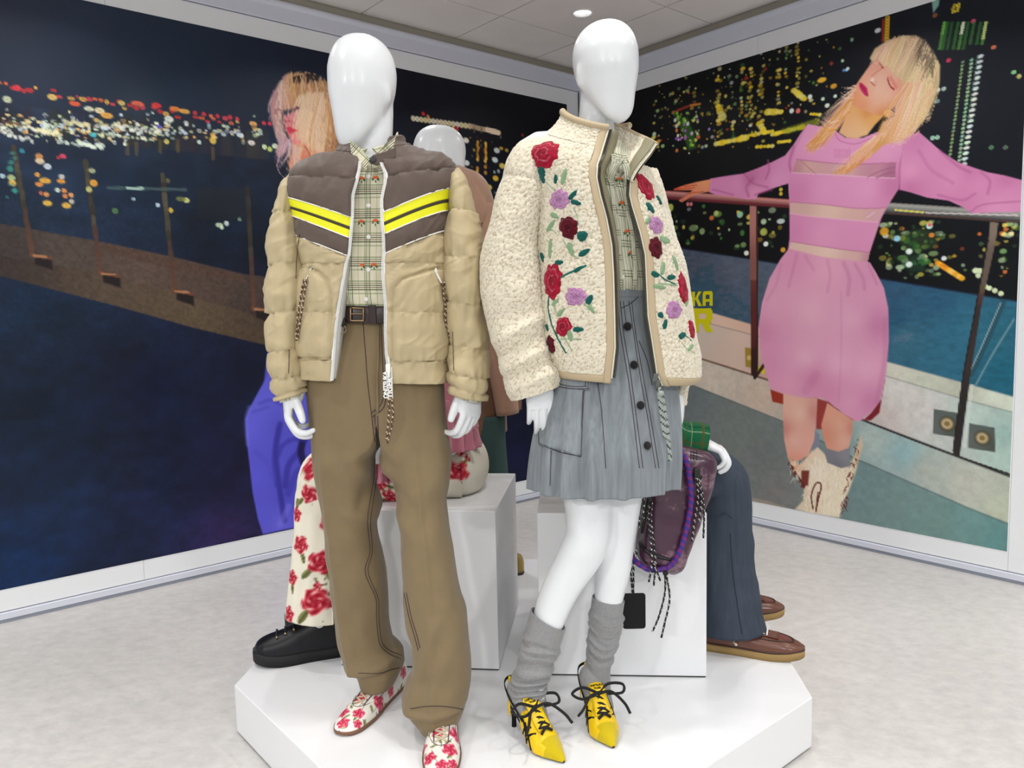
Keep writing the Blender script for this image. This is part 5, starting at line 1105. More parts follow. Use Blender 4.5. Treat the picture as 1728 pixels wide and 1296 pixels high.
# ---- shirt, belt
pl_base = (219, 213, 188)
gd, gm, br = (60, 80, 50), (104, 128, 82), (104, 82, 70)
M_plaid = plaid('green_brown_plaid', pl_base, [(.05, .022, gd, .85), (.14, .022, gm, .8), (.86, .022, gd, .85), (.95, .02, gm, .6), (.5, .018, gm, .45)], .046, [(.06, .024, gd, .9), (.15, .02, br, .8), (.24, .024, gd, .8), (.33, .02, br, .7), (.42, .022, gm, .8), (.9, .03, gm, .5)], .060)
shirt = empty('shirt', WM[man.name]); shirt.parent = man; shirt.location = (0, 0, 0); WM[shirt.name] = WM[man.name]
SH = Surf([(246, 594, 664, YM + .01, .062, .07, 2.1, -6), (262, 580, 680, YM, .075, .08, 2.2, -8), (285, 530, 735, YM, .092, .095, 2.3, -8), (330, 515, 750, YM, .106, .11, 2.4, -6), (420, 520, 745, YM, .110, .11, 2.4, 0), (480, 540, 725, YM, .107, .11, 2.4, 0), (510, 550, 718, YM, .104, .108, 2.4, 0), (522, 554, 715, YM, .099, .105, 2.4, 0)])
def shsag(X, V, sn, a): return -np.clip(sn, 0, 1) * np.interp(V, [246, 262, 300, 340], [.045, .04, .012, 0])
def dsh(X, V, sn, P): return .0035 * vnoise(X * .09, V * .025) + fold(X, V, (585, 470), (612, 515), 7, .006) + fold(X, V, (640, 460), (636, 515), 6, .006) + crease(X, V, [(616, 270), (616, 520)], 1.6, .002) + crease(X, V, [(628, 270), (628, 520)], 1.6, .002)
so = SH.build('front', M_plaid, shirt, 246, 522, 110, 110, disp=dsh, shift=shsag)
solidify(so, .002)
bs_ = bvh_of([so])
M_btn = mat('pearl_button', (232, 232, 226), 0.25, coat=.4)
M_oran = mat('orange_thread', (222, 106, 62), .8); M_grth = mat('green_thread', (58, 104, 62), .8)
for x, y in [(622, 298), (622, 347), (622, 400), (621.5, 455), (618, 505)]:
    p, n = hit(bs_, x, y); k = MB(); disc(k, p, n, .0058, .0026); k.build('button', M_btn, shirt, smooth=True)
def flower_thread(bv, x, y, s, parent):
    p, n = hit(bv, x, y)
    if p is None: return
    e1 = unit(np.cross([0, 0, 1.0], n)); e2 = np.cross(n, e1); k = MB()
    for a in (-.9, -.3, .3, .9): ball(k, p + (e1 * math.sin(a) * .0055 + e2 * (.002 + .0045 * math.cos(a))) * s, np.array((.0024, .0048, .0016)) * s, (unit(e1 * math.cos(a) - e2 * math.sin(a)), unit(e2 * math.cos(a) + e1 * math.sin(a)), n), 8)
    k.build('embroidered_bloom', M_oran, parent, smooth=True); k = MB()
    for a in (-1.9, -1.3, 1.3, 1.9, 3.1): ball(k, p + (e1 * math.sin(a) * .0075 + e2 * (.0006 + .0055 * math.cos(a))) * s, np.array((.0017, .0042, .0012)) * s, (unit(e1 * math.cos(a) - e2 * math.sin(a)), unit(e2 * math.cos(a) + e1 * math.sin(a)), n), 8)
    k.build('embroidered_leaves', M_grth, parent, smooth=True)
for x, y in [(610, 304), (633.5, 303), (610, 377), (633, 376), (610, 451), (631, 450)]: flower_thread(bs_, x, y, 1.0, shirt)
# collar: a stand that opens at the throat with two pointed leaves
CO = Surf([(226, 588, 671, YM + .01, .070, .075, 2.1, -8), (236, 585, 674, YM + .01, .073, .078, 2.1, -8), (250, 579, 682, YM + .01, .083, .088, 2.1, -8), (258, 576, 686, YM + .01, .09, .09, 2.1, -8)])
def cosag(X, V, sn, a): return -np.clip(sn, 0, 1) * np.interp(V, [226, 258], [.052, .046])
co = CO.build('collar', M_plaid, shirt, 226, 255, 14, 70, lambda v: np.interp(v, [226, 258], [PI / 2 + .06, PI / 2 + .42]), lambda v: np.interp(v, [226, 258], [PI * 2.5 - .1, PI * 2.5 - .50]), shift=cosag); solidify(co, .0025)
for pts in ([(590, 236), (606, 248), (624, 268), (618, 287), (606, 276), (593, 262)], [(668, 230), (650, 246), (627, 267), (640, 276), (652, 274), (662, 256)]):
    k = MB(); z = [at(x, y, YM - .080 - (y - 240) * .0004 - .03 * (1 - abs(x - 628) / 45)) for x, y in pts]; n = len(z)
    c = np.mean(z, axis=0); k.add(z + [c] + [p + np.array([0, .003, 0]) for p in z], [(i, (i + 1) % n, n) for i in range(n)] + [(i, n + 1 + i, n + 1 + (i + 1) % n, (i + 1) % n) for i in range(n)])
    me = k.mesh(); uvl = me.uv_layers.new(name='UVMap')
    for lp in me.loops: v = me.vertices[lp.vertex_index].co; uvl.data[lp.index].uv = ((v.x + v.z) * .7, (v.z - v.x) * .7)
    link('collar_leaf', me, M_plaid, shirt, smooth=False)
M_belt = mat('dark_brown_leather', (44, 26, 26), 0.35, bump=.15, bscale=300, bdist=.001); M_brass = mat('aged_brass', (150, 128, 92), .3, metal=.9); M_black = mat('black_cord', (16, 16, 18), .7)
BE = Surf([(514, 553, 717, YM, .108, .112, 2.3, 2), (545, 549, 721, YM, .112, .115, 2.3, 2)])
belt = BE.build('belt', M_belt, man, 517, 544, 8, 90, disp=lambda X, V, sn, P: .0012 * np.sin((V - 517) / 27 * PI)); solidify(belt, .003)
bb = bvh_of([belt])
def rect_ring(bv, x0, y0, x1, y1, r, m, parent, name, lift=.004):
    pts = [(x0, y0), (x1, y0 + 1), (x1, y1), (x0, y1), (x0, y0)]; o = []
    for a, b in zip(pts[:-1], pts[1:]):
        for t in np.linspace(0, 1, 6)[:-1]:
            p, n = hit(bv, a[0] + (b[0] - a[0]) * t, a[1] + (b[1] - a[1]) * t)
            if p is not None: o.append(p + n * lift)
    o.append(o[0]); return link(name, tube(np.array(o), r, 8), m, parent)
p, n = hit(bb, 604, 530)
rect_ring(bb, 593, 520, 614, 541, .0022, M_brass, belt, 'buckle', .005)
k = MB(); a1, n1 = hit(bb, 593, 530); a2, n2 = hit(bb, 612, 530); k.tube([a1 + n1 * .006, a2 + n2 * .006], .0016); k.build('prong', M_brass, belt)
k = MB(); c1, n1 = hit(bb, 629, 531); k.box(c1 + n1 * .002, (.0095, 0, 0), (0, .0035, 0), (0, 0, .024)); bevel(k.build('keeper', M_belt, belt), .002)
for x in (619, 641): k = MB(); c1, n1 = hit(bb, x, 531); disc(k, c1, n1, .0017, .0008, 10); k.build('eyelet', M_black, belt)
ring = [at(577 + 7 * math.cos(t), 556 + 7 * math.sin(t), YM - .115) for t in np.linspace(0, 2 * PI, 24)]
link('key_ring', tube(ring, .0014, 6), M_brass, trous)
k = MB(); k.tube([at(579, 536, YM - .106), at(580, 546, YM - .114), at(578, 551, YM - .116)], .004); k.build('belt_clip', M_black, trous)

# ---- puffer jacket
M_tan = mat('tan_nylon', (186, 170, 134), 0.5, 0.35, var=.02, vscale=20, bump=.35, bscale=26, bdetail=5, bdist=.006, sheen=.1)
M_choc = mat('brown_nylon', (92, 78, 70), 0.55, 0.35, bump=.35, bscale=24, bdetail=5, bdist=.006, sheen=.15)
M_lime = mat('yellow_webbing', (236, 236, 20), 0.6, bump=.1, bscale=900, bdist=.001)
M_white = mat('white_tape', (238, 236, 232), 0.5)
M_dkline = mat('dark_webbing', (58, 50, 34), .7)
M_tancord = [mat('brown_cord', (86, 56, 44), .7), mat('cream_fleck', (206, 190, 160), .7)]
jack = empty('puffer_jacket', WM[man.name]); jack.parent = man; jack.location = (0, 0, 0); WM[jack.name] = WM[man.name]
JK = Surf([(236, 578, 681, YM + .01, .082, .086, 2.1, -8), (246, 575, 684, YM + .01, .086, .09, 2.1, -8), (255, 566, 694, YM + .008, .094, .098, 2.2, -12), (266, 531, 725, YM + .005, .104, .108, 2.3, -12), (279, 503, 757, YM, .115, .118, 2.4, -14), (295, 492, 768, YM, .125, .125, 2.5, -15), (324, 490, 766, YM, .134, .13, 2.5, -16), (358, 499, 759, YM, .138, .133, 2.5, -9), (391, 504, 757, YM, .138, .135, 2.5, -7), (450, 512, 755, YM, .138, .135, 2.5, -2), (500, 508, 755, YM, .138, .135, 2.5, 0), (570, 503, 757, YM, .136, .135, 2.5, 0), (612, 506, 758, YM, .133, .13, 2.5, 4), (640, 509, 760, YM, .130, .128, 2.5, 8)])
ZL = np.array([(236, 586), (246, 592), (256, 596), (266, 602), (281, 603), (300, 600), (324, 593), (354, 592), (390, 590), (427, 587), (475, 578), (516, 571), (571, 564), (620, 560), (640, 558)], float)
ZR = np.array([(236, 648), (246, 645), (256, 640), (266, 641), (293, 652), (310, 652), (337, 646), (366, 646), (395, 649), (427, 650), (463, 650), (512, 654), (560, 654), (596, 655), (620, 658), (640, 661)], float)
ZL = np.array([(fx(x, v, YM, .125)[1], fx(x, v, YM, .125)[0]) for v, x in ZL]); ZR = np.array([(fx(x, v, YM, .13)[1], fx(x, v, YM, .13)[0]) for v, x in ZR])
aR = lambda v: JK.ang_x(v, np.interp(v + kpx(v) * .8, ZR[:, 0], ZR[:, 1]))
aL = lambda v: JK.ang_x(v, np.interp(v + kpx(v) * .8, ZL[:, 0], ZL[:, 1]))
KV = ([236, 255, 285, 300, 324, 391, 436, 450, 640], [.036, .032, .022, .034, .086, .090, .020, .0, -.004])
def kpx(v): return np.interp(v, *KV) * 600
def jshift(X, V, sn, a): return -np.interp(V, *KV) * (1 - np.abs(np.cos(a)) ** .8) * smooth01(sn * 4)
def puff(bounds, A, X, V, wr=.004, seed=0.0):
    i = np.clip(np.searchsorted(bounds, V) - 1, 0, len(bounds) - 2); b = np.asarray(bounds, float)
    t = np.clip((V - b[i]) / (b[i + 1] - b[i]), 0, 1); s = np.sqrt(np.clip(np.sin(PI * t), 0, 1))
    rad = vnoise(X * .11 + i * 7.3 + seed, V * .02 + i * 3.1) + .6 * vnoise(X * .24 + i * 2.3 + seed, V * .03)
    q = X * .07 + V * .05 + 1.2 * vnoise(X * .03 + seed, V * .03); cr = 1 - np.abs(vnoise(q + seed, (V - X) * .022 + i * 1.7)) * 2
    return A * .75 * s + wr * rad * (.35 + (1 - s) * 1.2) + .0042 * np.sign(cr) * np.abs(np.clip(cr, -1, 1)) ** 1.5 * (.45 + .55 * (1 - s)) + .002 * vnoise(X * .05 + seed, V * .06)
def grid_panel(name, v0, v1, nv, m, d, na=170, parent=None, **kw): return JK.build(name, m, parent or jack, v0, v1, nv, na, lambda v: aL(v), lambda v: aR(v) + 2 * PI, d, jshift, **kw)
parts = []
parts.append(grid_panel('collar', 236, 256, 14, M_choc, lambda X, V, sn, P: puff([236, 256], .005, X, V, .002)))
parts.append(grid_panel('yoke', 255, 328, 60, M_choc, lambda X, V, sn, P: puff([250, 297, 330], .009, X, V, .004) * smooth01((V - 254) / 6)))
parts.append(grid_panel('yellow_stripe', 328, 344, 12, M_lime, lambda X, V, sn, P: .004 + 0 * X))
parts.append(grid_panel('dark_stripe', 344, 349, 5, M_dkline, lambda X, V, sn, P: .0044 + 0 * X))
parts.append(grid_panel('yellow_stripe', 349, 362, 10, M_lime, lambda X, V, sn, P: .004 + 0 * X))
parts.append(grid_panel('chest_band', 362, 394, 26, M_choc, lambda X, V, sn, P: puff([362, 394], .009, X, V, .004, 4)))
pockL = [(524, 452), (540, 458), (556, 474), (563, 500), (562, 606)]; pockR = [(738, 452), (715, 458), (678, 472), (667, 486), (664, 500), (663, 612)]
_l = fpath([(522, 452), (540, 458), (556, 474), (563, 500), (562, 606)], YM, .11); _r = fpath([(738, 452), (715, 458), (678, 472), (667, 486), (664, 500), (663, 612)], YM, .12); pockL, pockR = _l, _r
_lx, _ly = np.array(_l).T; _rx, _ry = np.array(_r).T
def dlow(X, V, sn, P):
    d = puff([394, 447, 527, 604, 642], .010, X, V, .0045, 8)
    f = smooth01(sn * 3)
    d = d + f * (crease(X, V, pockL, 2.4, -.008) + crease(X, V, pockR, 2.4, -.008))
    eL, eR = np.interp(V, _ly, _lx), np.interp(V, _ry, _rx)
    inL = (X < eL) & (V > _ly[0]) & (V < 600); inR = (X > eR) & (V > _ry[0]) & (V < 604)
    d = d + f * np.where(inL | inR, .006 * np.clip(np.minimum(np.where(inL, eL - X, X - eR), 12) / 12, 0, 1), 0)
    return d
parts.append(grid_panel('body_panel', 394, 606, 150, M_tan, dlow, 200))
parts.append(grid_panel('hem_band', 605.5, 640, 22, M_tan, lambda X, V, sn, P: puff([603, 642], .006, X, V, .003, 2)))
for o in parts: solidify(o, .006)
bj = bvh_of(parts)
# piping between the panels
for v in (328, 362, 394):
    for aa in (np.linspace(aL(np.array([v]))[0], PI * .97, 50), np.linspace(PI * .03, aR(np.array([v]))[0], 50)):
        P_, X_, V_, s_ = JK.pts(np.array([float(v)]), aa[None]); P_ = P_ + jshift(X_, V_, s_, aa[None])[..., None] * np.array([0, 0, 1.0])
        N_ = unit(np.array([0, -1, .0])); link('piping', tube(P_[0] + np.stack([np.cos(aa) * .005, -np.sin(aa) * .005, 0 * aa], -1), .0017, 6), M_white, jack)
# zip: white tape, coil of teeth
def edge_line(af, v0, v1, n, out=.004):
    v = np.linspace(v0, v1, n); a = af(v); P_, X_, V_, s_ = JK.pts(v, a[:, None]); P_ = P_ + jshift(X_, V_, s_, a[:, None])[..., None] * np.array([0, 0, 1.0])
    return P_[:, 0] + np.array([0, -out, 0])
M_zipw = mat('white_zip', (240, 240, 238), .35)
for af, sd_, v0 in ((aL, 1, 250), (aR, -1, 258)):
    q = spline(edge_line(af, v0, 639, 90, .002), 220); T, U, V_ = frames(q)
    k = MB(); k.grid(np.stack([q + np.array([-.0022 * sd_, 0.0, 0]), q + np.array([.001 * sd_, -.003, 0]), q + np.array([.0032 * sd_, -.001, 0]), q + np.array([.003 * sd_, .006, 0])], 1)); k.build('zip_tape', M_zipw, jack, smooth=True)
    k = MB()
    for i in range(0, 219): k.box(q[i] + np.array([.0048 * sd_, -.002, 0]), (.003, 0, 0), (0, .0018, 0), T[i] * .00085)
    k.build('zip_teeth', M_zipw, jack, kind='stuff')
M_lin = mat('grey_lining', (196, 196, 190), .7, bump=.1, bscale=60)
q = spline(edge_line(aL, 410, 636, 60, .0), 60); wq = np.interp(np.linspace(0, 1, 60), [0, .3, .6, 1], [.004, .012, .016, .010]); k = MB()
k.grid(np.stack([q + np.array([.003, .003, 0]), q + np.stack([wq * .6, .012 + 0 * wq, 0 * wq], -1), q + np.stack([wq, .03 + 0 * wq, 0 * wq], -1)], 1)); solidify(k.build('inner_facing', M_lin, jack, smooth=True), .002)
# throat tab with snap
k = MB(); tb = [at(x, y, YM - .118) for x, y in [(668, 247), (650, 255), (629, 261), (621, 268), (624, 276), (634, 279), (650, 273), (668, 266)]]
k.add(tb + [p + np.array([0, .01, 0]) for p in tb], [tuple(range(8)), tuple(range(8, 16))[::-1]] + [(i, 8 + i, 8 + (i + 1) % 8, (i + 1) % 8) for i in range(8)]); bevel(k.build('throat_tab', M_choc, jack), .003)
k = MB(); disc(k, at(629.5, 269.5, YM - .118), (0, -1, 0.1), .0082, .004); k.build('snap', mat('dark_snap', (44, 46, 54), .35), jack, smooth=True)
# sleeves
SLV = Surf([(298, 489, 503, YM, .03, .03, 2, 8), (312, 484, 508, YM - .005, .055, .055, 2.1, 6), (330, 478, 505, YM - .005, .068, .066, 2.2, 0), (370, 466, 507, YM - .01, .075, .07, 2.2, 0), (400, 459, 511, YM - .015, .077, .072, 2.2, 0), (450, 455, 519, YM - .02, .078, .074, 2.2, 0), (480, 454.5, 521, YM - .025, .078, .074, 2.2, 0), (520, 455, 516, YM - .03, .074, .07, 2.2, 0), (570, 453, 509, YM - .04, .068, .066, 2.2, 0), (590, 453.5, 509, YM - .043, .066, .064, 2.2, 0), (630, 459, 513, YM - .045, .062, .06, 2.2, 0), (648, 463, 515, YM - .045, .059, .057, 2.2, -6), (668, 469, 516, YM - .045, .055, .053, 2.2, -14)])
SRV = Surf([(288, 762, 776, YM, .03, .03, 2, -8), (302, 760, 781, YM - .005, .055, .055, 2.1, -6), (327, 758, 791, YM - .005, .068, .066, 2.2, 0), (361, 755, 803, YM - .01, .075, .07, 2.2, 0), (402, 752, 810, YM - .015, .078, .072, 2.2, 0), (440, 750, 813.5, YM - .02, .079, .074, 2.2, 0), (487, 752, 812.5, YM - .025, .077, .073, 2.2, 0), (530, 754, 814, YM - .015, .073, .07, 2.2, 0), (581, 758, 824, YM - .015, .070, .067, 2.2, 0), (600, 758, 824, YM - .02, .066, .064, 2.2, 0), (632, 757, 822, YM - .045, .064, .062, 2.2, 4), (668, 758, 817, YM - .045, .058, .055, 2.2, 14)])
sleeves = []
for S_, v0, v1, bd, sgn, sd_ in ((SLV, 298, 668, [290, 361, 447, 526, 590, 636, 660, 676], 1, 3), (SRV, 288, 668, [280, 361, 437, 512, 584, 632, 656, 676], -1, 6)):
    def dsl(X, V, sn, P, bd=bd, sd_=sd_): return puff(bd, .010, X, V + .12 * (X - 485 if sd_ == 3 else 785 - X), .006, sd_) * smooth01((V - v0) / 14)
    s_ = S_.build('sleeve', M_tan, jack, v0, v1, 170, 84, disp=dsl); solidify(s_, .006); sleeves.append(s_)
    xc, w_ = (493, 21) if sgn == 1 else (787, 25)
    C_ = Surf([(655, xc - w_, xc + w_, YM - .045, .048, .046, 2.1, -8 * sgn), (674, xc - w_ + 2, xc + w_ - 2, YM - .045, .045, .043, 2.1, -12 * sgn)])
    c_ = C_.build('shirt_cuff', M_plaid, shirt, 655, 673, 6, 50); solidify(c_, .003)
bslv = bvh_of(parts + sleeves)
for pth in ([(506, 395), (501, 430), (499, 470)], [(488, 590), (487, 630)], [(764, 560), (766, 625)]): stitch(pth, .0009, M_dkline, jack, 'seam', bslv)
# pocket zips and their cords
for (x0, y0), (x1, y1), cord in [((527, 453), (519, 470), [(518, 472), (513, 500), (508, 540), (504, 575)]), ((734, 458), (742, 476), [(744, 475), (749, 505), (752, 535), (756, 570)])]:
    a, n = hit(bslv, x0, y0); b, n2 = hit(bslv, x1, y1); d = unit(b - a); w = unit(np.cross(d, n)); k = MB()
    k.box((a + b) / 2 + n * .004, w * .0042, n * .0016, d * np.linalg.norm(b - a) / 2 * .6); k.box(a + n * .005 + d * .003, w * .0055, n * .003, d * .005); k.box(b + n * .005, w * .0035, n * .0014, d * .006)
    bevel(k.build('pocket_zip_pull', M_zipw, jack), .0008)
    for o in (-2.2, 2.2):
        q = []
        for x, y in cord:
            p, nn = hit(bslv, x + o * (1 if y < cord[-1][1] else .1), y)
            if p is not None: q.append(p + nn * .006)
        if len(q) > 2: twist_cord('pull_cord', q, .0026, M_tancord, jack, 70)
# main zip pull: two stacked words and a double cord
zq = edge_line(aR, 612, 640, 8, .006)
k = MB(); p0 = at(655, 622, YM - .135); k.box(p0, (.006, 0, 0), (0, .004, 0), (0, 0, .011)); k.box(p0 + np.array([0, -.004, -.012]), (.004, 0, 0), (0, .0015, 0), (0, 0, .01)); bevel(k.build('zip_slider', M_zipw, jack), .0012)
for wrd, x, sz in (('ONITSUKA', 653.8, .0138), ('TIGER', 662.3, .0192)):
    o = at(x, 672, YM - .142); yv = np.array([-1.0, 0, 0]); xv = np.array([.02, 0, 1.0]); me = text_mesh(wrd, sz, basis(o, unit(xv), yv, np.array([0, -1.0, 0])), .0016, 'LEFT', 1.0, .0006)
    link('pull_lettering', me, M_zipw, jack, smooth=False)
k = MB(); k.box(at(655.3, 646, YM - .1405), (.0008, 0, 0), (0, .0009, 0), (0, 0, .040)); k.box(at(661.6, 646, YM - .1405), (.0008, 0, 0), (0, .0009, 0), (0, 0, .040)); k.build('pull_bar', M_zipw, jack)
for cx_ in ([(656, 672), (656.5, 690), (655.5, 712), (653, 735), (652, 743)], [(660, 672), (663, 690), (662, 712), (657, 733), (653, 748)]):
    twist_cord('pull_cord', [at(x, y, YM - .142) for x, y in cx_], .0028, M_tancord, jack, 70)

# ---- floral shoes
M_floral = mat('floral_leather', (236, 232, 220), .4, attr='paint', coat=.12, bump=.05, bscale=400)
M_solebr = mat('tan_sole', (120, 84, 62), .6); M_lace = mat('beige_lace', (196, 182, 156), .85)
def floral_shoe(heel, toe, parent, seed, label):
    S_ = Shoe(heel, toe); e = empty('floral_shoe', (*S_.h[:2], ZP)); e.parent = parent; e.location = Vector((*S_.h[:2], ZP)) - Vector(WM[parent.name]); WM[e.name] = np.array((*S_.h[:2], ZP))
    K = [(0, .004, .004, .010, .055, 2.2), (.02, .020, .020, .009, .070, 2.3), (.10, .031, .031, .009, .088, 2.3), (.25, .035, .035, .009, .092, 2.3), (.40, .037, .037, .009, .080, 2.3), (.55, .042, .042, .009, .062, 2.3), (.70, .047, .045, .009, .047, 2.3), (.85, .044, .040, .009, .036, 2.3), (.94, .034, .030, .010, .029, 2.2), (.985, .018, .016, .012, .022, 2.1), (1, .003, .003, .014, .017, 2)]
    G = S_.upper(K, 110, 84); G = G + 0; r = random.Random(seed); fl = []
    N_ = grid_normals(G); ctr = G.mean(1, keepdims=True); N_ *= np.sign(((G - ctr) * N_).sum(-1).mean())
    for t, a, rr in [(.96, .50, .021), (.86, .28, .021), (.80, .62, .022), (.72, .10, .020), (.62, .86, .024), (.66, .42, .021), (.55, .16, .022), (.36, .12, .021), (.40, .88, .021), (.16, .15, .021), (.14, .85, .021), (.90, .84, .015)]:
        t += r.uniform(-.03, .03); a += r.uniform(-.05, .05); i, j = min(int(np.arccos(1 - 2 * t) / PI * 109), 108), int(a * 83)
        fl.append(('rose', G[i, j], N_[i, j], rr * r.uniform(.8, 1.05), r.uniform(0, 6), ((176, 26, 58), (222, 70, 104), (250, 206, 210))))
        for q in (1, 2): i2, j2 = min(i + r.choice((-9, -6, 6)), 108), int(np.clip(j + r.choice((-13, 13, 10)), 0, 83)); fl.insert(0, ('leaf', G[i2, j2], N_[i2, j2], .010, r.uniform(0, 3), (126, 132, 84)))
        i3, j3 = max(i - 16, 0), int(np.clip(j + r.choice((-16, 16)), 0, 83)); fl.insert(0, ('stem', [G[i, j], G[(i + i3) // 2, min(j3 + 4, 83)], G[i3, j3]], .0009, (120, 110, 96)))
    me = mesh_grid(G, colors=paint_flowers(G, (236, 232, 222), fl)); upo = link('upper', me, M_floral, e)
    k = MB(); k.grid(S_.sole([(0, .006, .006, 0.0005, .011), (.03, .022, .022, 0, .011), (.12, .031, .031, 0, .011), (.3, .034, .034, 0, .011), (.5, .039, .040, 0, .011), (.7, .047, .045, 0, .011), (.86, .043, .039, .0005, .012), (.95, .031, .027, .002, .013), (.99, .014, .012, .004, .014), (1, .004, .004, .006, .015)]), True, True, True); k.build('sole', M_solebr, e, smooth=True)
    bv = bvh_of([upo])
    def top(t, b):
        o = S_.P(t, b, .3); h_ = bv.ray_cast(Vector(o), Vector((0, 0, -1))); return np.array(h_[0]) + np.array([0, 0, .002])
    for i in range(5):
        t0, t1 = .45 + i * .055, .505 + i * .055
        for sg in (-1, 1): link('lace', tube(spline([top(t0, -.016 * sg), top((t0 + t1) / 2, 0) + np.array([0, 0, .001 * sg]), top(t1, .016 * sg)], 10), .0026, 6), M_lace, e)
    for b in (-.020, .020): link('lace_edge', tube(spline([top(.38, b), top(.55, b * 1.02), top(.72, b * .9)], 14), .0012, 5), M_navystitch, e)
    link('toe_seam', tube(spline([top(.62, .034), top(.72, .02), top(.76, 0), top(.72, -.02), top(.62, -.032)], 24) - np.array([0, 0, .0015]), .0008, 5), M_navystitch, e)
    for b in (-.03, .03): link('side_seam', tube(spline([top(.30, b), top(.45, b * 1.1), top(.60, b * 1.2)], 14) - np.array([0, 0, .0015]), .0008, 5), M_navystitch, e)
    return e
floral_shoe((-.352, 2.262), (-.478, 1.946), man, 3, 'l')
floral_shoe((-.208, 2.075), (-.1935, 1.742), man, 8, 'r')

# =================================================================== MANNEQUIN 2: fleece jacket with roses, grey skirt, yellow heels
YF = 2.02
wom = empty('mannequin', (0.16, 1.99, ZP), 'standing white mannequin in a cream fleece jacket with embroidered roses', 'mannequin')
mb = MB()
head(mb, at(1026, 218, YF - .01), (.42, -.9, 0), (-.03, 0, 1), .264, .158, .190)
limb(mb, [at(1014, 120, YF + .02), at(1010, 165, YF + .02), at(1006, 205, YF + .015), at(1004, 250, YF + .01)], [.045, .047, .047, .06])
limb(mb, [at(1005, 258, YF), at(1020, 330, YF), at(1030, 410, YF), at(1038, 500, YF), at(1030, 600, YF), at(1020, 680, YF)], [.065, .08, .078, .075, .095, .10], nseg=18)
limb(mb, [at(1005, 262, YF), at(892, 262, YF), at(858, 440, YF - .02), at(905, 655, YF - .05)], [.045, .042, .034, .022])
limb(mb, [at(1010, 272, YF), at(1074, 312, YF + .03), at(1112, 470, YF + .06), at(1143, 650, YF + .04)], [.04, .034, .030, .022])
LGL = Surf([(700, 930, 1022, YF, .07, .075, 2, 0), (820, 944, 1035, YF - .025, .066, .066, 2, 0), (867, 954, 1033, YF - .035, .06, .06, 2, 0), (895, 955, 1032, YF - .04, .061, .056, 2, 0), (920, 946, 1027, YF - .04, .060, .055, 2, 0), (943, 936, 1018, YF - .035, .057, .055, 2, 0), (985, 916, 989, YF - .03, .052, .056, 2, 0), (1012, 906, 972, YF - .03, .047, .052, 2, 0), (1055, 896, 951, YF - .035, .04, .044, 2, 0), (1100, 886, 934, YF - .045, .034, .037, 2, 0), (1150, 880, 920, YF - .06, .031, .033, 2, 0), (1190, 884, 920, YF - .075, .03, .03, 2, 0)])
LGR = Surf([(700, 1010, 1095, YF + .02, .07, .07, 2, 0), (820, 1014, 1086, YF + .02, .06, .06, 2, 0), (867, 1012, 1079, YF + .02, .056, .056, 2, 0), (908, 1009, 1072, YF + .02, .055, .052, 2, 0), (957, 1005, 1065, YF + .025, .05, .052, 2, 0), (1006, 1003, 1053, YF + .03, .042, .048, 2, 0), (1050, 1001, 1042, YF + .03, .036, .04, 2, 0), (1100, 998, 1030, YF + .03, .031, .034, 2, 0), (1150, 994, 1026, YF + .02, .03, .03, 2, 0), (1175, 994, 1026, YF + .01, .03, .03, 2, 0)])
for S_, v1 in ((LGL, 1190), (LGR, 1175)):
    P, uv, cl, N = S_.panel(700, v1, 70, 26); mb.grid(P, True, True, True)
body = remesh(mb, .006, 7, .5)
hl = hand(at(907, 632, YF - .055), (.06, -.05, -1), (-.1, 1, .05), (1, .1, 0), .92, (8, 12, 10), (.9, .2, .4), .03, (0, 6, 10, 14))
hr = hand(at(1146, 655, YF + .03), (.0, -.06, -1), (-1, .3, 0), (-.3, -1, 0), .9, (30, 50, 40), (.85, .3, .4), .03)
link('body', join([body, hl, hr]), M_body, wom)

# ---- fleece jacket
M_fleece = mat('cream_fleece', (236, 230, 212), .95, .1, attr='paint', sheen=.3, bump=.5, bscale=420, bdist=.002)
M_beige = mat('beige_binding', (186, 168, 138), .65, .3, bump=.15, bscale=120, bdist=.002)
M_olive = mat('olive_quilt', (134, 128, 102), .6, .3, bump=.2, bscale=90, bdist=.002)
fle = empty('fleece_jacket', WM[wom.name]); fle.parent = wom; fle.location = (0, 0, 0); WM[fle.name] = WM[wom.name]
FJ = Surf([(196, 951, 1068, YF + .01, .088, .085, 2.1, 18), (222, 938, 1074, YF + .01, .097, .092, 2.1, 26), (241, 921, 1080, YF + .008, .104, .10, 2.2, 34), (258, 890, 1092, YF + .005, .11, .105, 2.3, 42), (280, 876, 1103, YF, .118, .115, 2.4, 46), (305, 886, 1111, YF, .128, .12, 2.4, 42), (335, 898, 1119, YF, .136, .125, 2.4, 36), (385, 900, 1136, YF, .142, .13, 2.4, 28), (440, 902, 1154, YF, .146, .135, 2.4, 20), (500, 907, 1163, YF, .148, .138, 2.4, 14), (560, 911, 1171, YF, .150, .14, 2.4, 12), (600, 918, 1179, YF, .150, .14, 2.4, 12), (625, 928, 1179, YF, .148, .138, 2.4, 12), (640, 936, 1165, YF, .143, .135, 2.4, 12)])
def zline(pts, dep): q = fpath(pts, YF, dep); return np.array([(b, a) for a, b in q])
EL = zline([(1030, 205), (1024, 225), (1018, 244), (1008, 275), (1006, 303), (1012, 333), (1022, 371), (1030, 415), (1033, 466), (1034.5, 531), (1035.5, 587), (1030, 640)], .125)
ER = zline([(1064, 240), (1063, 297), (1061, 323), (1065, 343), (1078, 389), (1086, 427), (1088, 478), (1090, 531), (1097, 575), (1105, 628), (1118, 652)], .12)
def shf(X, V, sn, a): return -np.clip(sn, 0, 1) * np.interp(V, [196, 241, 300], [.046, .030, .0])
eL = lambda v: FJ.ang_x(v, np.interp(v + np.interp(v, [196, 241, 300], [26, 17, 0]), EL[:, 0], EL[:, 1]))
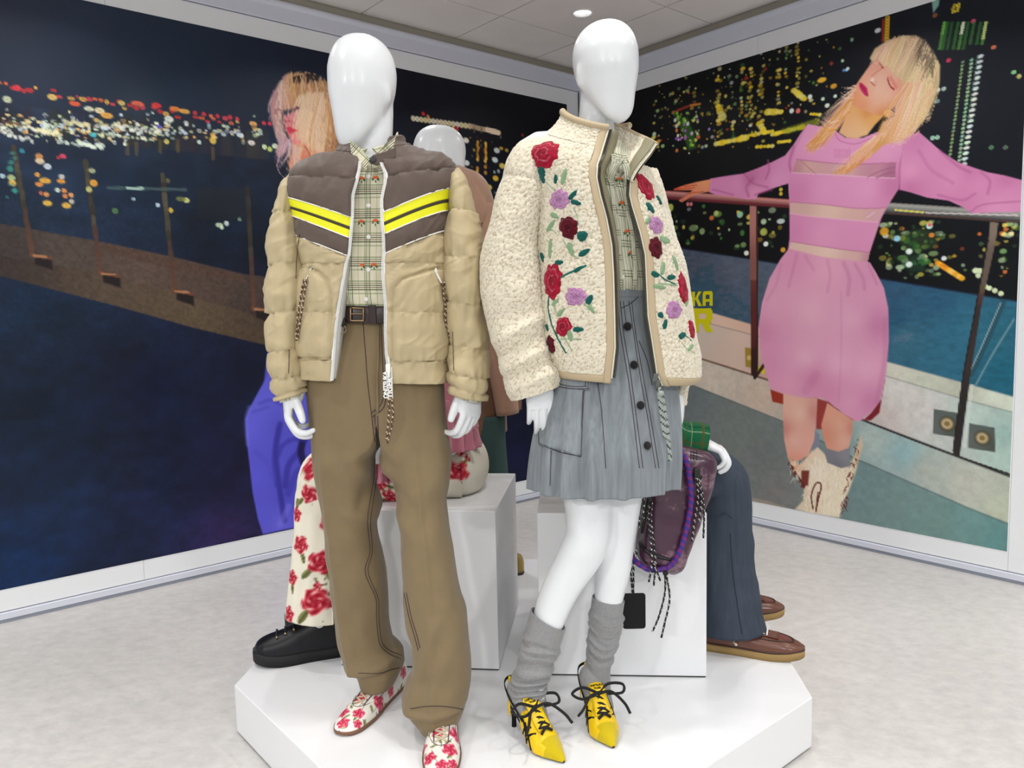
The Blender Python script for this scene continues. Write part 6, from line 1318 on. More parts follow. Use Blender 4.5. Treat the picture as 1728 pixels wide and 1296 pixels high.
eR = lambda v: FJ.ang_x(v, np.interp(v, ER[:, 0], ER[:, 1]))
def off(fn, d):      # move an opening edge sideways by d measured units
    def g(v):
        v = np.atleast_1d(v); r = FJ.rows(v); xl, xr, p = r[:, 9], r[:, 10], r[:, 8]; a = fn(v); c = np.cos(a); x = np.sign(c) * np.abs(c) ** (2 / p)
        return FJ.ang_x(v, (xl + xr) / 2 + (xr - xl) / 2 * x + d)
    return g
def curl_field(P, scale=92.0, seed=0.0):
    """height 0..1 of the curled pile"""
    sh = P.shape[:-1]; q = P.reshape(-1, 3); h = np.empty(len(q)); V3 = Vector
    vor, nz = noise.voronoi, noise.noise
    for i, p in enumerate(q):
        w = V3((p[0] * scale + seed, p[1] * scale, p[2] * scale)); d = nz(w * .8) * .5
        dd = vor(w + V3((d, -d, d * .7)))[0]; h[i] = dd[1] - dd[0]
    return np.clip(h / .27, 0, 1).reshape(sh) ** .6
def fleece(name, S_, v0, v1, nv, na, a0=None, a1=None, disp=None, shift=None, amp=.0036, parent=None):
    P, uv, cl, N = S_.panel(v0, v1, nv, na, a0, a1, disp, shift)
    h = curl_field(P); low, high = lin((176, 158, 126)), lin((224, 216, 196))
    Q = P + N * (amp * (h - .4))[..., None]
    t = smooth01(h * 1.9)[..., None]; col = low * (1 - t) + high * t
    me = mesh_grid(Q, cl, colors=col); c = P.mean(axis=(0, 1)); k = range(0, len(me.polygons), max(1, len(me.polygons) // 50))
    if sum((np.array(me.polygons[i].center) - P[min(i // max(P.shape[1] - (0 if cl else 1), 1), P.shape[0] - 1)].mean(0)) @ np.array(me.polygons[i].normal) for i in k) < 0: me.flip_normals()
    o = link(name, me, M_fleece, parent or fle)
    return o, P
def dfl(X, V, sn, P): return fold(X, V, (905, 470), (930, 600), 12, .006) + .003 * vnoise(X * .03, V * .03)
smooth_src = []
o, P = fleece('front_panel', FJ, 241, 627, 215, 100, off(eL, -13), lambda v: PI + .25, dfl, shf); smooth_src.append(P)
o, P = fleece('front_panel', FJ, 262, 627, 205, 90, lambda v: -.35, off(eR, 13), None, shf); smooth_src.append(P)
P, uv, cl, N = FJ.panel(241, 627, 40, 40, lambda v: PI + .22, lambda v: 2 * PI - .32, None, shf)
solidify(link('back_panel', mesh_grid(P, colors=np.broadcast_to(lin((216, 208, 188)), P.shape)), M_fleece, fle), .006)
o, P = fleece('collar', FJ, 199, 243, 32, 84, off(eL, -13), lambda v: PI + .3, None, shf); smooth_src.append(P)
P, uv, cl, N = FJ.panel(199, 243, 14, 30, lambda v: PI + .28, lambda v: 2 * PI - .3, None, shf)
solidify(link('collar_back', mesh_grid(P, colors=np.broadcast_to(lin((216, 208, 188)), P.shape)), M_fleece, fle), .006)
def src_bvh(grids):
    vs, fs, n = [], [], 0
    for P in grids:
        a, b = P.shape[:2]; vs += [tuple(p) for p in P.reshape(-1, 3)]
        fs += [(n + i * b + j, n + i * b + j + 1, n + (i + 1) * b + j + 1, n + (i + 1) * b + j) for i in range(a - 1) for j in range(b - 1)]; n += a * b
    return BVHTree.FromPolygons(vs, fs)
bf = src_bvh(smooth_src)
# bindings along the zip, hem and collar
def strip(name, v0, v1, nv, fa, fb, m, na=8, disp=None): 
    o = FJ.build(name, m, fle, v0, v1, nv, na, fa, fb, disp or (lambda X, V, sn, P: .0035 * np.sin(np.linspace(0, PI, X.shape[1]))[None] ** .5 + 0 * X), shf); solidify(o, .005); return o
strip('front_binding', 199, 640, 120, eL, off(eL, -14), M_beige)
strip('front_binding', 262, 640, 110, off(eR, 14), eR, M_beige)
for nm, fa, fb, n in (('hem_binding', off(eL, -12), lambda v: PI + .25, 70), ('hem_binding', lambda v: -.35, off(eR, 12), 60), ('hem_binding', lambda v: PI + .24, lambda v: 2 * PI - .34, 40)):
    o = FJ.build(nm, M_beige, fle, 626, 641, 8, n, fa, fb, lambda X, V, sn, P: .0045 * np.sin(np.clip((V - 626) / 15, 0, 1) * PI) ** .5, shf); solidify(o, .005)
v = 199.0; aa = np.concatenate([np.linspace(off(eL, 0)(np.array([v]))[0], 2 * PI - .35, 90)])
P_, X_, V_, s_ = FJ.pts(np.array([v]), aa[None]); P_ = P_ + shf(X_, V_, s_, aa[None])[..., None] * np.array([0, 0, 1.0])
link('collar_binding', tube(P_[0] + np.array([0, 0, .002]), .0085, 10), M_beige, fle)
# zips with metal teeth
M_teeth = mat('dark_metal_teeth', (58, 54, 46), .4, metal=.6); M_ztape = mat('cream_zip_tape', (222, 216, 196), .7)
def fedge(fn, v0, v1, n):
    v = np.linspace(v0, v1, n); a = fn(v); P_, X_, V_, s_ = FJ.pts(v, a[:, None]); P_ = P_ + shf(X_, V_, s_, a[:, None])[..., None] * np.array([0, 0, 1.0]); return P_[:, 0]
for fn, v0, v1, sd_ in ((eL, 200, 632, 1), (eR, 258, 640, -1)):
    q = spline(fedge(fn, v0, v1, 80), 230); T, U, V_ = frames(q)
    k = MB(); k.grid(np.stack([q + np.array([-.002 * sd_, -.002, 0]), q + np.array([.001 * sd_, -.003, 0]), q + np.array([.0035 * sd_, .002, 0])], 1)); solidify(k.build('zip_tape', M_ztape, fle, smooth=True), .001)
    k = MB()
    for i in range(1, 229): k.box(q[i] + np.array([.0055 * sd_, -.003, 0]), (.0036, 0, 0), (0, .002, 0), T[i] * .0009)
    k.build('zip_teeth', M_teeth, fle, kind='stuff')
# olive facing inside the left edge and the standing collar flap on the right
q = spline(fedge(eL, 204, 632, 60), 60); w_ = np.interp(np.linspace(0, 1, 60), [0, .12, .2, .6, .8, 1], [.026, .030, .020, .016, .010, .004])
k = MB(); k.grid(np.stack([q + np.array([.004, .002, 0]), q + np.stack([w_ * .5, .006 + 0 * w_, 0 * w_], -1), q + np.stack([w_, .016 + 0 * w_, 0 * w_], -1), q + np.stack([w_ * 1.1, .03 + 0 * w_, 0 * w_], -1)], 1)); solidify(k.build('inner_facing', M_olive, fle, smooth=True), .002)
fl_ = [[(1036, 214, .03), (1052, 218, .015), (1072, 228, -.02), (1090, 236, -.055), (1107, 245, -.085)], [(1040, 232, .02), (1055, 238, -.005), (1072, 247, -.04), (1086, 253, -.075), (1097, 260, -.10)], [(1044, 252, .0), (1056, 258, -.035), (1068, 265, -.07), (1077, 270, -.10), (1085, 275, -.118)], [(1050, 272, -.03), (1057, 278, -.065), (1063, 284, -.095), (1068, 289, -.115), (1073, 292, -.127)], [(1056, 290, -.08), (1059, 295, -.10), (1062, 299, -.115), (1064, 303, -.125), (1066, 306, -.130)]]
G = np.array([[at(x, y, YF + d) for x, y, d in r] for r in fl_])
def densify(G, n, m):
    A = np.array([spline(r, m) for r in G]); return np.array([spline(A[:, j], n) for j in range(m)]).transpose(1, 0, 2)
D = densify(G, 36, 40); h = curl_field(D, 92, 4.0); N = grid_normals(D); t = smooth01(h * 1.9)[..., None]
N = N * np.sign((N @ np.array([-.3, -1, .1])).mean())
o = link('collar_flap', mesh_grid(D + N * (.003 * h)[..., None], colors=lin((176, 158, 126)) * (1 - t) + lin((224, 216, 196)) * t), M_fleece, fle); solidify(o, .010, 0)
w = D[:, 30:]; solidify(link('flap_facing', mesh_grid(w + N[:, 30:] * .0085), M_olive, fle), .003)
link('collar_binding', tube(D[0] + np.array([0, 0, .001]), .0075, 10), M_beige, fle); link('flap_zip_tape', tube(D[:, -1], .0045, 8), M_ztape, fle)
k = MB(); q = spline(D[:, -1], 60); T, U, V_ = frames(q)
for i in range(1, 59): k.box(q[i] + np.array([.003, -.003, 0]), (.0022, 0, 0), (0, .0016, 0), T[i] * .0008)
k.build('zip_teeth', M_teeth, fle, kind='stuff')
# sleeves
FS1 = Surf([(236, 893, 916, YF, .03, .03, 2, 0), (246, 874, 926, YF - .005, .055, .055, 2.1, 0), (262, 862, 930, YF - .008, .072, .07, 2.2, 0), (285, 852, 930, YF - .01, .08, .078, 2.2, 0), (310, 844.5, 925, YF - .012, .083, .08, 2.2, 0), (345, 834.5, 917, YF - .015, .085, .08, 2.2, 0), (376, 826.5, 909, YF - .018, .087, .08, 2.2, 0), (415, 814, 904, YF - .02, .088, .08, 2.2, 0), (466, 809, 911, YF - .025, .09, .08, 2.2, 0), (490, 811, 916, YF - .03, .088, .08, 2.2, 0), (517, 817, 918, YF - .032, .085, .078, 2.2, 0), (564, 828, 921, YF - .04, .078, .07, 2.2, 0), (600, 841, 928, YF - .045, .072, .066, 2.2, -4), (625, 846, 938, YF - .048, .068, .062, 2.2, -8), (645, 852, 945, YF - .05, .063, .058, 2.2, -16), (662, 864, 943, YF - .05, .056, .052, 2.2, -26)])
def dsv(X, V, sn, P):
    d = 0
    for a, b, w, am in [((838, 575), (920, 530), 8, .010), ((842, 600), (915, 565), 6, -.010), ((850, 620), (925, 585), 8, .010), ((850, 632), (930, 612), 5, -.009), ((860, 650), (940, 628), 7, .007), ((905, 330), (900, 460), 12, .006), ((848, 300), (915, 312), 4, -.004), ((830, 540), (880, 520), 8, -.005)]: d = d + fold(X, V, a, b, w, am)
    return np.where(sn > 0, d, d * .3) + .003 * vnoise(X * .04, V * .03)
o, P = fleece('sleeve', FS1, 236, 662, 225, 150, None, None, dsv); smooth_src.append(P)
FS2 = Surf([(288, 1080, 1108, YF + .03, .04, .04, 2, 0), (320, 1080, 1117, YF + .035, .07, .07, 2.2, 0), (400, 1082, 1138, YF + .05, .078, .075, 2.2, 0), (480, 1095, 1158, YF + .06, .078, .075, 2.2, 0), (560, 1108, 1168, YF + .06, .07, .07, 2.2, 0), (610, 1118, 1168, YF + .055, .062, .06, 2.2, 0), (640, 1128, 1163, YF + .05, .052, .05, 2.2, 0), (668, 1132, 1158, YF + .045, .045, .043, 2.1, -8), (684, 1134, 1157, YF + .045, .042, .04, 2.1, -10)])
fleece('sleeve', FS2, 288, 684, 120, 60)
# embroidery
M_thread = mat('wool_thread', (200, 40, 60), .9, .15, attr='paint', sheen=.2, bump=.5, bscale=900, bdist=.001)
RED = ((190, 20, 58), (128, 8, 34)); MAR = ((112, 14, 36), (66, 6, 20)); PNK = ((204, 156, 196), (158, 104, 150)); TEAL = ((20, 98, 88), (14, 76, 72)); PALE = ((150, 176, 140), (120, 152, 116))
er = random.Random(5)
def tangent(n): e1 = unit(np.cross([0, 0, 1.0], n)); return e1, np.cross(n, e1)
def rose(x, y, rx, ry, cols, rot=0.0, gap=(232, 196, 204)):
    p, n = hit(bf, x, y)
    if p is None: return
    e1, e2 = tangent(n); m = (YF - .14) / F; nr, na = 17, 84; a = np.linspace(0, 2 * PI, na, endpoint=False); ph = er.uniform(0, 6); k5 = er.choice((5, 6, 7))
    rho = np.linspace(.02, 1, nr)[:, None]; lim = 1 + .07 * np.cos(k5 * a + ph)[None] + .04 * np.cos(11 * a + 2 * ph)[None]
    R = rho * lim * (1 + .05 * np.cos(3 * a + ph)[None]); tw = rot
    U, V = R * rx * m * np.cos(a), R * ry * m * np.sin(a)
    P = p + e1 * (U * math.cos(tw) - V * math.sin(tw))[..., None] + e2 * (U * math.sin(tw) + V * math.cos(tw))[..., None]
    ridge = np.abs(np.sin(a * 17 + rho * 4)) ** .8 * (rho > .25); spir = (rho * 2.6 - a / (2 * PI) + ph) % 1; g = np.exp(-((spir - .5) / .085) ** 2) * (rho > .12) * (rho < .93) * (vnoise(a[None] * 1.6 + ph, rho * 5) > -.15)
    hgt = (.0052 * np.sqrt(np.clip(1.02 - rho ** 4, 0, 1)) + 0.0018 * ridge - .0042 * g) + 0 * U
    Q = lay(bf, P, n, 0.0); Q = Q + n * hgt[..., None]
    ring = np.concatenate([Q, lay(bf, P[-1:], n, -.002)], 0)
    t = (ridge * .6 + .4 * vnoise(a[None] * 6, rho * 9))[..., None]; col = np.array(cols[1]) * (1 - t) + np.array(cols[0]) * t; gg = (g * .85)[..., None]; col = col * (1 - gg) + np.array(gap) * gg
    col = np.concatenate([col, col[-1:]], 0)
    link('embroidered_rose', mesh_grid(ring, close=True, cap0=True, colors=lin(np.clip(col, 0, 255))), M_thread, fle)
def leaf(x, y, L, w, rot, cols, bend=.0):
    p, n = hit(bf, x, y)
    if p is None: return
    e1, e2 = tangent(n); m = (YF - .14) / F; nu, nw = 18, 9; u = np.linspace(-1, 1, nu)[:, None]; s = np.linspace(-1, 1, nw)[None]
    wd = w * np.sqrt(np.clip(1 - u ** 2, .0, 1)) * (1 - .25 * u); A, B = u * L * m + 0 * s, (s * wd + bend * L * (1 - u ** 2)) * m
    P = p + e1 * (A * math.cos(rot) - B * math.sin(rot))[..., None] + e2 * (A * math.sin(rot) + B * math.cos(rot))[..., None]
    rid = np.abs(np.sin(u * L * .9 - np.abs(s) * 2)); h = .0045 * np.clip(1 - s ** 4, 0, 1) * (1 - u ** 8) + .0009 * rid - .001 * (np.abs(s) < .15)
    Q = lay(bf, P, n) + n * h[..., None]
    t = (rid * .7 + .3 * vnoise(u * 9, s * 3))[..., None]; col = np.array(cols[1]) * (1 - t) + np.array(cols[0]) * t
    link('embroidered_leaf', mesh_grid(Q, colors=lin(np.clip(col, 0, 255))), M_thread, fle)
def stem(pts, cols, r=.0022):
    q = cord_on(bf, pts, 26, .0015)
    if len(q) > 3: link('embroidered_stem', mesh_grid(tube_grid(q, r, 6), close=True, cap0=True, cap1=True, colors=np.broadcast_to(lin(cols[0]), (len(q), 6, 3))), M_thread, fle)
for a, b, c in [([(914, 300), (925, 310), (938, 322)], PALE, .0012), ([(968, 350), (974, 365), (976, 380)], PALE, .0012), ([(950, 404), (962, 425), (975, 436)], PALE, .0014), ([(944, 470), (958, 462), (974, 455), (990, 448)], TEAL, .0026), ([(927, 500), (926, 520), (932, 548), (944, 575), (956, 596)], TEAL, .0022), ([(934, 505), (936, 520), (942, 532)], PALE, .0016), ([(985, 512), (998, 524)], PALE, .0018), ([(950, 566), (962, 585), (966, 592)], PALE, .0016), ([(940, 572), (980, 572)], PALE, .0014), ([(940, 395), (930, 385)], PALE, .0014), ([(1112, 335), (1116, 345)], TEAL, .0018), ([(1112, 478), (1130, 480), (1142, 482)], PALE, .002), ([(1110, 462), (1122, 472), (1140, 480)], TEAL, .0016), ([(1150, 580), (1160, 590), (1172, 596)], PALE, .0012), ([(1142, 508), (1152, 500), (1158, 494)], PALE, .0012), ([(1156, 566), (1166, 575)], TEAL, .0012)]: stem(a, b, c)
for x, y, L, w, r, c in [(898, 292, 11, 9, .3, TEAL), (914, 290, 10, 9, 1.2, TEAL), (917, 302, 8, 6, -1.2, TEAL), (938, 302, 8, 3.6, 1.5, TEAL), (952, 298, 15, 4.6, 1.3, PALE), (967, 329, 10, 4.5, .8, TEAL), (972, 342, 10, 4.5, -.3, TEAL), (936, 364, 9, 4.5, -.5, PALE), (930, 381, 13, 4.5, .8, PALE), (983, 398, 9.5, 9, .4, TEAL), (963, 420, 12, 5, -1.3, PALE), (986, 426, 11, 5, .5, TEAL), (929, 420, 17, 4, 1.5, PALE), (916, 434, 10, 4, -1.2, TEAL), (944, 443, 9, 4.5, .0, TEAL), (976, 454, 10, 3.6, .5, TEAL), (995, 505, 9, 5.5, 1.0, TEAL), (998, 521, 9, 4, -1.0, PALE), (938, 510, 9, 4, .7, PALE), (947, 527, 10, 4, .8, PALE), (976, 556, 10, 4.6, .0, TEAL), (962, 566, 11, 4.5, -1.4, PALE), (924, 553, 7, 3, -1.2, TEAL), (1097, 351, 11, 6, -.9, TEAL), (1111, 338, 9, 4, -1.1, TEAL), (1093, 372, 8, 4, .9, PALE), (1122, 405, 12, 7, -.2, PALE), (1139, 444, 14, 4.6, -1.25, PALE), (1097, 437, 10, 5, -1.5, TEAL), (1118, 453, 12, 4.6, 1.3, PALE), (1105, 463, 9, 5.5, -.3, TEAL), (1133, 468, 9, 5, .1, TEAL), (1112, 484, 14, 4, -.15, PALE), (1115, 532, 6, 5, -1, TEAL), (1122, 547, 9, 4.5, 1.3, TEAL), (1151, 566, 9, 6, .3, TEAL), (1158, 510, 9, 4, .9, PALE), (1165, 586, 10, 4, .5, PALE)]: leaf(x, y, L, w, r, c)
for x, y, rx, ry, c, r in [(917, 258, 27, 25, RED, .2), (944, 337, 18, 16, PNK, 0), (959.5, 384, 16, 19, MAR, .4), (933, 474, 19, 30, RED, -.1), (971.7, 500.5, 19, 15, PNK, 0), (951, 551, 14, 17, RED, -.5), (930, 581, 9, 16, MAR, 0), (1089, 315, 15, 25, RED, .45), (1107, 380, 15, 15, PNK, 0), (1106, 418, 13, 18, MAR, 0), (1152, 487, 13, 26, RED, .15), (1137, 523, 17, 15, PNK, .2), (1166, 556, 9, 16, RED, .2)]: rose(x, y, rx, ry, c, r, gap=(226, 160, 166) if c is RED else ((150, 60, 76) if c is MAR else (232, 214, 226)))

# ---- blouse
M_plaid2 = plaid('green_brown_white_plaid', (212, 210, 190), [(.05, .03, (66, 98, 58), .85), (.17, .025, br, .6), (.86, .03, (66, 98, 58), .8), (.36, .03, gm, .6), (.62, .03, gm, .6)], .030, [(.06, .02, gd, .7), (.15, .018, br, .6), (.25, .02, gd, .65)], .075)
blo = empty('blouse', WM[wom.name]); blo.parent = wom; blo.location = (0, 0, 0); WM[blo.name] = WM[wom.name]
BL_ = Surf([(238, 968, 1056, YF + .01, .062, .066, 2.1, 16), (262, 930, 1080, YF, .084, .08, 2.2, 30), (300, 925, 1098, YF, .10, .098, 2.3, 30), (380, 935, 1118, YF, .106, .10, 2.3, 20), (440, 945, 1122, YF, .104, .10, 2.3, 10), (470, 955, 1120, YF, .104, .10, 2.3, 4), (488, 962, 1116, YF, .098, .095, 2.3, 0), (496, 972, 1108, YF, .088, .085, 2.3, 0)])
def dbl(X, V, sn, P): return .0022 * vnoise(X * .16, V * .02) + .0007 * vnoise(X * .35, V * .03) + .005 * np.sin(np.clip((V - 440) / 50, 0, 1) * PI) * (vnoise(X * .2, V * .01) + .5)
ob = BL_.build('front', M_plaid2, blo, 238, 496, 130, 150, disp=dbl); solidify(ob, .002); bb2 = bvh_of([ob])
for pth, amp in (([(1034, 262), (1032, 300), (1034, 340), (1042, 390), (1046, 440), (1046, 484)], .0035), ([(1052, 262), (1056, 310), (1058, 350), (1066, 400), (1070, 445), (1070, 484)], .0035)):   # ruffled placket edges
    q = cord_on(bb2, pth, 90, .002); s = np.linspace(0, 1, len(q)) * 15 * PI; s = s + np.sin(s * .37) * 1.5; rows = []
    for d in (-1, 0, 1): rows.append(q + np.stack([d * .005 + .001 * np.sin(s * .5), -.004 - amp * (abs(d)) * (.6 + .5 * np.sin(s + d)), 0 * s], -1))
    G = np.stack(rows, 1); uvr = np.stack([np.broadcast_to(np.array([-.007, 0, .007]) * 3, G.shape[:2]), np.broadcast_to(np.linspace(0, .4, len(q))[:, None], G.shape[:2])], -1)
    me = mesh_grid(G, uv=uvr); solidify(link('ruffle', me, M_plaid2, blo), .0015)
for x, y in [(1040, 366), (1051, 468), (1036, 312)]:
    p, n = hit(bb2, x, y); k = MB(); disc(k, p + n * .001, n, .0056, .003); k.build('button', M_btn, blo, smooth=True)
for x, y in [(1050, 346), (1059, 394), (1066, 430), (1045, 305)]: flower_thread(bb2, x, y, 1.0, blo)
for pts, w0 in (([(1050, 268), (1042, 276), (1034, 290), (1030, 302), (1036, 312)], .012), ([(1048, 268), (1056, 280), (1060, 300), (1063, 318), (1066, 326)], .011), ([(1044, 268), (1038, 272), (1040, 282), (1048, 290), (1040, 300)], .010)):   # tie at the throat
    q = spline([at(x, y, YF - .118 - .012 * math.sin(i * 1.4)) for i, (x, y) in enumerate(pts)], 30); T, U, V_ = frames(q); k = np.sin(np.linspace(0, 4 * PI, 30)) * .004
    G = np.stack([q - np.array([w0 * .7, 0, 0]) + k[:, None] * [0, 1, 0], q - np.array([0, .004, 0]), q + np.array([w0 * .7, 0, 0]) - k[:, None] * [0, 1, 0]], 1)
    uvr = np.stack([np.broadcast_to(np.array([-w0, 0, w0]), G.shape[:2]), np.broadcast_to(np.linspace(0, .1, 30)[:, None], G.shape[:2])], -1)
    solidify(link('tie', mesh_grid(G, uv=uvr), M_plaid2, blo), .002)

# ---- skirt
M_grey = mat('grey_wool', (128, 135, 140), .85, .2, var=.16, vscale=120, stretch=(1, 1, .05), bump=.12, bscale=700, bdist=.001, sheen=.2)
ski = empty('skirt', WM[wom.name]); ski.parent = wom; ski.location = (0, 0, 0); WM[ski.name] = WM[wom.name]
SK = Surf([(484, 974, 1107, YF, .092, .095, 2.2, 0), (500, 970, 1110, YF, .095, .098, 2.2, 0), (540, 957, 1118, YF, .104, .108, 2.2, 0), (600, 941, 1132, YF, .114, .118, 2.2, 0), (650, 928, 1141, YF, .126, .13, 2.1, 0), (712, 910, 1144, YF, .144, .142, 2.1, 0), (760, 902, 1143, YF, .162, .155, 2.1, -2), (800, 898, 1140, YF, .166, .16, 2.1, -6), (818, 897, 1139, YF, .167, .16, 2.1, -8)])
def dsk(X, V, sn, P):
    t = smooth01((V - 560) / 260); a = np.arctan2(sn, (X - 1020) / 122.0)
    w = .013 * t * np.sin(a * 15 + 1.2 * np.sin(a * 3)) + .005 * t * np.sin(a * 31 + 1)
    pl = fold(X, V, (1008, 560), (975, 800), 7, -.010) + fold(X, V, (1020, 560), (1003, 800), 6, .012) + fold(X, V, (1036, 600), (1028, 800), 5, -.010) + fold(X, V, (1046, 600), (1044, 800), 6, .008) + fold(X, V, (990, 640), (950, 800), 7, .009)
    placket = np.exp(-((X - np.interp(V, [484, 800], [1050, 1078])) / 26) ** 2) * (sn > 0)
    return w * (1 - placket) + np.where(sn > 0, pl, 0) + .003 * placket
os_ = SK.build('skirt_body', M_grey, ski, 484, 818, 120, 220, disp=dsk); solidify(os_, .003); bk = bvh_of([os_])
WB = Surf([(482, 973, 1108, YF, .095, .098, 2.2, 0), (502, 968, 1112, YF, .099, .102, 2.2, 0)]); solidify(WB.build('waistband', M_grey, ski, 484, 503, 6, 90), .003)
M_vel = mat('black_velvet', (16, 16, 17), .9, .1, sheen=.6)
for x, y in [(1058.5, 551), (1069, 616), (1080, 684), (1091, 752)]:
    p, n = hit(bk, x, y); k = MB(); disc(k, p + n * .002, n, .0112, .006, 24, ((.8, 0), (1, .5), (.9, .85), (.6, 1), (0, 1.05))); k.build('button', M_vel, ski, smooth=True)
for pth in ([(1047, 508), (1052, 560), (1062, 620), (1072, 690), (1085, 790)], [(1052, 508), (1057, 548)], [(1043, 508), (1047, 560), (1057, 620), (1067, 690), (1079, 790)], [(1066, 508), (1072, 560), (1086, 640), (1097, 700), (1112, 790)], [(1061, 508), (1067, 548), (1081, 640), (1092, 700), (1106, 790)], [(1008, 640), (1016, 700), (1022, 790)], [(1049, 520), (1064, 512), (1078, 500)], [(1078, 575), (1092, 610), (1100, 650)]): stitch(pth, .0009, M_navystitch, ski, bv=bk, n=80)
def patch(name, quad, nu, nv, lift, m, parent, bv, nrm=(-.2, -1, .05)):
    """cloth patch whose four measured corners are laid on a garment"""
    q = np.array(quad, float); P = []
    for i in range(nu):
        for j in range(nv):
            s, t = i / (nu - 1), j / (nv - 1); x, y = (q[0] * (1 - t) + q[1] * t) * (1 - s) + (q[3] * (1 - t) + q[2] * t) * s
            p, n = hit(bv, x, y); P.append(p if p is not None else (P[-1] if P else np.zeros(3)))
    P = np.array(P).reshape(nu, nv, 3); n = unit(nrm)
    K = np.ones((3, 3)) / 9; 
    for _ in range(3): P[1:-1, 1:-1] = (P[:-2, 1:-1] + P[2:, 1:-1] + P[1:-1, :-2] + P[1:-1, 2:] + P[1:-1, 1:-1]) / 5
    G = np.concatenate([P[:1] - n * 0, P + n * lift, P[-1:]], 0); G = np.concatenate([G[:, :1] - n * lift, G, G[:, -1:] - n * lift], 1)
    me = mesh_grid(G)
    if sum(p.normal.dot(Vector(n)) for p in me.polygons) < 0: me.flip_normals()
    o = link(name, me, m, parent); solidify(o, .003); return o
pk = patch('pocket', [(934, 650), (985, 655), (980, 770), (909, 750)], 26, 16, .005, M_grey, ski, bk)
pf = patch('pocket_flap', [(942, 622), (998, 628), (994, 658), (936, 652)], 12, 14, .007, M_grey, ski, bk)
bp = bvh_of([pk, pf, os_])
for pth in ([(932, 655), (911, 690), (909, 748)], [(909, 748), (945, 763), (980, 770)], [(984, 660), (982, 715), (980, 770)], [(938, 651), (965, 656), (994, 656)], [(940, 647), (965, 652), (990, 652)], [(994, 630), (992, 656)], [(989, 630), (988, 652)], [(930, 760), (928, 820)]): stitch(pth, .0009, M_navystitch, ski, bv=bp)
# jacket zip pull with a long patterned cord
M_silver = mat('dark_silver', (120, 122, 118), .3, metal=.9); M_greycord = [mat('grey_green_cord', (150, 160, 154), .75), mat('dark_fleck', (52, 60, 60), .75)]
k = MB(); p0 = at(1106, 637, YF - .15); k.box(p0, (.006, 0, -.001), (0, .004, 0), (.002, 0, .010)); k.box(at(1110, 650, YF - .155), (.005, 0, 0), (0, .002, 0), (.002, 0, .013)); bevel(k.build('zip_slider', M_silver, fle), .0015)
for i, o in enumerate((-3.2, -1, 1.2, 3.4)):
    pts = [(1113, 654), (1115 + o, 668), (1118 + o * 1.2, 690), (1121 + o * 1.3, 712), (1124 + o * 1.2, 735), (1127 + o, 755 - (3 - i) * 6)]
    if i in (1, 2): pts += [(1130 + o, 766), (1131 + o, 778)]
    twist_cord('pull_cord', [at(x, y, YF - .168) for x, y in pts], .0034, M_greycord, fle, 55)
k = MB(); ball(k, at(1115, 664, YF - .168), .008); k.build('cord_knot', M_greycord[0], fle, smooth=True)

# ---- ribbed grey socks
M_sock = mat('grey_rib_knit', (140, 140, 141), .9, .15, var=.08, vscale=160, bump=.35, bscale=500, bdist=.002, sheen=.3)
SK1 = Surf([(1044, 897, 953, YF - .035, .043, .046, 2.1, 30), (1075, 888, 944, YF - .04, .044, .046, 2.1, 24), (1095, 884, 938, YF - .045, .045, .046, 2.1, 18), (1120, 876, 930, YF - .05, .044, .044, 2.1, 12), (1140, 870, 923, YF - .055, .042, .042, 2.1, 6), (1160, 864, 919, YF - .06, .041, .041, 2.1, 6), (1180, 866, 918, YF - .068, .041, .04, 2.1, 6), (1200, 875, 922, YF - .08, .042, .038, 2.1, 8), (1222, 886, 927, YF - .10, .04, .036, 2.1, 8)])
SK2 = Surf([(1010, 1001, 1052, YF + .03, .04, .042, 2.1, 6), (1038, 998, 1048, YF + .03, .041, .042, 2.1, 6), (1069, 996, 1043, YF + .03, .04, .041, 2.1, 6), (1100, 991, 1034, YF + .03, .039, .04, 2.1, 4), (1120, 990, 1029, YF + .025, .034, .036, 2.1, 2), (1141, 988, 1028, YF + .02, .034, .035, 2.1, 2), (1165, 990, 1029, YF + .01, .036, .034, 2.1, 2), (1182, 994, 1032, YF - .005, .037, .033, 2.1, 2), (1192, 997, 1034, YF - .015, .037, .032, 2.1, 2)])
def sock(S_, v0, v1, cuff, b0, b1, seed):
    def d(X, V, sn, P):
        r = np.linspace(0, 2 * PI, X.shape[1], endpoint=False)[None]; t = smooth01((V - cuff) / 8) * smooth01((b1 - V) / 14)
        sl = V + 7 * np.sin(r + seed) + 4 * np.sin(2 * r + seed * 2)
        w = np.abs(vnoise(sl * .11 + seed, r * .35)) ; w2 = vnoise(sl * .3, r * .9 + seed)
        return t * (.0105 * (1 - 2 * w) * .6 + .003 * w2) + .0009 * np.sin(r * 44) + .002
    o = S_.build('sock', M_sock, wom, v0, v1, 120, 132, disp=d); solidify(o, .002); return o
sock(SK1, 1044, 1222, 1075, 0, 1190, 1.0); sock(SK2, 1010, 1192, 1030, 0, 1125, 2.2)

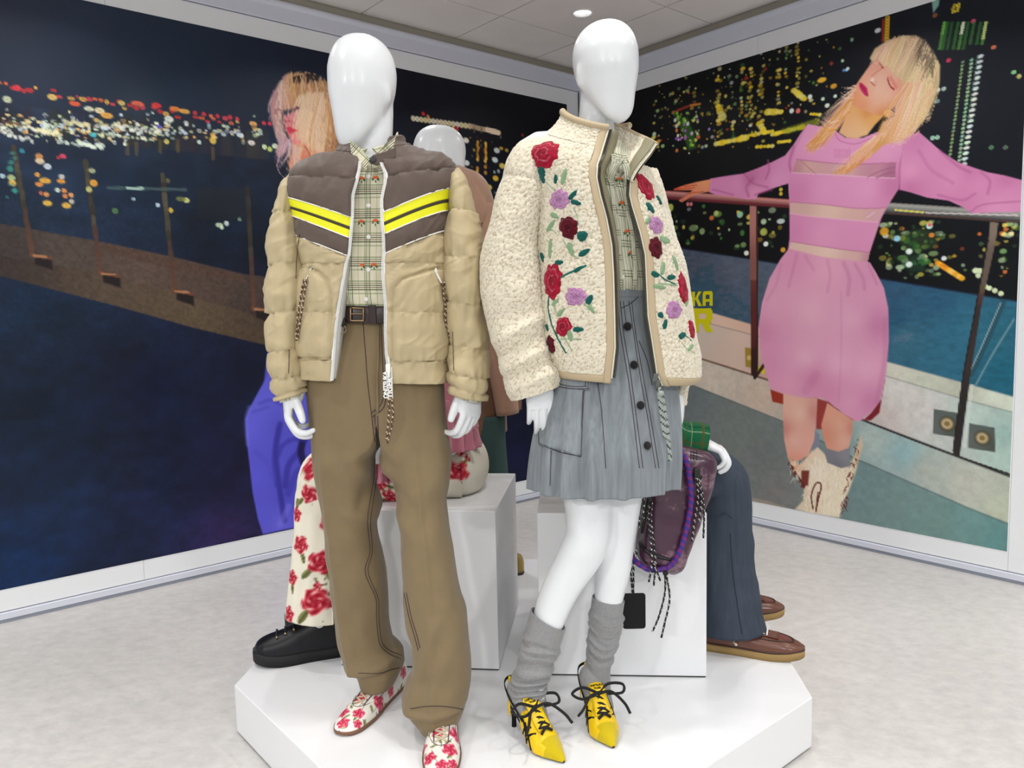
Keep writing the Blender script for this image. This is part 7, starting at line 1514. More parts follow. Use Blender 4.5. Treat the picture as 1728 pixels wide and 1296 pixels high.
# ---- yellow slingback heels
M_ylea = mat('yellow_leather', (236, 196, 10), .4, .4, coat=.1, bump=.05, bscale=300); M_ysue = mat('yellow_suede', (198, 174, 16), .9, .1, sheen=.4, bump=.2, bscale=700, bdist=.001); M_blk = mat('black_leather', (12, 12, 13), .6, .25); M_blace = mat('black_lace', (20, 20, 21), .85)
def pump(heel, toe, side):
    S_ = Shoe(heel, toe); e = empty('slingback_heel', (*S_.h[:2], ZP)); e.parent = wom; e.location = Vector((*S_.h[:2], ZP)) - Vector(WM[wom.name]); WM[e.name] = np.array((*S_.h[:2], ZP))
    L = S_.L
    base = lambda t: float(np.interp(t, [0, .15, .3, .45, .58, .68, 1], [.072, .069, .052, .028, .010, .004, .003]))
    wl = lambda t: float(np.interp(t, [0, .04, .15, .35, .55, .68, .8, .9, .96, 1], [.004, .018, .026, .028, .036, .037, .027, .015, .008, .002]))
    # sole plate
    ts = np.linspace(0, 1, 44); G = np.array([[S_.P(t, wl(t) + .001, base(t) + .004), S_.P(t, wl(t), base(t) - .001), S_.P(t, -wl(t), base(t) - .001), S_.P(t, -wl(t) - .001, base(t) + .004)] for t in ts])
    k = MB(); k.grid(G, True, True, True); k.build('sole', M_blk, e, smooth=True)
    # foot in its sock
    k = MB(); limb(k, [S_.P(.10, 0, .11), S_.P(.14, 0, .10), S_.P(.40, 0, .058), S_.P(.62, 0, .022), S_.P(.8, 0, .016)], [.03, .032, .030, .018, .010]); link('sock_foot', remesh(k, .004, 6), M_sock, e)
    # vamp: leather back part, suede toe
    na = 40; a = np.linspace(0, PI, na)
    def section(t, extra=0.0):
        z0 = base(t) + .002; top = float(np.interp(t, [.30, .42, .55, .7, .85, .95, 1], [.104, .096, .068, .046, .030, .018, .008])) + extra; w = wl(t) + .0025 + extra * .5
        return [S_.P(t, -math.copysign(abs(math.cos(q)) ** .85, math.cos(q)) * w, z0 + (top - z0) * math.sin(q) ** .85) for q in a]
    V1 = np.array([section(t) for t in np.linspace(.36, .80, 40)])
    cut = lambda t: np.interp(t, [.36, .44, .52, 1], [.62, .42, .0, .0])
    for i, t in enumerate(np.linspace(.36, .80, 40)):   # open throat: sides fall away towards the heel
        for j in range(na):
            s = math.sin(a[j]); lim = float(np.interp(t, [.36, .42, .50, .56], [.55, .85, 1.01, 1.01]))
            if s > lim:
                jj = int(np.argmin(np.abs(np.sin(a[:na // 2]) - lim))); jj = jj if j < na // 2 else na - 1 - jj; V1[i, j] = V1[i, jj] * .96 + V1[i, j] * .04
    up = link('vamp', mesh_grid(V1), M_ylea, e); solidify(up, .002, 0)
    V2 = np.array([section(t, .0014) for t in np.linspace(.735, 1.0, 30)]); tc = link('toe_cap', mesh_grid(V2, cap1=True), M_ysue, e)
    bv = bvh_of([up, tc])
    def top(t, b, lift=.002):
        o = S_.P(t, b, .25); h_ = bv.ray_cast(Vector(o), Vector((0, 0, -1)))
        return (np.array(h_[0]) if h_[0] is not None else S_.P(t, b, base(t) + .05)) + np.array([0, 0, lift])
    # tongue with lettering
    tg = np.array([[S_.P(t, b, float(np.interp(t, [.30, .42, .55, .66], [.112, .102, .074, .055])) - 9.0 * b * b + .002) for b in np.linspace(-.021, .021, 9)] for t in np.linspace(.33, .66, 14)])
    tg[0, 0] = tg[1, 0]; tg[0, -1] = tg[1, -1]
    to = link('tongue', mesh_grid(tg), M_ylea, e); solidify(to, .004, 0)
    c, dn = tg[2, 4], unit(tg[4, 4] - tg[1, 4]); nn = unit(np.cross(dn, S_.y)); nn = nn if nn[2] > 0 else -nn
    for i, wd_ in enumerate(('ONITSUKA', 'TIGER')):
        link('tongue_lettering', text_mesh(wd_, .0085, basis(c + dn * (.002 + .009 * i) + nn * .0025, -S_.y if np.cross(-S_.y, -dn) @ nn > 0 else S_.y, -dn, nn), .0003, 'CENTER', .9, .0002), M_blk, e, smooth=False)
    # side stripes and eyestay
    def side(pts, sgn, r, name='side_stripe'):
        q = []
        for t, f in pts:
            s_ = section(t, .0012); j = int(np.clip(f, 0, 1) * (na // 2 - 1)); j = j if sgn < 0 else na - 1 - j; q.append(s_[j])
        q = spline(q, 20); N = unit(S_.y * sgn); T, U, V_ = frames(q); W_ = np.cross(T, N); W_ /= np.linalg.norm(W_, axis=1, keepdims=True)
        G = np.stack([q - W_ * r, q - W_ * r * .8 + N * .0012, q + W_ * r * .8 + N * .0012, q + W_ * r], 1); solidify(link(name, mesh_grid(G), M_blk, e), .001, 0)
    for sg in (-1, 1):
        side([(.40, .36), (.47, .3), (.54, .0)], sg, .0032); side([(.46, .42), (.54, .3), (.63, .0)], sg, .0032); side([(.56, .62), (.48, .30), (.44, .02)], sg, .0026); side([(.64, .66), (.57, .35), (.53, .0)], sg, .0026)
    # heel cup, slim heel, slingback strap
    hc = np.array([[S_.P(-.012 + .20 * (1 - math.cos(q)) * .9, .028 * math.sin(q), base(.05) + z + .006 * (1 - math.cos(q)) * 0) for q in np.linspace(-1.35, 1.35, 20)] for z in np.linspace(-.004, .030, 7)])
    hc[:, :, 2] += -.02 * np.linspace(-1, 1, 20)[None] ** 2; solidify(link('heel_cup', mesh_grid(hc), M_ylea, e), .003, 0)
    k = MB(); q = [S_.P(.06, 0, .070), S_.P(.045, 0, .05), S_.P(.03, 0, .025), S_.P(.028, 0, .004), S_.P(.028, 0, 0.0)]; k.grid(tube_grid(spline(q, 16), np.interp(np.linspace(0, 1, 16), [0, .3, .7, 1], [.018, .010, .0062, .0068]), 14), True, True, True); k.build('heel', M_ylea if side == 'x' else M_blk, e, smooth=True)
    st = spline([S_.P(.50, .030, .046), S_.P(.34, .032, .072), S_.P(.14, .033, .105), S_.P(.0, .024, .126), S_.P(-.055, 0, .132), S_.P(.0, -.024, .126), S_.P(.14, -.033, .105), S_.P(.34, -.032, .072), S_.P(.50, -.030, .046)], 60)
    G = np.stack([st + np.array([0, 0, -.0035]), st + np.array([0, 0, .0035])], 1); solidify(link('slingback_strap', mesh_grid(G), M_blk, e), .0022, 0)
    bk_ = spline([S_.P(-.01, 0, base(0) + .02), S_.P(-.04, 0, .11), S_.P(-.055, 0, .134)], 8); link('back_tab', tube(bk_, .0045, 8), M_ylea, e)
    # laces and bow
    for i in range(4):
        t = .47 + i * .055
        for sg in (-1, 1): link('lace', tube(spline([top(t, -.017 * sg, .005), top(t + .028, 0, .0075 + .001 * sg), top(t + .055, .017 * sg, .005)], 10), 0.0038, 6), M_blace, e)
    kn = top(.47, 0, .012)
    for pts in ([(0, 0, 0), (-.10, .035, .012), (-.02, .070, .014), (.10, .060, .004), (.06, .02, .002)], [(0, 0, 0), (-.06, -.04, .016), (.02, -.075, .012), (.12, -.055, .004), (.05, -.012, .002)], [(0, 0, 0), (.08, .03, .008), (.22, .055, -.012), (.34, .062, -.03)], [(0, 0, 0), (.10, -.03, .006), (.24, -.06, -.012), (.30, -.078, -.02)]):
        link('bow', tube(spline([kn + S_.x * a_ * L + S_.y * b_ + S_.z * c_ for a_, b_, c_ in pts], 26), .0038, 6), M_blace, e)
    k = MB(); ball(k, kn, .0065); k.build('bow_knot', M_blace, e, smooth=True)
pump((-.018, 1.985), (.108, 1.803), 'l'); pump((.190, 2.055), (.238, 1.862), 'r')

# =================================================================== MANNEQUIN 3: standing behind the box in a brown caped coat
def sub(name, p):
    e = empty(name, WM[p.name]); e.parent = p; e.location = (0, 0, 0); WM[e.name] = WM[p.name]; return e
Y3 = 3.12
m3_ = empty('mannequin', (-0.22, Y3, ZP), 'white mannequin in a brown caped coat standing behind a display box', 'mannequin')
mb = MB(); head(mb, at(744, 346, Y3), (-.95, -.3, 0), (0, 0, 1), .312, .165, .215)
limb(mb, [at(762, 262, Y3), at(761, 296, Y3), at(758, 325, Y3)], [.055, .057, .07])
limb(mb, [at(757, 325, Y3), at(757, 420, Y3), at(757, 560, Y3)], [.08, .11, .10], nseg=16)
for s in (-.1, .1):
    limb(mb, [at(757, 325, Y3), at(757, 330, Y3) + [s * 1.2, 0, 0], at(757, 460, Y3) + [s * 1.9, .0, 0], at(757, 610, Y3) + [s * 1.9, -.1, 0]], [.06, .045, .035, .028])
    limb(mb, [at(775, 560, Y3) + [0, s, 0], at(790, 780, Y3) + [0, s, 0], at(800, 960, Y3) + [0, s, 0]], [.07, .05, .032])
link('body', remesh(mb, .009, 5), M_body, m3_)
M_coat = mat('brown_wool_coat', (116, 84, 64), .9, .15, var=.05, vscale=40, bump=.1, bscale=500, sheen=.3); M_cape = mat('rose_brown_wool', (168, 132, 110), .9, .15, var=.03, vscale=30, bump=.1, bscale=500, sheen=.3); M_dgreen = mat('dark_green_cloth', (58, 80, 76), .75, .2, bump=.1, bscale=400)
c3 = sub('caped_coat', m3_)
S3 = Surf([(300, 700, 815, Y3, .10, .10, 2.2, 0), (330, 672, 828, Y3, .14, .13, 2.3, 0), (420, 672, 832, Y3, .15, .14, 2.3, 0), (560, 668, 838, Y3, .15, .15, 2.3, 0), (650, 664, 849, Y3, .155, .155, 2.3, 0), (726, 660, 854, Y3, .16, .16, 2.3, 0)])
solidify(S3.build('coat_body', M_coat, c3, 300, 726, 50, 70, disp=lambda X, V, sn, P: .006 * vnoise(X * .04, V * .01)), .006)
S4 = Surf([(284, 734, 783, Y3, .075, .075, 2.1, 0), (291, 712, 800, Y3, .10, .10, 2.2, 0), (298, 694, 813, Y3, .12, .12, 2.2, 0), (312, 676, 824, Y3, .14, .135, 2.3, 0), (340, 662, 833, Y3, .16, .15, 2.3, 0), (362, 658, 837, Y3, .165, .155, 2.3, 0), (382, 660, 832, Y3, .163, .155, 2.3, 0)])
solidify(S4.build('cape', M_cape, c3, 284, 382, 34, 80, disp=lambda X, V, sn, P: .005 * vnoise(X * .05, V * .02) + crease(X, V, [(790, 296), (815, 330), (832, 352)], 3, -.006)), .008)
ax = Surf([(345, 798, 842, Y3 - .03, .07, .07, 2.2, 0), (460, 806, 852, Y3 - .05, .07, .07, 2.2, 0), (600, 820, 866, Y3 - .08, .065, .065, 2.2, 0), (700, 838, 876, Y3 - .09, .06, .06, 2.2, -6)])
solidify(ax.build('sleeve', M_cape, c3, 345, 698, 40, 36), .006)
t3 = sub('trousers', m3_)
for dy in (-.06, .08):
    q = Surf([(700, 730, 852, Y3 + dy, .075, .075, 2.2, 0), (803, 742, 858, Y3 + dy, .08, .08, 2.2, 0), (962, 752, 864, Y3 + dy, .08, .08, 2.2, 0)])
    solidify(q.build('leg', M_dgreen, t3, 700, 948, 30, 40, disp=lambda X, V, sn, P: .006 * vnoise(X * .06, V * .012)), .004)
M_gold = mat('mustard_leather', (150, 128, 62), .45)
def plain_shoe(name, heel, toe, parent, m, ms, K, sole, z=ZP):
    S_ = Shoe(heel, toe, z); e = empty(name, (*S_.h[:2], z)); e.parent = parent; e.location = Vector((*S_.h[:2], z)) - Vector(WM[parent.name]); WM[e.name] = np.array((*S_.h[:2], z))
    up = link('upper', mesh_grid(S_.upper(K, 60, 40)), m, e); k = MB(); k.grid(S_.sole(sole, .004), True, True, True); k.build('sole', ms, e, smooth=True); return S_, e, up
KS = [(0, .004, .004, .012, .05, 2.2), (.03, .024, .024, .012, .075, 2.3), (.12, .032, .032, .012, .088, 2.3), (.3, .036, .036, .012, .090, 2.3), (.5, .042, .042, .012, .066, 2.3), (.7, .048, .046, .012, .052, 2.4), (.86, .044, .040, .012, .042, 2.4), (.96, .026, .024, .013, .030, 2.3), (1, .003, .003, .016, .02, 2)]
def flat_sole(h, rise=.004): return [(0, .006, .006, .001, h), (.03, .025, .025, 0, h), (.15, .034, .034, 0, h), (.4, .038, .038, 0, h), (.7, .049, .047, 0, h), (.86, .045, .041, rise * .5, h + rise * .5), (.95, .030, .027, rise, h + rise), (.99, .014, .012, rise * 1.4, h + rise), (1, .004, .004, rise * 1.6, h + rise)]
plain_shoe('leather_shoe', (.034, 3.20), (-.23, 3.18), m3_, M_gold, M_belt, KS, flat_sole(.012)); plain_shoe('leather_shoe', (-.01, 3.06), (-.26, 3.05), m3_, M_gold, M_belt, KS, flat_sole(.012))

# =================================================================== MANNEQUIN 4: seated on the left box, floral trousers
Y4 = 2.56
m4_ = empty('mannequin', (-0.24, Y4, 0.663), 'white mannequin seated in cream floral trousers and black lace-up boots', 'mannequin')
hip, knee, ank = at(752, 795, Y4), at(545, 812, Y4 - .10), at(538, 1040, Y4 - .13)
mb = MB(); sh = at(735, 520, Y4 + .02)
head(mb, sh + [-.03, 0, .10], (-1, -.1, 0), (0, 0, 1), .26, .15, .18); limb(mb, [sh + [0, 0, .2], sh + [0, 0, .06], sh], [.045, .045, .06])
limb(mb, [sh, (sh + hip) / 2, hip + [0, 0, .02]], [.08, .09, .10], nseg=16)
for s in (-1, 1):
    y = np.array([0, .11 * s, 0])
    o = np.array([0, 0 if s < 0 else .19, 0]); limb(mb, [hip + o, knee + o + [0, 0, -.02], ank + o, ank + o + [0, 0, -.03]], [.07, .045, .032, .026]); limb(mb, [sh, sh + [0, .15 * s, -.03], sh + [-.04, .20 * s, -.28], (hip + knee) / 2 + y * 1.4 + [0, 0, .09]], [.05, .04, .032, .024])
link('body', remesh(mb, .009, 5), M_body, m4_)
M_flcl = mat('floral_cotton', (232, 226, 208), .8, .2, attr='paint', bump=.1, bscale=600, bdist=.001)
t4 = sub('trousers', m4_)
def leg_grid(pts, ra, rb, n=110, ns=72):
    q = spline(np.array(pts), n); T, U, V_ = frames(q); s = np.linspace(0, 1, n); k = np.linspace(0, 1, len(pts)); a = np.linspace(0, 2 * PI, ns, endpoint=False)
    A, B = pchip(k, np.array(ra, float), s), pchip(k, np.array(rb, float), s)
    Ux = np.array([0, 1.0, 0]) - T * (T @ np.array([0, 1.0, 0]))[:, None]; Ux /= np.linalg.norm(Ux, axis=1, keepdims=True); Vx = np.cross(T, Ux)
    P = q[:, None] + A[:, None, None] * np.cos(a)[None, :, None] * Ux[:, None] + B[:, None, None] * np.sin(a)[None, :, None] * Vx[:, None]
    w = .004 * vnoise(a[None] * 2.2, s[:, None] * 16) + .003 * vnoise(a[None] * 4 + 3, s[:, None] * 9); N = P - q[:, None]; return P + N / np.linalg.norm(N, axis=-1, keepdims=True) * w[..., None]
def floral_leg(y, seed, fl_px):
    o = np.array([0, y, 0])
    pts = [hip + o + [.04, 0, .0], (hip * .6 + knee * .4) + o, knee + o + [.03, 0, .03], knee + o + [-.0, 0, -.05], (knee + ank) / 2 + o, ank + o + [-.005, 0, -.0]]
    P = leg_grid(pts, [.115, .10, .088, .085, .088, .095], [.105, .098, .085, .085, .092, .100], 190 if y < .1 else 90, 110 if y < .1 else 60)
    P[..., 2] = np.where(P[..., 0] > -.58, np.maximum(P[..., 2], .665), P[..., 2])
    r = random.Random(seed); fl = []; tone = ((150, 20, 42), (204, 66, 80), (246, 206, 198)); nn = np.array([-.35, -1, .1])
    Q = P.reshape(-1, 3); px = np.array([proj(p) for p in Q[::3]])
    def near(x, yy):
        d = (px[:, 0] - x) ** 2 + (px[:, 1] - yy) ** 2 + 4e4 * np.maximum(0, Q[::3, 1] - Y4 - y + .10) * 2; return Q[::3][int(np.argmin(d))]
    for x, yy, rr in fl_px:
        c = near(x, yy); rm = rr * 2.4 / F
        for a in (r.uniform(0, 6), r.uniform(0, 6)): fl.insert(0, ('leaf', c + np.array([math.cos(a), 0, math.sin(a)]) * rm * 1.35, nn, rm * .62, a, (104, 106, 62))); 
        fl.insert(0, ('stem', [c, c + np.array([.01, 0, -.04]), c + np.array([r.uniform(-.03, .05), 0, -.085])], .0010, (92, 88, 60))); fl.append(('rose', c, nn, rm, r.uniform(0, 6), tone))
    for _ in range(16):
        i = r.randrange(len(Q)); c = Q[i]; n_ = unit(c - P.mean(1)[i // P.shape[1]]); fl.insert(0, ('rose', c, n_, r.uniform(.018, .034), r.uniform(0, 6), tone)) if n_[1] > -.2 else None
    o_ = link('leg', mesh_grid(P, close=True, cap0=True, colors=paint_flowers(P, (232, 226, 208), fl)), M_flcl, t4); solidify(o_, .004); return P
floral_leg(0.0, 3, [(527, 792, 21), (520, 834, 17), (502, 868, 14), (507, 921, 17), (541, 951, 22), (531, 1016, 25), (534, 988, 8), (487, 1037, 15), (493, 976, 14), (776, 759, 16), (773, 797, 20), (792, 768, 12), (660, 836, 14), (640, 815, 12), (560, 880, 16)])
floral_leg(.19, 9, [(600, 800, 20), (700, 800, 20)])
k = MB(); ball(k, hip + [.03, .06, .01], (.115, .17, .125), n=110); P = None
me = k.mesh(); co = np.array([v.co for v in me.vertices]); co[:, 2] = np.maximum(co[:, 2], .665); me.vertices.foreach_set('co', co.ravel()); r_ = random.Random(4); fl = [('rose', at(x, y, Y4 - .10), (-.1, -1, .1), rr * 2.4 / F, 1.0, ((178, 24, 44), (214, 74, 84), (246, 196, 190))) for x, y, rr in [(776, 757, 15), (772, 797, 21), (793, 770, 12)]]
fl = [('leaf', f[1] + [.02, 0, .03], (-.1, -1, .1), .016, .8, (104, 106, 62)) for f in fl] + fl
ca = me.color_attributes.new('paint', 'FLOAT_COLOR', 'POINT'); cc = np.ones((len(co), 4), np.float32); cc[:, :3] = paint_flowers(co, (232, 226, 208), fl); ca.data.foreach_set('color', cc.ravel())
link('seat', me, M_flcl, t4)
M_pink = mat('pink_chiffon', (206, 128, 146), .6, .3, sheen=.3); p4 = sub('ruffled_top', m4_)
T4 = Surf([(500, 690, 790, Y4 + .02, .09, .09, 2.2, 0), (560, 680, 796, Y4 + .01, .11, .11, 2.2, 0), (640, 676, 798, Y4, .12, .12, 2.2, 0), (700, 668, 800, Y4, .14, .14, 2.2, 0), (752, 646, 806, Y4, .16, .16, 2.2, 0)])
def rufd(amp, f): return lambda X, V, sn, P: amp * np.sin(np.linspace(0, f * PI, X.shape[1], endpoint=False))[None] * np.linspace(0, 1, X.shape[0])[:, None] + .003 * vnoise(X * .1, V * .05)
solidify(T4.build('top_body', M_pink, p4, 500, 700, 30, 80, disp=rufd(.006, 30)), .002)
for a, b, am, f in ((668, 722, .012, 34), (690, 752, .016, 38)): solidify(T4.build('ruffle', M_pink, p4, a, b, 18, 160, disp=rufd(am, f)), .002)
sc = np.array([[at(622 + 5 * j + 2 * i, 752 + 9 * i + 2 * math.sin(j * 2), Y4 - .20 - .012 * math.sin(j * 1.7 + i * .6)) for j in range(9)] for i in range(8)]); solidify(link('sash_end', mesh_grid(densify(sc, 24, 30)), M_pink, p4), .003)
M_bootl = mat('black_boot_leather', (12, 13, 18), .4, .35, bump=.1, bscale=200, bdist=.001); M_hook = mat('brass_hooks', (176, 156, 112), .3, metal=.9); M_rub = mat('black_rubber', (12, 12, 13), .7)
KB = [(0, .004, .004, .034, .09, 2.3), (.03, .030, .030, .034, .14, 2.4), (.12, .040, .040, .034, .155, 2.4), (.32, .044, .044, .034, .150, 2.4), (.5, .048, .048, .034, .126, 2.4), (.7, .054, .052, .034, .100, 2.5), (.86, .052, .050, .034, .086, 2.6), (.95, .038, .036, .035, .072, 2.5), (.99, .018, .016, .038, .052, 2.3), (1, .004, .004, .040, .046, 2)]
def boot(heel, toe):
    S_, e, up = plain_shoe('lace_up_boot', heel, toe, m4_, M_bootl, M_rub, KB, [(t, l + .006, r + .006, z, zz) for t, l, r, z, zz in flat_sole(.036, .012)])
    bv = bvh_of([up])
    for i in range(5):
        t = .42 + i * .085; row = []
        for sg in (-1, 1):
            b = sg * (.022 + .002 * i); h_ = bv.ray_cast(Vector(S_.P(t, b, .3)), Vector((0, 0, -1)))
            if h_[0] is None: continue
            p = np.array(h_[0]); n = np.array(h_[1]); n = n if n[2] > 0 else -n; row.append(p + n * .004); k = MB(); ball(k, p + n * .003, .0042, n=8); k.build('lace_hook', M_hook, e, smooth=True)
        if len(row) == 2: link('lace', tube(spline([row[0], (row[0] + row[1]) / 2 + [0, 0, .006], row[1]], 8), .0028, 6), M_blace, e)
boot((-.545, 2.475), (-.852, 2.385)); boot((-.62, 2.72), (-.83, 2.66))

# =================================================================== MANNEQUIN 5: seated on the right box, navy trousers
Y5 = 2.52
m5_ = empty('mannequin', (0.42, Y5, 0.663), 'white mannequin seated in navy trousers and brown loafers, green plaid sleeve', 'mannequin')
hip, knee, ank = at(1080, 800, Y5), at(1222, 822, Y5 - .06), at(1230, 1062, Y5 - .09)
mb = MB(); sh = at(1075, 505, Y5)
head(mb, sh + [-.02, 0, .10], (1, -.1, 0), (0, 0, 1), .26, .155, .18); limb(mb, [sh + [0, 0, .2], sh + [0, 0, .06], sh], [.045, .045, .06]); limb(mb, [sh, (sh + hip) / 2, hip + [0, 0, .02]], [.08, .09, .10], nseg=16)
for s in (-1, 1):
    y = np.array([0, .13 * s, 0]); o = np.array([0, 0 if s < 0 else .22, 0]); limb(mb, [hip + o, knee + o + [0, 0, -.02], ank + o, ank + o + [0, 0, -.06]], [.07, .05, .034, .03])
    limb(mb, [sh, sh + [0, .16 * s, -.03], sh + [-.02, .21 * s, -.27], at(1150, 738, Y5 - .17) if s < 0 else knee + [-.10, .13, .10]], [.05, .04, .032, .024])
body = remesh(mb, .009, 5); hd = hand(at(1176, 742, Y5 - .17), (1, -.25, -.45), (-.3, .1, -1), (.1, 1, .2), .86, (40, 48, 34), (.8, .5, .1), .05); link('body', join([body, hd]), M_body, m5_)
M_navy = mat('navy_twill', (58, 66, 78), .8, .2, var=.12, vscale=90, stretch=(1, 1, .06), bump=.1, bscale=700, bdist=.001); t5 = sub('trousers', m5_)
for s in (-1, 1):
    o = np.array([0, 0 if s < 0 else .22, 0]); P = leg_grid([hip + o, hip * .5 + knee * .5 + o, knee + o + [-.025, 0, .03], knee + o + [.005, 0, -.04], (knee + ank) / 2 + o + [.004, 0, 0], ank + o + [.012, 0, .0]], [.105, .10, .088, .088, .092, .105], [.095, .092, .085, .08, .09, .105], 90, 60); P[..., 2] = np.where(P[..., 0] < .575, np.maximum(P[..., 2], .665), P[..., 2])
    lo = link('leg', mesh_grid(P, close=True, cap0=True), M_navy, t5); solidify(lo, .004)
    if s < 0: b5 = bvh_of([lo]); stitch([(1232, 900), (1236, 960), (1244, 1020), (1252, 1070)], .0011, M_black, t5, bv=b5); stitch([(1215, 870), (1226, 866), (1236, 874)], .003, M_navy, t5, bv=b5)
k = MB(); ball(k, hip + [-.02, .08, .01], (.11, .17, .10), n=22); k.v[0][:, 2] = np.maximum(k.v[0][:, 2], .665); k.build('seat', M_navy, t5, smooth=True)
M_gplaid = plaid('green_plaid_wool', (20, 92, 58), [(.2, .05, (70, 76, 40), .8), (.7, .03, (150, 170, 140), .5), (.45, .05, (12, 58, 40), .8)], .07, [(.3, .05, (84, 72, 36), .8), (.75, .03, (150, 160, 130), .45)], .07)
j5 = sub('plaid_jacket', m5_)
TJ = Surf([(490, 1035, 1115, Y5, .08, .08, 2.2, 0), (530, 1010, 1135, Y5, .12, .12, 2.2, 0), (640, 1015, 1138, Y5, .13, .13, 2.2, 0), (790, 1010, 1138, Y5, .14, .14, 2.2, 0)]); solidify(TJ.build('jacket_body', M_gplaid, j5, 490, 785, 30, 60), .005)
for s in (-1, 1):
    e_ = at(1190, 745, Y5 - .17) if s < 0 else knee + [-.08, .13, .11]
    pts = [sh + [0, .13 * s, -.02], sh + [-.02, .20 * s, -.14], sh + [-.02, .21 * s, -.29], at(1135, 733, Y5 - .17) if s < 0 else knee + [-.2, .15, .13], e_]
    q = spline(pts, 50); G = tube_grid(q, np.interp(np.linspace(0, 1, 50), [0, .5, .8, .95, 1], [.07, .064, .054, .056, .050]), 30); G = G + (G - q[:, None]) * (.09 * vnoise(np.linspace(0, 12, 50)[:, None], np.linspace(0, 6, 30)[None]))[..., None]
    uv = np.stack(np.broadcast_arrays(np.linspace(0, .32, 30)[None], np.linspace(0, .6, 50)[:, None]), -1); solidify(link('sleeve', mesh_grid(G, close=True, uv=uv), M_gplaid, j5), .005)
M_cogn = mat('brown_leather', (98, 54, 36), .32, .5, coat=.2, var=.05, vscale=12); M_crepe = mat('crepe_sole', (150, 122, 74), .8, bump=.3, bscale=120, bdist=.003); M_dwelt = mat('dark_welt', (52, 28, 22), .5)
KL = [(0, .004, .004, .034, .07, 2.3), (.03, .027, .027, .032, .092, 2.4), (.12, .036, .036, .030, .104, 2.4), (.32, .040, .040, .028, .100, 2.4), (.5, .045, .045, .026, .082, 2.4), (.68, .052, .050, .026, .070, 2.6), (.84, .051, .048, .028, .062, 2.8), (.94, .038, .036, .030, .050, 2.6), (.985, .020, .018, .033, .043, 2.3), (1, .004, .004, .036, .04, 2)]
M_sockw = mat('cream_patterned_sock', (206, 198, 176), .9)
def loafer(heel, toe):
    S_, e, up = plain_shoe('loafer', heel, toe, m5_, M_cogn, M_crepe, KL, [(t, l + .003, r + .003, z, zz) for t, l, r, z, zz in flat_sole(.024, .008)])
    k = MB(); k.grid(S_.sole([(t, l + .002, r + .002, zz - .001, zz + .005) for t, l, r, z, zz in flat_sole(.025, .008)], .004), True, True, True); k.build('welt', M_dwelt, e, smooth=True)
    bv = bvh_of([up]); 
    def top(t, b):
        h_ = bv.ray_cast(Vector(S_.P(t, b, .3)), Vector((0, 0, -1))); return np.array(h_[0]) + [0, 0, .001] if h_[0] is not None else S_.P(t, b, .06)
    link('apron_seam', tube(spline([top(.46, .034), top(.62, .036), top(.78, .032), top(.88, .018), top(.905, 0), top(.88, -.018), top(.78, -.032), top(.62, -.036), top(.46, -.034)], 40), .0022, 6), M_dwelt, e)
    for i in range(8):
        b = -.024 + i * .0069; G = np.array([[top(t, b + d) + [0, 0, .003] for d in (-.0027, .0027)] for t in np.linspace(.46, .78, 8)]); solidify(link('kiltie_fringe', mesh_grid(G), M_cogn, e), .002, 0)
    for i in range(3):
        for j in range(7): k = MB(); ball(k, top(.62 + i * .03, -.021 + j * .007) + [0, 0, .005], .0033, n=6); k.build('stud', M_btn, e, smooth=True)
    k = MB(); limb(k, [S_.P(.22, 0, .09), S_.P(.24, 0, .16)], [.036, .038]); k.build('sock', M_sockw, e, smooth=True)
    twist_cord('tassel', spline([S_.P(.42, -.046, .075), S_.P(.40, -.054, .055), S_.P(.43, -.056, .04)], 8), .004, [M_sockw, M_black], e)
loafer((.575, 2.465), (.905, 2.335)); loafer((.63, 2.70), (.96, 2.68))

# =================================================================== PURPLE BAG hung from the hand of the mannequin in fleece
YB = 2.12
M_plum = mat('plum_leather', (64, 30, 52), .34, .5, coat=.15, bump=.12, bscale=40, bdist=.003)
nd, lk, bs = nodes_of(M_plum); tcn = nd.new('ShaderNodeTexCoord'); nz_ = nd.new('ShaderNodeTexNoise'); nz_.inputs['Scale'].default_value = 9; nz_.inputs['Detail'].default_value = 9; nz_.inputs['Roughness'].default_value = .75; rp = nd.new('ShaderNodeValToRGB')
rp.color_ramp.elements[0].position = .52; rp.color_ramp.elements[1].position = .68; rp.color_ramp.elements[0].color = (*lin((64, 30, 52)), 1); rp.color_ramp.elements[1].color = (*lin((160, 126, 138)), 1)
lk.new(tcn.outputs['Object'], nz_.inputs['Vector']); lk.new(nz_.outputs['Fac'], rp.inputs[0]); lk.new(rp.outputs[0], bs.inputs['Base Color'])
M_bzip = mat('black_zip', (20, 18, 22), .5); M_rope = [mat('blue_rope', (44, 40, 132), .75), mat('purple_rope', (112, 30, 104), .75)]; M_bwcord = [mat('black_cord_b', (18, 18, 20), .75), mat('white_fleck', (196, 196, 190), .75)]
bag = empty('handbag', at(1115, 955, YB), 'plum leather handbag with blue and purple rope handle hanging before box', 'bag')
BG = Surf([(752, 1128, 1180, YB, .03, .03, 3, 14), (757, 1116, 1196, YB, .045, .045, 3.4, 14), (770, 1108, 1206, YB, .054, .052, 4, 14), (800, 1098, 1204, YB, .057, .055, 4, 14), (850, 1088, 1187, YB, .06, .058, 4, 12), (900, 1080, 1168, YB, .062, .06, 4, 12), (935, 1075, 1155, YB, .06, .058, 4, 12), (950, 1078, 1149, YB, .054, .052, 3.4, 12), (958, 1088, 1140, YB, .04, .04, 3, 12)])
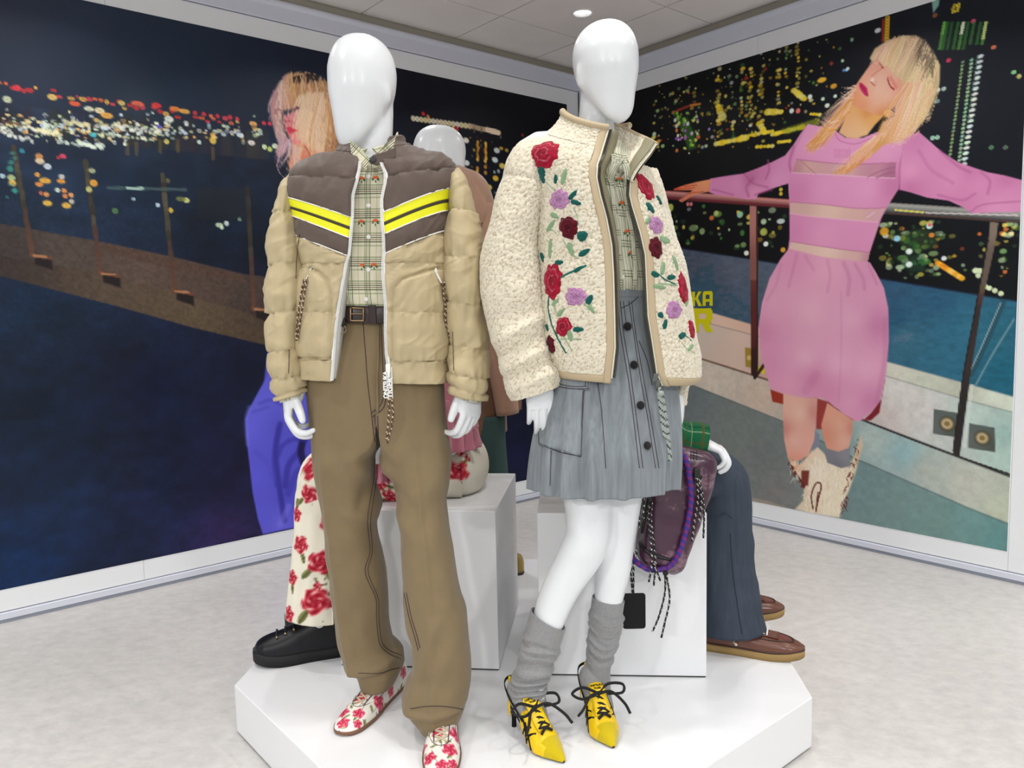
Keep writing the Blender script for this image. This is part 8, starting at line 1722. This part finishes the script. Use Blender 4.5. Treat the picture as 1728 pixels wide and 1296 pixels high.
bo = BG.build('bag_body', M_plum, bag, 752, 958, 60, 90, disp=lambda X, V, sn, P: .003 * vnoise(X * .06, V * .05) + np.where(sn > 0, crease(X, V, [(1094, 806), (1160, 818), (1166, 830), (1146, 925), (1136, 934), (1082, 920), (1078, 905), (1088, 815), (1094, 806)], 3, -.004), 0), cap0=True, cap1=True); bB = bvh_of([bo])
def bz(pts, name='zip'):
    q = cord_on(bB, pts, 40, .001)
    if len(q) > 3:
        T, U, V_ = frames(q); n = np.array([-.1, -1, .1]); w = np.cross(T, n); w /= np.linalg.norm(w, axis=1, keepdims=True); solidify(link(name, mesh_grid(np.stack([q - w * .005, q - w * .002 + n * .002, q + w * .002 + n * .002, q + w * .005], 1)), M_bzip, bag), .001)
bz([(1100, 797), (1130, 792), (1165, 799), (1185, 806)]); bz([(1078, 915), (1095, 933), (1120, 942), (1140, 946)]); bz([(1112, 786), (1098, 830), (1084, 900)], 'piping')
for i in range(3): stitch([(1165, 762 + 5 * i), (1178, 765 + 5 * i)], .0009, M_bzip, bag, 'embossed_mark', bB); stitch([(1166 + 5 * i, 760), (1165.5 + 5 * i, 777)], .0009, M_bzip, bag, 'embossed_mark', bB)
rope = [at(x, y, YB - d) for x, y, d in [(1146, 688, -.045), (1143, 720, .0), (1143, 750, .045), (1153, 768, .062), (1161, 790, .07), (1166, 839, .072), (1161, 880, .074), (1150, 922, .074), (1136, 950, .07), (1120, 960, .066), (1095, 961, .06), (1076, 950, .05), (1066, 938, .03), (1064, 920, .0)]]
twist_cord('rope_handle', rope, .0078, M_rope, bag, 55, .003, None, .5)
def bcord(pts, d, r=.0028): twist_cord('pull_cord', [at(x, y, YB - d) for x, y in pts], r, M_bwcord, bag, 60, .004, None, .18)
for pts in ([(1176, 808), (1178, 840), (1172, 880), (1168, 914)], [(1180, 808), (1186, 840), (1188, 870), (1187, 908)], [(1174, 806), (1181, 815), (1184, 845), (1180, 880)]): bcord(pts, .07)
for pts in ([(1122, 968), (1122, 1000), (1112, 1040), (1101, 1066)], [(1124, 968), (1130, 1010), (1122, 1050), (1116, 1076)], [(1096, 848), (1094, 870), (1098, 910), (1100, 950), (1095, 982)], [(1100, 848), (1099, 880), (1104, 920), (1106, 955), (1103, 988)], [(1104, 950), (1110, 968), (1114, 980)], [(1086, 830), (1080, 862), (1078, 890)], [(1090, 824), (1086, 860), (1086, 880)], [(1073, 926), (1075, 940)]): bcord(pts, .075)
for x, y, w_, h_ in ((1176, 800, .008, .016), (1097, 845, .005, .012)): k = MB(); k.box(at(x, y, YB - .067), (w_, 0, 0), (0, .004, 0), (0, 0, h_)); bevel(k.build('zip_pull', M_bzip, bag), .002)
k = MB(); ball(k, at(1123, 967, YB - .074), .008); k.build('cord_knot', M_bwcord[0], bag, smooth=True)
for o in (-2, 2): bcord([(1067 + o, 944), (1067 + o, 970), (1068 + o * .4, 1002)], .045)
c = at(1070, 1031, YB - .045); hx, hz = 20 * 2.07 / F, 32 * 2.07 / F; k = MB(); pts = []
for sx, sz, a0 in ((1, 1, 0), (-1, 1, 1), (-1, -1, 2), (1, -1, 3)): pts += [(c[0] + sx * (hx - .008) + .008 * math.cos(PI / 2 * (a0 + t)), c[2] + sz * (hz - .008) + .008 * math.sin(PI / 2 * (a0 + t))) for t in (0, .33, .66, 1)]
n = len(pts); k.add([(x, c[1] + d, z) for d in (-.0022, .0022) for x, z in pts], [tuple(range(n)), tuple(range(n, 2 * n))[::-1]] + [(i, n + i, n + (i + 1) % n, (i + 1) % n) for i in range(n)]); bevel(k.build('leather_tag', M_blk, bag), .001)
